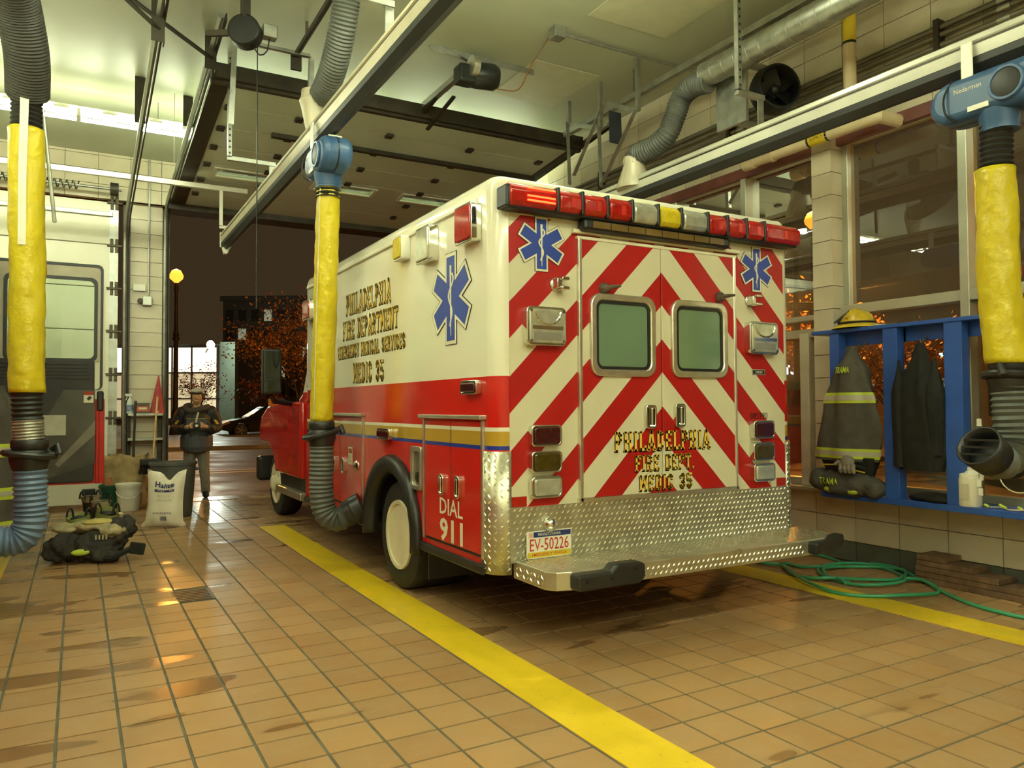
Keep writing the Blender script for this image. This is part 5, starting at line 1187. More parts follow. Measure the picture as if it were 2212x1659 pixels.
# ---------------------------------------------------------------- stepped timber block
M_wood = mat('old_timber', (.16, .09, .045), .75, var=.35, scale=14, bump=.2, bscale=50)
wb = thing('stepped_timber_block', (5.66, 3.2, 0), 'stepped block of stacked dark timber boards against the base tiles', 'timber block')
for k, ye_ in enumerate((2.55, 2.78, 2.98, 3.16, 3.36)):
    obj('board', MB().box(5.56+.004*(k % 2), 5.78, ye_, 3.60-.006*k, k*.043, k*.043+.042), M_wood, wb, bevel=.004, segs=1)
# ---------------------------------------------------------------- green hose
px_path = [(1955, 1252), (1990, 1258), (2022, 1270), (2026, 1280), (2000, 1288), (1950, 1291), (1880, 1288), (1800, 1279), (1730, 1254), (1692, 1224), (1700, 1217), (1730, 1226), (1765, 1229), (1812, 1224), (1806, 1210), (1760, 1200), (1700, 1196), (1645, 1202), (1634, 1212), (1655, 1222), (1688, 1224), (1712, 1240), (1750, 1250), (1800, 1254), (1860, 1254), (1930, 1252), (1955, 1246), (1950, 1236), (1900, 1226), (1840, 1224), (1790, 1230), (1778, 1236), (1795, 1250), (1850, 1264), (1920, 1267), (1955, 1255), (1930, 1234), (1880, 1222), (1820, 1222), (1772, 1226), (1772, 1240), (1800, 1252), (1822, 1259)]
pts = []
for i, (a, b_) in enumerate(px_path):
    p_ = PZ(a, b_, .014); p_.z = .012+.011*(1+math.sin(i*1.7)); p_.x = min(p_.x, 5.76 if p_.y > 3.66 else 5.53); pts.append(p_)
tail = [(1880, 1222), (1930, 1230), (1980, 1247), (2030, 1275), (2090, 1302), (2150, 1320), (2212, 1334), (2300, 1345)]
gh = thing('garden_hose', PZ(1850, 1250, 0), 'coiled green garden hose lying on the floor by the window wall', 'hose')
M_green = mat('green_hose', (.05, .34, .17), .35, var=.12)
obj('hose_coil', MB().tube(cr(pts, .03), .0125, 9), M_green, gh, smooth=1)
obj('hose_tail', MB().tube(cr([Vector((*PZ(a, b_, .013).xy, .0135+.02*(i < 2))) for i, (a, b_) in enumerate(tail)], .03), .0125, 9), M_green, gh, smooth=1)
e = PZ(1823, 1259, .015); obj('hose_end', MB().cyl(e, e+Vector((.03, -.03, 0)), .017), M_green, gh, smooth=1)
# ================================================================ fire engine with open cab door (left edge)
EX, EY = -.74, 8.8
fe = thing('fire_engine', (-2.0, 8.4, 0), 'red and white fire engine with its cab door standing open', 'fire engine')
def two_band(name, zb, up, lo):
    m = bpy.data.materials.new(name); nt, N, L, b = nodes(m); tc = N.new('ShaderNodeTexCoord'); s = N.new('ShaderNodeSeparateXYZ'); L.new(tc.outputs['Object'], s.inputs[0])
    g = N.new('ShaderNodeMath'); g.operation = 'GREATER_THAN'; g.inputs[1].default_value = zb; L.new(s.outputs[2], g.inputs[0])
    x = N.new('ShaderNodeMix'); x.data_type = 'RGBA'; L.new(g.outputs[0], x.inputs[0]); x.inputs[6].default_value = (*lo, 1); x.inputs[7].default_value = (*up, 1)
    L.new(x.outputs[2], b.inputs['Base Color']); b.inputs['Roughness'].default_value = .18; return m
d_tr, d_br = PY(229, 572, EY), PY(229, 1043, EY); zs_ = PY(229, 862, EY).z
M_fe = two_band('engine_paint', zs_, WHT, (.48, .014, .012))
obj('cab_body', MB().box(-3.15, EX, 8.84, 10.6, .55, 2.95).box(-3.15, EX-.9, 7.7, 8.84, .55, 2.95).box(-3.15, EX, 6.9, 7.70, .55, 2.95).box(-3.15, EX, 7.6, 8.9, 2.78, 2.95).box(-3.15, EX, 7.6, 8.9, .45, .62), M_fe, fe, bevel=.03)
obj('cab_interior', MB().box(EX-.92, EX-.88, 7.72, 8.82, .62, 2.78), M_black, fe)
obj('rear_body', MB().box(-3.15, EX, 1.2, 6.8, .5, 2.7), M_fe, fe, bevel=.02)
obj('windscreen', MB().box(-3.0, EX-.15, 10.59, 10.62, 1.65, 2.75), mat('dark_cab_glass', (.05, .10, .08), .06), fe, bevel=.01)
obj('front_bumper', MB().box(-3.2, EX+.03, 10.6, 10.95, .45, .8), M_chrome, fe, bevel=.03)
for y in (9.7, 4.0):
    for x, s in ((EX-.02, 1), (-3.12, -1)):
        o = obj('wheel_tyre', MB().lathe([(.29, -.28), (.49, -.28), (.52, -.24), (.52, -.04), (.47, 0), (.30, 0)], (x, y, .52), (s, 0, 0), 28), M_tyre, fe, smooth=35)
        obj('rim', MB().lathe([(.30, -.005), (.27, -.06), (.12, -.07), (.10, .02), (0, .03)], (x, y, .52), (s, 0, 0), 28), M_chrome, o, smooth=35)
obj('grab_rail', MB().tube([(EX, 7.66, 1.0), (EX+.06, 7.64, 1.05), (EX+.06, 7.64, 2.2), (EX, 7.66, 2.25)], .018, 8), M_chrome, fe, smooth=1)
obj('door_pillar', MB().box(EX-.02, EX+.06, EY+.05, EY+.12, .6, 2.85), M_black, fe)
# the door
x0_, x1_, zb_, zt_ = EX, d_tr.x, d_br.z, d_tr.z
wz0, wz1 = PY(210, 778, EY).z, PY(210, 606, EY).z
wxa, wxb = x0_+.14, PY(208, 700, EY).x
dr_ = obj('cab_door', MB().box(x0_, x1_, EY, EY+.06, zb_, wz0).box(x0_, wxa, EY, EY+.06, wz0, zt_).box(wxb, x1_, EY, EY+.06, wz0, zt_).box(wxa, wxb, EY, EY+.06, wz1, zt_), M_fe, fe, label='open cab door, black inside, red and white outside')
tx1 = PY(218, 900, EY).x; tzb = zb_+.02
M_trim = mat('black_door_trim', (.032, .028, .022), .55, var=.3, scale=5)
fd = lambda u, v, d: (u, EY-d, v)
obj('inner_trim', MB().prism(rrect(x0_+.02, tx1-.06, tzb, wz0+.0, .03, 3), fd, -.005, .02), M_trim, dr_, bevel=.008)
obj('upper_trim', MB().ring(rrect(x0_+.02, tx1, wz0-.02, zt_-.02, .05, 4), rrect(wxa, wxb, wz0+.005, wz1, .04, 4), fd, -.002, .012), mat('pale_door_lining', (.50, .45, .33), .5), dr_)
obj('door_seal', MB().ring(rrect(x0_+.01, tx1+.012, wz0-.3, zt_-.012, .05, 4), rrect(x0_+.035, tx1-.012, wz0-.3, zt_-.038, .04, 4), fd, -.002, .022), M_black, dr_)
obj('window_frame', MB().ring(rrect(wxa-.03, wxb+.012, wz0-.02, wz1+.02, .06, 4), rrect(wxa, wxb-.02, wz0+.012, wz1-.012, .05, 4), fd, .0, .022), M_black, dr_)
obj('window_glass', MB().add([(wxa, EY+.03, wz0), (wxb, EY+.03, wz0), (wxb, EY+.03, wz1), (wxa, EY+.03, wz1)], [(0, 1, 2, 3)]), glass('cab_door_glass', (.72, .84, .72), 1.), dr_)
for k in range(5): obj('trim_rib', MB().box(x0_+.05, tx1-.12, EY-.03, EY-.015, wz0-.05-.035*k, wz0-.035-.035*k), M_trim, dr_)
pw = [PY(p_[0], p_[1], EY-.03) for p_ in ((206, 908), (205, 938), (126, 1010), (118, 1003))]
obj('stainless_kick_bar', MB().add([tuple(p_) for p_ in pw]+[tuple(p_+Vector((0, .012, 0))) for p_ in pw], [(0, 1, 2, 3), (7, 6, 5, 4), (0, 4, 5, 1), (1, 5, 6, 2), (2, 6, 7, 3), (3, 7, 4, 0)]), mat('brushed_trim', (.20, .18, .14), .4, .5), dr_)
pn = [PY(p_[0], p_[1], EY-.022) for p_ in ((120, 870), (138, 842), (205, 842), (205, 1000), (100, 1035), (100, 905))]
obj('trim_panel', MB().prism([(p_.x, p_.z) for p_ in pn], fd, .018, .024), mat('grey_trim_panel', (.075, .068, .05), .45, .2, var=.3, scale=4), dr_)
a, b_ = PY(181, 846, EY-.03), PY(202, 870, EY-.03)
obj('warning_sticker', MB().box(a.x, b_.x, EY-.032, EY-.027, b_.z, a.z), M_letw, dr_)
obj('sticker_header', MB().box(a.x, b_.x, EY-.034, EY-.029, a.z-.035, a.z), M_redlens, dr_)
obj('sticker_symbol', MB().bar((a.x+.035, EY-.034, b_.z+.03), (b_.x-.025, EY-.034, a.z-.05), .03, .004, (0, 1, 0)), M_black, dr_)
a, b_ = PY(92, 897, EY-.03), PY(142, 940, EY-.03)
obj('paper_sheet', MB().box(a.x, b_.x, EY-.030, EY-.026, b_.z, a.z), mat('old_paper', (.50, .48, .36), .6, var=.12, scale=12), dr_)
obj('red_edge_rib', MB().box(tx1-.045, x1_+.0, EY-.03, EY, zb_, zs_-.02).box(tx1-.02, tx1-.012, EY-.036, EY-.02, zb_, zs_-.03), mat('engine_red', (.48, .014, .012), .25), dr_, bevel=.006)
obj('door_latch', MB().box(x1_-.07, x1_-.01, EY-.05, EY+.0, zs_-.12, zs_+.08), M_black, dr_, bevel=.015)
# coat hung on the engine
ec = thing('turnout_coat', (-.50, 7.95, .12), 'charcoal firefighter coat with lime cuffs hanging on the fire engine', 'coat')
fy = lerp_fn([(.1, .13), (.6, .17), (1.3, .14), (1.55, .05)]); fx = lerp_fn([(.1, .17), (.6, .19), (1.3, .15), (1.55, .04)])
cloth('coat_body', -.58, 7.75, .30, 1.55, fy, fx, M_turn, ec, 6, .07, 12)
for za, zb2 in ((.95, 1.06), (.60, .70), (.34, .42)):
    cloth('lime_stripe', -.58, 7.75, za, zb2, fy, fx, M_lime, ec, 6, .07, 12, .006, 4)
    cloth('silver_stripe', -.58, 7.75, za+.03, zb2-.03, fy, fx, M_silver, ec, 6, .07, 12, .009, 3)
# ---------------------------------------------------------------- boots and gear on the floor
M_boot = mat('black_boot_rubber', (.03, .026, .02), .45, var=.3)
M_tan = mat('tan_lining', (.42, .36, .20), .7, var=.2, scale=12)
M_olive = mat('olive_lining', (.20, .22, .06), .6, var=.3)
def make_boot(band):
    t = thing('rubber_boot', (0, 0, 0), '', 'boot')
    obj('shaft', MB().lathe([(.062, .05), (.068, .15), (.082, .30), (.098, .36), (.094, .36), (.078, .30), (.06, .14), (.0, .12)], (0, 0, 0), (0, 0, 1), 20), M_boot, t, smooth=50)
    obj('foot', MB().ball((0, -.07, .05), .055, .14, .05).ball((0, 0, .06), .062, .075, .06), M_boot, t, remesh=.009)
    obj('sole', MB().prism([(-.05, .06), (.05, .06), (.055, -.12), (.03, -.205), (-.03, -.205), (-.055, -.12)], lambda u, v, d: (u, v, d), 0, .022), M_tyre, t, bevel=.006)
    obj('top_band', MB().lathe([(.083, .30), (.1, .358), (.103, .364), (.095, .366), (.088, .33)], (0, 0, 0), (0, 0, 1), 20), band, t, smooth=50)
    for s in (-1, 1): obj('pull_loop', MB().tube([(s*.092+.05*math.cos(a)*0, .055*math.cos(a), .34+.085*math.sin(a)) for a in [PI*k/10 for k in range(11)]], .009, 6), M_black, t, smooth=1)
    return t
bt = make_boot(M_tan)
for k, (px, py, rz, lab) in enumerate(((195, 1142, .5, 'black rubber boot with pull loops standing behind the turnout gear'), (217, 1156, -.2, 'black rubber boot with pull loops standing behind the turnout gear'))):
    o = bt if k == 0 else copy_tree(bt); p_ = PZ(px, py, 0); o.location = p_; o.rotation_euler.z = rz; tag(o, lab, 'boot', 'standing boots')
gp = thing('turnout_gear', PZ(175, 1200, 0), 'charcoal turnout trousers pushed down around boots with tan lining', 'turnout gear')
G = PZ(172, 1218, 0)
def gpt(dx, dy, z): return Vector((G.x, G.y, 0))+Vector((CR.x, CR.y, 0)).normalized()*dx+Vector((CF.x, CF.y, 0)).normalized()*dy+Vector((0, 0, z))
mb = MB()
for dx, dy, z, a, b_, c_ in ((-.15, .10, .13, .19, .17, .13), (.08, .12, .14, .20, .17, .13), (-.02, .25, .17, .28, .15, .13), (.22, .2, .22, .10, .12, .16), (-.24, .05, .09, .10, .12, .09), (.2, .05, .07, .12, .10, .07), (.27, .3, .28, .07, .09, .10)):
    mb.ball(gpt(dx, dy, z), a, b_, c_)
obj('trouser_cloth', mb, mat('black_turnout_cloth', (.04, .036, .028), .85, var=.3, scale=9, bump=.5, bscale=30), gp, remesh=.012, sm=5, disp=(.09, .11))
mb = MB()
for dx, dy, z, a, b_, c_ in ((-.14, .22, .28, .21, .17, .05), (.08, .20, .31, .22, .17, .055), (.22, .12, .27, .11, .10, .06)): mb.ball(gpt(dx, dy, z), a, b_, c_)
obj('tan_lining', mb, M_tan, gp, remesh=.010, sm=4, disp=(.05, .09))
obj('yellow_lining', MB().ball(gpt(.10, .12, .345), .13, .08, .03), mat('yellow_lining', (.55, .45, .14), .7, var=.2), gp, smooth=1)
for dx, dy, z, rt in ((-.17, .29, .33, .12), (.06, .33, .37, -.1)):
    c = gpt(dx, dy, z); ax = Vector((CR.x, CR.y, 0)).normalized()
    obj('boot_top', MB().lathe([(.078, -.10), (.10, .02), (.095, .05), (.08, .03), (.07, -.08)], c, (ax*.2*(-1 if dx < 0 else 1)+Vector((0, -.25, .9))), 20), M_olive, gp, smooth=50)
    obj('boot_mouth', MB().ball(c+Vector((0, -.02, .02)), .075, .06, .03), M_black, gp, smooth=1)
    for s in (-1, 1): obj('pull_loop', MB().tube([c+ax*(s*.085)+Vector((0, .02*math.cos(t), .03+.085*math.sin(t)))+ax*(.03*math.cos(t)) for t in [PI*k/8 for k in range(9)]], .009, 6), M_black, gp, smooth=1)
obj('lime_patch', MB().ball(gpt(.04, -.055, .11), .075, .02, .028), M_lime, gp, smooth=1)
obj('belt_strap', MB().tube(cr([gpt(.16, .0, .06), gpt(.28, -.02, .05), gpt(.36, .02, .09), gpt(.42, .05, .12)], .03), .028, 6), M_blackc, gp, smooth=1)
obj('belt_pad', MB().obox(gpt(.47, .06, .12), (.06, -.02, -.01), (0, .02, 0), (.01, 0, .05)), M_blackc, gp, bevel=.012)
obj('buckle', MB().obox(gpt(.22, .26, .40), (.02, 0, 0), (0, .01, 0), (0, 0, .012)), M_chrome, gp, bevel=.004)
for k in range(4): obj('stitch_mark', MB().obox(gpt(.15+.025*k, -.02+.01*k, .23), (.006, 0, 0), (0, .004, 0), (0, 0, .02)), M_tan, gp)
# ---------------------------------------------------------------- salt bag
b0 = PZ(345, 1141, 0); bh = PY(345, 1022, b0.y).z
sb = thing('salt_bag', b0, 'full white plastic bag of rock salt standing on the floor tiles', 'bag')
R2 = Vector((CR.x, CR.y, 0)).normalized(); F2 = Vector((CF.x, CF.y, 0)).normalized()
def bagp(u, v, d): return b0+R2*u+F2*(d+.10+v*.12)+Vector((0, 0, v))
W_ = .225; rows = []; nu, nv = 14, 18
def bagshape(sgn):
    rows = []
    for j in range(nv+1):
        v = bh*j/nv; row = []
        for i in range(nu+1):
            u = -1+2*i/nu
            th = .085*(max(0, 1-abs(u)**2.6))**.6*(max(0, 1-abs(2*v/bh-1)**4))**.6*(1.25-.5*v/bh)
            wv = W_*(1-.10*math.sin(PI*v/bh)) + (.03 if v < .05 else 0)
            top = -.10*math.exp(-((u-.15)/.28)**2)*(v/bh)**6+(.03*abs(u)**3)*(v/bh)**4
            row.append(bagp(u*wv, v+top, sgn*th+.006*math.sin(9*u+14*v)*(1-abs(u))))
        rows.append(row)
    return rows
f_ = bagshape(-1); k_ = bagshape(1)
mb = MB().sheet(f_).sheet(k_)
M_bag = mat('white_poly_bag', (.80, .74, .58), .35, var=.05, scale=10, bump=.25, bscale=14)
bgo = obj('bag_film', mb, M_bag, sb, smooth=80)
def bagface(u, v):
    i = min(nu-.001, max(0, (u/W_+1)/2*nu)); j = min(nv-.001, max(0, v/bh*nv)); i0, j0 = int(i), int(j); fu, fv = i-i0, j-j0
    a = f_[j0][i0].lerp(f_[j0][i0+1], fu); b_ = f_[j0+1][i0].lerp(f_[j0+1][i0+1], fu); return a.lerp(b_, fv)-F2*.006
M_navy = mat('navy_ink', (.02, .025, .12), .5); M_gri = mat('pale_grey_ink', (.45, .42, .36), .6)
def bagtext(s, u0, v0, w, h, m, bold=0.):
    obj('bag_lettering', sans(s, lambda u, v, d: bagface(u0+u, v0+v), w, h, bold=bold), m, sb)
k = bh/.70
bagtext('Halite', -.10, .51*k, .23, .075*k, M_navy, .03)
obj('bag_band', MB().sheet([[bagface(-.105+.03*i, z) for i in range(9)] for z in (.455*k, .485*k)]), M_navy, sb)
bagtext('Melting Rock Salt', -.095, .460*k, .215, .02*k, M_bag, .02)
bagtext('MELTS ICE\nAND SNOW', -.07, .33*k, .19, .085*k, M_gri)
bagtext('Net Wt. 50 lb (22.7 kg)', -.10, .17*k, .22, .028*k, M_navy, .02)
for i in range(9): obj('bar_code', MB().sheet([[bagface(-.01+.009*i, z), bagface(-.006+.009*i+.002*(i % 2), z)] for z in (.09*k, .145*k)]), M_navy, sb)
# ---------------------------------------------------------------- bin, buckets, brown bag
c0 = PY(374, 1050, 10.45); tcx, tcy = c0.x, 10.45; th_ = PY(374, 1000, 10.2).z
tb = thing('rubbish_bin', (tcx, tcy, 0), 'large dark grey round plastic rubbish bin without lid', 'bin')
M_bin = mat('grey_bin_plastic', (.11, .115, .10), .45, var=.15)
obj('bin_body', MB().lathe([(.215, .0), (.22, .02), (.245, th_*.5), (.262, th_-.05), (.262, th_-.04), (.28, th_-.035), (.28, th_), (.255, th_), (.235, th_*.5), (.2, .03), (0, .03)], (tcx, tcy, 0), (0, 0, 1), 32), M_bin, tb, smooth=40)
for s in (-1, 1): obj('bin_handle', MB().box(tcx+s*.26-.03, tcx+s*.26+.03, tcy-.06, tcy+.06, th_-.12, th_-.08), M_bin, tb, bevel=.01)
c = PZ(277, 1103, 0); c = Vector((c.x, c.y+.02, 0))
wbk = thing('white_bucket', c, 'white plastic bucket with lid beside the salt bag', 'bucket')
obj('body', MB().lathe([(.125, 0), (.13, .01), (.145, .30), (.152, .30), (.152, .335), (.14, .335)], c, (0, 0, 1), 26), M_white, wbk, smooth=40)
obj('lid', MB().lathe([(.158, .325), (.158, .355), (.14, .36), (.13, .352), (0, .352)], c, (0, 0, 1), 26), M_white, wbk, smooth=40)
obj('bail', MB().tube([c+Vector((.15*math.cos(t), -.05-.09*math.sin(t), .27-.10*math.sin(t))) for t in [PI*q_/10 for q_ in range(11)]], .004, 5), M_galv, wbk, smooth=1)
c = PZ(243, 1103, 0); c = Vector((c.x-.02, c.y+.06, 0))
gb = thing('green_bucket', c, 'dark green plastic bucket behind the white bucket', 'bucket')
obj('body', MB().lathe([(.115, 0), (.12, .01), (.14, .30), (.148, .31), (.148, .34), (.135, .34), (.12, .05), (0, .04)], c, (0, 0, 1), 26), mat('green_bucket_plastic', (.015, .10, .06), .2, var=.2), gb, smooth=40)
obj('rim_band', MB().lathe([(.146, .24), (.15, .245), (.15, .26), (.144, .262)], c, (0, 0, 1), 26), mat('green_bucket_plastic', (.015, .10, .06), .2), gb, smooth=40)
c = PY(270, 1010, 11.62); bz = PY(270, 982, 11.62).z
bb = thing('brown_paper_bag', (c.x, 11.62, 0), 'crumpled brown paper bag standing behind the buckets', 'bag')
M_paper = mat('brown_paper', (.36, .25, .11), .75, var=.3, scale=8, bump=.5, bscale=12)
rg = random.Random(2); mb = MB(); rows = []
for j in range(13):
    z = bz*j/12; row = []
    for i in range(30):
        a = 2*PI*i/30; sx, sy = .25+.03*(j > 8), .13
        w = (abs(math.cos(a))**4+abs(math.sin(a))**4)**-.25*(1+rg.uniform(-.03, .03)*(1+j*.12))
        row.append((c.x+math.cos(a)*sx*w, 11.62+math.sin(a)*sy*w, z+(rg.uniform(-.04, .03) if j == 12 else 0)))
    row.append(row[0]); rows.append(row)
obj('paper', mb.sheet(rows), M_paper, bb, smooth=20, solid=.005, disp=(.07, .09))
obj('contents', MB().ball((c.x, 11.62, bz*.72), .22, .11, .05), mat('brown_contents', (.25, .14, .06), .8, var=.4, scale=15), bb, smooth=1)
obj('printed_patch', MB().box(c.x-.24, c.x-.16, 11.478, 11.484, bz*.28, bz*.6), mat('faded_red_print', (.45, .16, .06), .7, var=.3, scale=30), bb)
# ---------------------------------------------------------------- shelf on the pier with bottles, brooms
sx0, sx1 = .60, 1.04
sh = thing('wall_shelf', (.82, YF-.12, .3), 'small two level steel shelf fixed on the tiled pier', 'shelf')
for z in (PY(310, 893, 11.8).z, PY(310, 946, 11.8).z): obj('shelf_board', MB().box(sx0, sx1, YF-.24, YF, z-.035, z), M_galv, sh, bevel=.004)
for x in (sx0+.02, sx1-.03): obj('side_post', MB().box(x-.025, x+.025, YF-.05, YF, .25, PY(310, 893, 11.8).z), M_dark, sh)
zt1 = PY(310, 893, 11.8).z
c = Vector((PY(281, 880, 11.8).x, 11.82, zt1)); sbt = thing('spray_bottle', c, 'white spray bottle with trigger head on the upper shelf of the tiled pier', 'bottle')
obj('body', MB().lathe([(.042, 0), (.045, .01), (.045, .14), (.03, .19), (.016, .21), (.016, .235)], c, (0, 0, 1), 18), mat('pale_bottle', (.62, .64, .60), .3, var=.05), sbt, smooth=40)
obj('label_wrap', MB().lathe([(.0455, .03), (.0458, .04), (.0458, .11), (.0455, .12)], c, (0, 0, 1), 18), mat('blue_label', (.25, .28, .42), .5, var=.4, scale=25), sbt, smooth=40)
obj('trigger_head', MB().box(c.x-.06, c.x+.025, c.y-.015, c.y+.015, c.z+.235, c.z+.275).bar((c.x-.03, c.y, c.z+.24), (c.x-.055, c.y, c.z+.18), .012, .012), M_white, sbt, bevel=.005)
c = Vector((PY(308, 880, 11.8).x, 11.82, zt1)); tn = thing('product_box', c, 'small dark box with red and white label on the upper shelf of the tiled pier', 'box')
obj('carton', MB().box(c.x-.085, c.x+.085, c.y-.05, c.y+.05, c.z, c.z+.14), mat('dark_carton', (.10, .09, .06), .5, var=.2), tn, bevel=.004)
obj('label_print', MB().box(c.x-.075, c.x+.075, c.y-.052, c.y-.049, c.z+.03, c.z+.10), mat('red_label', (.55, .10, .03), .5, var=.3, scale=30), tn)
obj('label_print', MB().box(c.x-.05, c.x+.05, c.y-.053, c.y-.05, c.z+.055, c.z+.085), M_letw, tn)
c = Vector((PY(344, 880, 11.8).x-.03, 11.80, zt1)); fl = thing('red_pennant', c, 'faded red pennant rolled up on the upper shelf beside the track', 'flag')
zf = PY(350, 812, 11.8).z
mb = MB(); rows = []
for j in range(11):
    t = j/10; w = .085*(1-t)+.008; rows.append([(c.x+.02*t+w*math.cos(a)*(1+.15*math.sin(3*a)), c.y+.05*math.sin(a)*(1-t*.7), c.z+(zf-c.z)*t) for a in [2*PI*k/12 for k in range(13)]])
obj('cloth', mb.sheet(rows), mat('faded_red_cloth', (.40, .06, .06), .8, var=.25, scale=10), fl, smooth=60)
obj('base', MB().cyl(c, c+Vector((0, 0, .03)), .05), M_white, fl, smooth=1)
# pole and broom
a, b_ = PY(293, 866, 11.66), PY(289, 975, 11.62)
bp2 = thing('black_pole', (b_.x, 11.6, 0), 'black pole leaning on the small shelf of the tiled pier', 'pole')
obj('shaft', MB().cyl((b_.x-.03, 11.55, 0), a, .016, n=10), M_black, bp2, smooth=1)
a = PY(340, 858, 11.68); b_ = PY(331, 990, 11.35)
br = thing('push_broom', (b_.x, 11.3, 0), 'push broom with pale wooden handle leaning beside the bin', 'broom')
obj('handle', MB().cyl(b_, a, .014, n=10), mat('pale_wood', (.52, .34, .14), .5, var=.15), br, smooth=1)
hd_ = b_+(b_-a).normalized()*.04
obj('head', MB().box(hd_.x-.16, hd_.x+.10, hd_.y-.04, hd_.y+.04, hd_.z-.05, hd_.z+.03), M_black, br, bevel=.01)
bm2 = MB(); rg = random.Random(5)
for k in range(120):
    x = hd_.x-.155+.25*rg.random(); y = hd_.y-.03+.06*rg.random(); bm2.cyl((x, y, hd_.z-.05), (x+rg.uniform(-.03, .03), y+rg.uniform(-.03, .03), hd_.z-.17), .004, n=3)
obj('bristles', bm2, M_blackc, br, kind='stuff')
obj('handle_shaft', MB().cyl((hd_.x, hd_.y+.06, 0), (hd_.x, hd_.y+.02, hd_.z), .02, n=8), M_black, br, smooth=1)
# ================================================================ person
pc = PY(424, 1075, 12.35); pc = Vector((pc.x, 12.35, -.03))
pf = Vector((-.13, -.99, 0)).normalized(); ps = Vector((.99, -.13, 0)).normalized()
def pp(s, f, z): return pc+ps*s+pf*f+Vector((0, 0, z+.03))
pe = thing('person', pc, 'person in a dark padded jacket, grey trousers and flat cap holding a camera', 'person')
M_skin = mat('skin', (.52, .30, .17), .5, var=.08)
mb = MB()
mb.ball(pp(0, .02, 1.50), .075, .09, .10, 18, 12).ball(pp(0, .045, 1.455), .055, .06, .055)
mb.tube([pp(0, .0, 1.30), pp(0, .0, 1.43)], [.06, .052], 12)
mb.ball(pp(0, .11, 1.488), .013, .018, .018).tube([pp(0, .095, 1.52), pp(0, .115, 1.485)], [.009, .014], 8)
for s in (-1, 1):
    mb.ball(pp(s*.077, .01, 1.49), .012, .02, .03)
    mb.ball(pp(s*.03, .088, 1.515), .022, .012, .008)                # brow
    mb.tube([pp(0, .0, 1.30), pp(s*.14, .0, 1.30), pp(s*.27, -.02, 1.08), pp(s*.19, .17, 1.05), pp(s*.105, .27, 1.075)], [.06, .06, .045, .038, .030], 10)
    mb.tube([pp(s*.08, 0, .85), pp(s*.11, .03, .46), pp(s*.13, 0, .08)], [.08, .055, .04], 10)
    mb.ball(pp(s*.13, .05, .05), .04, .10, .04)
mb.tube([pp(0, 0, .82), pp(0, 0, 1.1), pp(0, 0, 1.32)], [.13, .12, .11], 14)
mb.ball(pp(0, .098, 1.446), .026, .010, .007)
for s in (-1, 1):  # palms, fingers
    mb.ball(pp(s*.085, .295, 1.085), .028, .03, .036)
    for k in range(4): mb.tube([pp(s*.075, .31, 1.11-.018*k), pp(s*.05, .335, 1.112-.018*k), pp(s*.03, .335, 1.112-.018*k)], [.0095, .009, .008], 8)
    mb.tube([pp(s*.09, .29, 1.11), pp(s*.06, .30, 1.135), pp(s*.04, .31, 1.125)], [.011, .010, .009], 8)
body = obj('body', mb, M_skin, pe, remesh=.0065, sm=2)
for s in (-1, 1):
    obj('eye', MB().ball(pp(s*.03, .089, 1.498), .011, .008, .006), M_black, body, smooth=1)
obj('mouth', MB().ball(pp(0, .104, 1.446), .022, .006, .004), mat('lip', (.30, .10, .07), .5), body, smooth=1)
obj('hair', MB().ball(pp(0, -.012, 1.525), .084, .095, .085).ball(pp(-.07, .02, 1.51), .02, .04, .04).ball(pp(.07, .02, 1.51), .02, .04, .04).ball(pp(0, .075, 1.575), .07, .03, .025), mat('black_hair', (.012, .010, .008), .6), pe, remesh=.008, sm=2)
M_cap = mat('pale_grey_cap', (.52, .52, .46), .8, var=.1)
obj('cap', MB().ball(pp(0, .01, 1.60), .095, .115, .045).ball(pp(0, .03, 1.615), .085, .095, .035), M_cap, pe, remesh=.008)
obj('cap_peak', MB().prism([(math.cos(t)*.075, math.sin(t)*.075+.06) for t in [PI*k/12 for k in range(13)]], lambda u, v, d: pp(u, v, 1.575+d-v*.12), 0, .012), M_black, pe, bevel=.004)
M_jkt = mat('black_padded_nylon', (.022, .022, .022), .6, var=.3, scale=8, bump=.3, bscale=18)
M_jg = mat('charcoal_jacket_panel', (.075, .075, .078), .65, var=.2, scale=10, bump=.3, bscale=18)
mb = MB()
mb.tube([pp(0, -.01, .74), pp(0, 0, .80), pp(0, 0, 1.0), pp(0, 0, 1.20), pp(0, -.01, 1.34)], [.215, .225, .215, .21, .13], 20)
for s in (-1, 1):
    mb.tube([pp(s*.10, -.01, 1.33), pp(s*.20, -.01, 1.29), pp(s*.265, -.02, 1.17), pp(s*.30, -.01, 1.05), pp(s*.235, .12, 1.03), pp(s*.14, .23, 1.06)], [.08, .095, .083, .080, .076, .060], 14)
jk = obj('jacket', mb, M_jkt, pe, remesh=.012, sm=5, disp=(.03, .07))
mb = MB().tube([pp(0, -.01, .735), pp(0, 0, .78), pp(0, 0, .92), pp(0, 0, 1.0)], [.217, .232, .228, .20], 20)
obj('jacket_hem_panel', mb, M_jg, jk, remesh=.012, sm=3)
obj('chest_panel', MB().sheet([[pp(u, .225-.9*u*u, z) for u in [-.14+.028*k for k in range(11)]] for z in (1.02, 1.08, 1.14, 1.19)]), M_jg, jk, solid=.008)
M_py = mat('yellow_trim', (.62, .36, .03), .5)
obj('chest_piping', MB().tube([pp(u, .232-.9*u*u, 1.193) for u in [-.14+.028*k for k in range(11)]], .006, 6), mat('olive_piping', (.35, .32, .08), .5), jk)
for s in (-1, 1): obj('sleeve_patch', MB().sheet([[pp(s*(.235+.02*k)+s*.02*j, .075-.012*k, 1.17-.035*j) for k in range(3)] for j in range(4)]), M_py, jk, solid=.008)
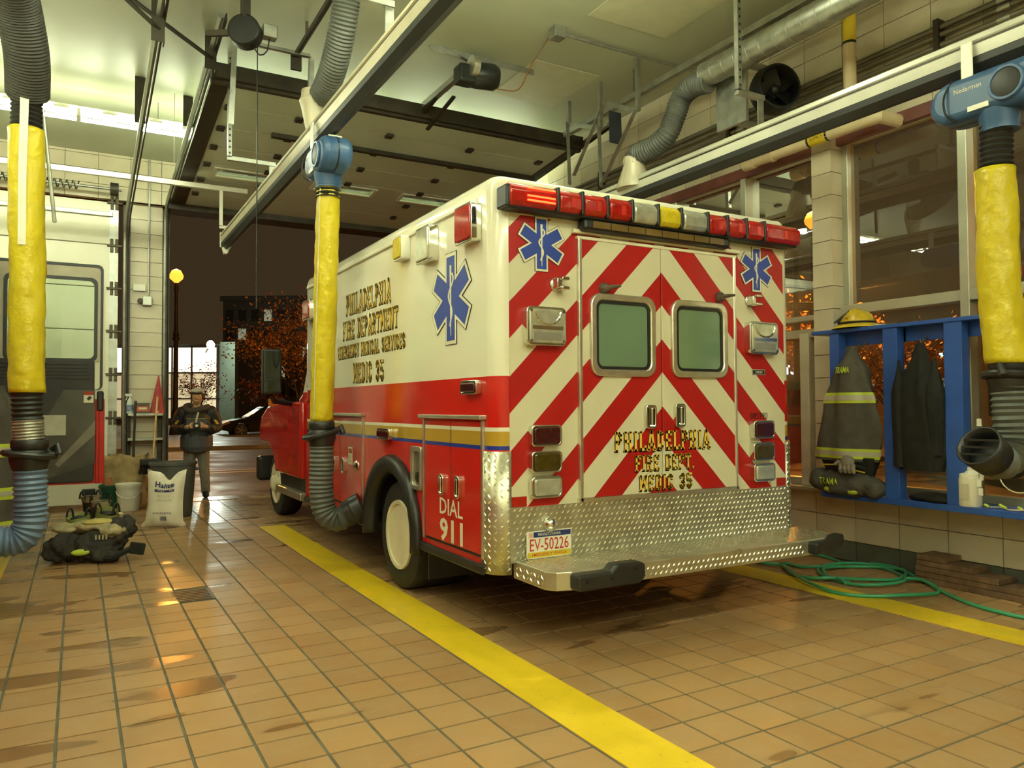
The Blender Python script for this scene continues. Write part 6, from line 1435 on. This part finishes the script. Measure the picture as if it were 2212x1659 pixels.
obj('jacket_hood', MB().tube([pp(.15*math.cos(t), .02+.13*math.sin(t), 1.36+.02*math.sin(t*2)-.05*max(0, math.sin(t))) for t in [2*PI*k/20 for k in range(21)]], .05, 10), mat('brown_hood', (.06, .05, .04), .8, var=.2), jk, smooth=1)
obj('collar_flap', MB().sheet([[pp(.02+.04*k, .17+.015*k-.02*k*k*.5, 1.28+.02*k+.028*j) for k in range(5)] for j in range(2)]), mat('pale_lining', (.48, .44, .34), .7), jk, solid=.01)
obj('camera_strap', MB().tube([pp(.02, .20, 1.28), pp(.0, .25, 1.20), pp(-.01, .27, 1.13)], .016, 6), mat('pale_strap', (.50, .44, .32), .7), pe)
M_trs = mat('grey_trousers', (.20, .18, .13), .8, var=.15, scale=14)
mb = MB().tube([pp(0, 0, .72), pp(0, 0, .85)], [.16, .16], 16)
for s in (-1, 1): mb.tube([pp(s*.085, 0, .80), pp(s*.105, .02, .46), pp(s*.125, 0, .22), pp(s*.13, .0, .07)], [.10, .078, .068, .064], 14)
obj('trousers', mb, M_trs, pe, remesh=.011, sm=4)
for s in (-1, 1): obj('shoe', MB().ball(pp(s*.13, .06, .055), .05, .13, .055).ball(pp(s*.13, .0, .06), .05, .06, .06), mat('navy_shoe', (.02, .024, .04), .5), pe, remesh=.009)
ch = thing('photo_camera', pp(0, .33, 1.05), 'small black camera held in both hands', 'camera')
obj('body', MB().obox(pp(0, .325, 1.09), ps*.055, pf*.02, (0, 0, .035)), M_black, ch, bevel=.008)
obj('lens', MB().cyl(pp(0, .34, 1.09), pp(0, .385, 1.09), .028), M_black, ch, smooth=1)
obj('lens_glass', MB().cyl(pp(0, .384, 1.09), pp(0, .388, 1.09), .02), M_chrome, ch, smooth=1)
# ================================================================ street outside
def PD(px, py, dep): return CAM+(CR*((px-1106)/FPX)-CU*((py-829.5)/FPX)+CF)*dep
M_asph = mat('wet_asphalt', (.10, .072, .036), .5, var=.25, scale=.8, rvar=.15, spec=.3)
M_walk = mat('wet_pavement', (.18, .145, .085), .42, var=.2, scale=1.5, rvar=.12, spec=.3)
gz = -.04
st = MB().add([(-70, 12.3, gz), (6.05, 12.3, gz), (6.05, -40, gz), (110, -40, gz), (110, 120, gz), (-70, 120, gz)], [(0, 1, 2, 3, 4, 5)])
struct('street_ground', st, M_asph)
struct('pavement_near', MB().box(-20, 6.05, 12.3, 14.6, gz-.02, gz+.012).box(6.05, 9.2, -20, 14.6, gz-.02, gz+.012), M_walk)
y_c = PZ(450, 972, gz).y
struct('pavement_far', MB().box(-60, 60, y_c, y_c+12, gz-.02, gz+.12), M_walk)
struct('lane_line', MB().box(-30, 30, PZ(470, 1018, gz).y, PZ(470, 1018, gz).y+.25, gz, gz+.006).box(-30, 30, PZ(470, 1018, gz).y-.6, PZ(470, 1018, gz).y-.35, gz, gz+.006), mat('road_yellow', (.5, .36, .05), .5))
struct('pavement_across', MB().box(17, 30, -20, y_c, gz-.02, gz+.12), M_walk)
def lamp_light(p, power, col, r=.25):
    l = bpy.data.lights.new('lamp_light', 'POINT'); l.energy = power; l.color = col; l.shadow_soft_size = r
    o = bpy.data.objects.new('lamp_light', l); COL.objects.link(o); return o
M_post = mat('cast_iron_post', (.07, .05, .03), .5, .3, var=.3)
M_sod = mat('sodium_globe', (1, .6, .2), .4, emit=(1., .22, .02), es=1.3)
def lamppost(px, py_top, dep, label, power, hgt=None, glob=.20):
    p = PD(px, py_top, dep); t = thing('sodium_lamp', (p.x, p.y, gz), label, 'street lamp')
    H = p.z; x, y = p.x, p.y
    obj('post', MB().lathe([(.30, gz), (.30, gz+.25), (.20, gz+.35), (.20, 1.1), (.13, 1.3), (.11, H*.62), (.16, H*.63), (.10, H*.66), (.08, H*.9), (.12, H*.92), (.06, H-.15)], (x, y, 0), (0, 0, 1), 14), M_post, t, smooth=40)
    obj('lamp_collar', MB().lathe([(.05, H*.58), (.17, H*.60), (.17, H*.615), (.05, H*.63)], (x, y, 0), (0, 0, 1), 14), M_post, t, smooth=40)
    obj('lamp_globe', MB().lathe([(.08, -glob), (glob, -glob*.3), (glob*1.1, .2*glob), (glob*.7, glob), (0, glob*1.3)], (x, y, H), (0, 0, 1), 18), M_sod, t, smooth=1)
    l = lamp_light((x, y, H), power, SODIUM); l.parent = t; l.location = (0, 0, H-gz+glob*1.3+.3)
    return t
lamppost(381, 598, 40, 'tall street lamp with glowing orange head across the road from the open doorway', 450, glob=.32)
lp2 = lamppost(1757, 478, 21, 'street lamp with bright orange head outside the window behind the tiled pilaster', 1700, glob=.22)
sl = PD(1106, 800, 5); t_ = None
def added_lamp(x, y, label, power):  # added lamp out of view, brightens the road and the window side
    H = 6.5; t = thing('sodium_lamp', (x, y, gz), label, 'street lamp')
    obj('post', MB().lathe([(.26, gz), (.2, .4), (.12, 1.2), (.08, H)], (x, y, 0), (0, 0, 1), 12), M_post, t, smooth=40)
    obj('lamp_globe', MB().ball((x, y, H+.15), .2, .2, .22), M_sod, t, smooth=1)
    l = lamp_light((x, y, H), power, SODIUM); l.parent = t; l.location = (0, 0, H-gz-.35)
added_lamp(-4.5, 17.5, 'added unseen lamp on the near pavement beyond the closed white door', 330)
added_lamp(20.0, -6.0, 'added unseen lamp on the side street outside the windows', 200)
# second, plain post in front of it
p = PD(1718, 505, 19); t = thing('iron_post', (p.x, p.y, gz), 'ornate iron post with street name blade seen through the window', 'post')
H = p.z
obj('post', MB().lathe([(.26, gz), (.26, .25), (.20, .35), (.24, .55), (.19, .9), (.24, 1.15), (.17, 1.5), (.10, 1.9), (.09, H*.6), (.13, H*.62), (.08, H*.65), (.075, H*.9), (.12, H*.93), (.07, H*.96), (.03, H)], (p.x, p.y, 0), (0, 0, 1), 14), M_post, t, smooth=40)
sg_ = PD(1737, 662, 18.8)
obj('street_blade', MB().obox(sg_, R2*.42, F2*.012, (0, 0, .11)), mat('brown_sign', (.16, .10, .05), .5), t, bevel=.01)
obj('blade_lettering', sans('N 10TH', lambda u, v, d: sg_+R2*(-.3+u)-F2*.016+Vector((0, 0, -.05+v)), .6, .10), mat('sign_print', (.45, .33, .18), .5), t)
# lit building across the road
dB = 62
a, b_ = PD(362, 748, dB), PD(468, 748, dB); base = gz
lbd = thing('lit_building', ((a.x+b_.x)/2, (a.y+b_.y)/2, gz), 'brightly lit building with large gridded windows across the road', 'building')
dirx = (b_-a); dirx.z = 0; wB = dirx.length; dx_ = dirx.normalized(); dn = Vector((-dx_.y, dx_.x, 0))
HB = a.z
def bp3(u, v, d): return Vector((a.x, a.y, 0))+dx_*u+dn*d+Vector((0, 0, v))
M_litw = mat('lit_window', (.8, .7, .5), .5, emit=(1., .80, .46), es=.15, var=.05)
M_litt = mat('bright_lit_window', (.9, .85, .7), .5, emit=(1., .90, .62), es=.6, var=.05)
mb = MB()
def bbox3(mb, u0, u1, v0, v1, d0, d1): mb.add([bp3(u, v, d) for d in (d0, d1) for u, v in ((u0, v0), (u1, v0), (u1, v1), (u0, v1))], [(0, 1, 2, 3), (7, 6, 5, 4), (0, 4, 5, 1), (1, 5, 6, 2), (2, 6, 7, 3), (3, 7, 4, 0)]); return mb
obj('building_body', bbox3(MB(), -6, wB+.4, gz, HB+.2, .3, 10), mat('dark_facade', (.10, .09, .07), .8), lbd)
cols = [-6, -4.3, -2.5, -.6, wB*.08, wB*.48, wB]; rws = [gz+.5, HB*.33, HB*.66, HB-.05]
for i, (u0, u1) in enumerate(zip(cols, cols[1:])):
    for j, (v0, v1) in enumerate(zip(rws, rws[1:])):
        obj('window_pane', bbox3(MB(), u0+.06, u1-.06, v0+.06, v1-.06, .18, .24), M_litt if j == 2 else M_litw, lbd)
fr = MB()
for u in cols: bbox3(fr, u-.06, u+.06, gz, HB+.1, .1, .3)
for v in rws: bbox3(fr, -6, wB+.1, v-.06, v+.06, .1, .3)
obj('window_grid', fr, mat('dark_mullion', (.06, .04, .03), .6), lbd)
p = PD(478, 800, dB-1); obj('corner_column', bbox3(MB(), wB+.4, wB+1.6, gz, HB+.3, -.3, .5), mat('pale_green_column', (.11, .14, .10), .7), lbd)
p = PD(455, 745, dB-3)
fl_ = thing('flood_light', p, 'white flood light on the roof edge of the lit building', 'flood light')
obj('lamp_head', MB().ball(p, .30, .30, .34), mat('flood_lens', (1, 1, .9), .4, emit=(.9, 1., .85), es=5), fl_, smooth=1)
obj('bracket', MB().bar(p, p+Vector((0, 2.6, -.4)), .08, .08), M_dark, fl_)
l = lamp_light(p, 500, (.85, 1., .85)); l.parent = fl_; l.location = (0, -.6, .1)
# darker blocks behind
def block_bldg(name, px0, px1, pyt, dep, col, label, wins=(), depth=12):
    a = PD(px0, pyt, dep); b_ = PD(px1, pyt, dep); t = thing(name, ((a.x+b_.x)/2, (a.y+b_.y)/2, gz), label, 'building')
    d = (b_-a); d.z = 0; w = d.length; ux = d.normalized(); n_ = Vector((-ux.y, ux.x, 0)); o = Vector((a.x, a.y, 0)); H = a.z
    def q(u, v, dd): return o+ux*u+n_*dd+Vector((0, 0, v))
    def bx(u0, u1, v0, v1, d0, d1): return MB().add([q(u, v, dd) for dd in (d0, d1) for u, v in ((u0, v0), (u1, v0), (u1, v1), (u0, v1))], [(0, 1, 2, 3), (7, 6, 5, 4), (0, 4, 5, 1), (1, 5, 6, 2), (2, 6, 7, 3), (3, 7, 4, 0)])
    obj('building_body', bx(0, w, gz, H, 0, depth), mat('facade_'+name, col, .8, var=.15, scale=.6), t)
    obj('cornice', bx(-.2, w+.2, H-.5, H, -.3, 0), mat('facade_'+name, col, .8), t)
    for (u0, u1, v0, v1, m) in wins: obj('window', bx(u0*w, u1*w, v0*H, v1*H, -.06, .02), m, t)
    return t, q, w, H
M_dw = mat('dark_window', (.02, .02, .02), .2); M_gw = mat('faint_lit_window', (.2, .2, .14), .4, emit=(.7, .75, .5), es=.10)
block_bldg('dark_building', 482, 760, 640, 75, (.045, .045, .035), 'dark tall building standing beyond the orange tree', [(.1*k+.02, .1*k+.08, .15*j+.05, .15*j+.14, M_gw if (k*3+j) % 7 == 0 else M_dw) for k in range(9) for j in range(6)])
block_bldg('stone_building', 1540, 1770, 640, 52, (.42, .30, .15), 'stone building glowing orange under the lamps across the side street', [(.12*k+.03, .12*k+.10, .1, .42, M_dw) for k in range(8)]+[(.12*k+.03, .12*k+.10, .55, .85, M_dw) for k in range(8)])
block_bldg('brown_building', 1840, 2400, 700, 36, (.24, .17, .09), 'low brown building beyond the parked car', [(.1*k+.02, .1*k+.08, .15, .5, M_dw if k % 3 else M_gw) for k in range(9)])
# shop sign
p = PD(1700, 800, 32); sgn = thing('shop_sign', p, 'small white lit shop sign seen beyond the ambulance', 'sign')
obj('sign_box', MB().obox(p, R2*.42, F2*.06, (0, 0, .30)), mat('navy_sign', (.03, .03, .08), .4), sgn, bevel=.02)
obj('sign_lettering', sans('STS', lambda u, v, d: p+R2*(-.36+u)-F2*.07+Vector((0, 0, -.18+v)), .70, .40, bold=.04), mat('lit_sign_letter', (.9, .9, 1), .5, emit=(.85, .88, 1.), es=1.5), sgn)
obj('sign_post', MB().cyl((p.x, p.y+.1, gz), (p.x, p.y+.1, p.z), .06), M_post, sgn)
# traffic signal
p = PD(2027, 767, 26); tl = thing('traffic_signal', (p.x, p.y, gz), 'traffic signal showing green seen between the hanging coats', 'traffic signal')
obj('housing', MB().obox(p+Vector((0, 0, .28)), R2*.17, F2*.10, (0, 0, .50)), mat('signal_green_black', (.02, .03, .02), .5), tl, bevel=.02)
for k, m in enumerate((mat('green_signal', (.1, .9, .6), .4, emit=(.12, 1., .62), es=9), M_black, M_black)):
    obj('signal_lens', MB().lathe([(.11, 0), (.09, .03), (0, .045)], p+Vector((0, 0, .3*k))-F2*.10, -F2, 16), m, tl, smooth=1)
obj('mast', MB().cyl((p.x+.25*F2.x, p.y+.25*F2.y, gz), (p.x+.25*F2.x, p.y+.25*F2.y, p.z+.9), .07), M_post, tl, smooth=1)
obj('mast_arm', MB().bar(p+F2*.05+Vector((0, 0, .3)), p+F2*.28+Vector((0, 0, .3)), .06, .06), M_post, tl)
# trees
def tree(name, base, H, crown, R_, n, leafm, label, seed, leaf=.16, bare=False):
    rg = random.Random(seed); t = thing(name, base, label, 'tree'); B = Vector(base)
    mb = MB(); tips = []
    mb.tube([B, B+Vector((.05, .03, H*.25)), B+Vector((-.05, .05, H*.5))], [.16*H/6, .12*H/6, .09*H/6], 9)
    c = B+Vector((0, 0, crown))
    for k in range(26):
        a = rg.uniform(0, 2*PI); e = rg.uniform(-.25, 1.); d = Vector((math.cos(a)*math.cos(e), math.sin(a)*math.cos(e), math.sin(e)))
        s0 = B+Vector((0, 0, H*rg.uniform(.28, .5))); tip = c+Vector((d.x*R_, d.y*R_, d.z*(H-crown)))*rg.uniform(.75, 1.05); mid = s0.lerp(tip, .5)+Vector((rg.uniform(-.3, .3), rg.uniform(-.3, .3), .25))
        mb.tube([s0, mid, tip], [.04*H/6, .022*H/6, .006], 5, False)
        for q_ in range(4):
            o = mid.lerp(tip, rg.random()); tp = o+Vector((rg.uniform(-1, 1), rg.uniform(-1, 1), rg.uniform(-.3, .9)))*.6; mb.tube([o, tp], [.012, .004], 4, False); tips.append(tp)
        tips += [tip, mid]
    obj('trunk_and_branches', mb, mat('bark_'+name, (.09, .055, .03), .9, var=.3), t, smooth=40)
    lf = MB()
    for k in range(n):
        o = tips[rg.randrange(len(tips))]; p_ = o+Vector((rg.gauss(0, .28), rg.gauss(0, .28), rg.gauss(0, .24)))*R_/2.
        u = Vector((rg.uniform(-1, 1), rg.uniform(-1, 1), rg.uniform(-1, 1))).normalized(); v = u.cross(Vector((rg.uniform(-1, 1), rg.uniform(-1, 1), rg.uniform(-1, 1)))).normalized(); s = leaf*rg.uniform(.6, 1.2)
        lf.add([p_-u*s*.5, p_+v*s*.32+u*s*.05, p_+u*s*.6, p_-v*s*.32+u*s*.05], [(0, 1, 2, 3)])
    obj('leaves', lf, leafm, t, kind='stuff')
    return t
M_lo = mat('orange_leaf', (.42, .17, .03), .6, var=.35, scale=3); M_lr = mat('red_leaf', (.20, .045, .03), .6, var=.3, scale=3)
g = PD(625, 900, 24); tree('orange_leaf_tree', (g.x+.3, g.y, gz), 5.4, 3.1, 1.9, 4200, M_lo, 'orange leaved tree beyond the open doorway next to the ambulance cab', 3, .10)
g = PD(430, 900, 45); tree('red_leaf_tree', (g.x, g.y, gz), 4.2, 2.3, 1.3, 700, M_lr, 'small red leaved tree in front of the lit building', 5, .13)
g = PD(560, 900, 50); tree('red_leaf_tree', (g.x, g.y, gz), 3.6, 2.0, 1.3, 500, M_lr, 'small red leaved tree behind the parked black car', 15, .2)
g = PD(1775, 900, 23); tree('window_side_tree', (g.x, g.y, gz), 4.6, 2.9, 1.8, 2600, M_lo, 'orange leaved tree outside the window behind the tiled pilaster', 8, .14)
g = PD(1945, 900, 17); tree('window_side_tree', (g.x, g.y, gz), 3.1, 2.1, 1.5, 2200, M_lo, 'low orange leaved tree outside the window above the blue rack', 9, .12)
# cars
def car(name, nose, ux, label, col, H=1.42, L_=4.6, W=1.8):
    """nose: front bumper point on the ground, ux: unit vector from nose to tail"""
    ux = Vector((ux[0], ux[1], 0)).normalized(); n_ = Vector((-ux.y, ux.x, 0)); o = Vector((nose[0], nose[1], gz))
    t = thing(name, o+ux*L_/2, label, 'car'); f = lambda u, v, d: o+ux*u+n_*d+Vector((0, 0, v))
    M_c = mat('paint_'+name, col, .12, var=.1, coat=.5)
    body = [(0, .35), (.02, .60), (.25, .74), (1.25, .92), (3.9, .98), (4.5, .92), (4.6, .6), (4.55, .32)]
    def arc(c): return [(c+.34*math.cos(math.radians(a_)), .32+.34*math.sin(math.radians(a_))) for a_ in range(0, 181, 20)]
    low = body+[(4.05, .26)]+arc(3.72)+[(1.2, .22)]+arc(.86)+[(.4, .26)]
    b = obj('car_body', MB().prism(low, f, -W/2, W/2), M_c, t, bevel=.05, segs=3, smooth=30)
    obj('cabin', MB().prism([(1.15, .90), (1.95, H), (3.2, H+.02), (4.05, .95)], f, -W/2+.12, W/2-.12), M_c, t, bevel=.06, segs=3, smooth=30)
    for s in (-1, 1):
        obj('side_windows', MB().prism([(1.45, .96), (2.02, H-.07), (3.1, H-.06), (3.7, .99)], f, s*(W/2-.13), s*(W/2-.112)), mat('car_glass', (.02, .025, .025), .05), t)
        for c_ in (.86, 3.72):
            w = obj('wheel', MB().lathe([(.2, -.2), (.31, -.2), (.32, -.17), (.32, -.03), (.30, 0), (.21, 0)], f(c_, .32, s*(W/2-.0)), n_*s, 24), M_tyre, t, smooth=35)
            rim = MB().lathe([(.21, -.01), (.20, -.06), (0, -.07)], f(c_, .32, s*W/2), n_*s, 24)
            obj('rim_well', rim, M_black, w, smooth=35)
            sp3 = MB()
            for k in range(5):
                a_ = 2*PI*k/5; sp3.bar(f(c_, .32, s*(W/2-.01)), f(c_+.2*math.cos(a_), .32+.2*math.sin(a_), s*(W/2-.005)), .06, .02, n_)
            obj('rim_spokes', sp3, M_chrome, w)
        obj('headlight', MB().prism([(.03, .60), (.35, .76), (.42, .68), (.05, .54)], f, s*(W/2-.30), s*(W/2+.004)), mat('car_lamp', (.5, .35, .2), .1, .5), t, bevel=.01)
    obj('windscreen', MB().add([f(1.22, .95, -W/2+.18), f(1.22, .95, W/2-.18), f(1.90, H-.04, W/2-.24), f(1.90, H-.04, -W/2+.24)], [(0, 1, 2, 3)]), mat('car_glass', (.02, .025, .025), .05), t, solid=.02)
    return t
nz_ = PZ(472, 944, gz); car('black_car', nz_, (1, 0.0), 'black car parked along the far side of the road', (.012, .010, .009))
g = PD(2105, 960, 13.5); car('maroon_car', (g.x, g.y, gz), (.75, -.66), 'dark red car parked outside the window behind the blue rack', (.12, .03, .015))
# small pale cone left on the sill outside? -> paper cone on the window sill
g = PX(1703, 1050, 5.72)
tag(obj('paper_sign', MB().prism([(-.06, 0), (.05, 0), (-.05, .10)], lambda u, v, d: (5.74+d, g.y+.03-u, .615+v), 0, .004), mat('white_card', (.75, .72, .70), .6), None), 'small white triangular card standing on the window sill', 'card')
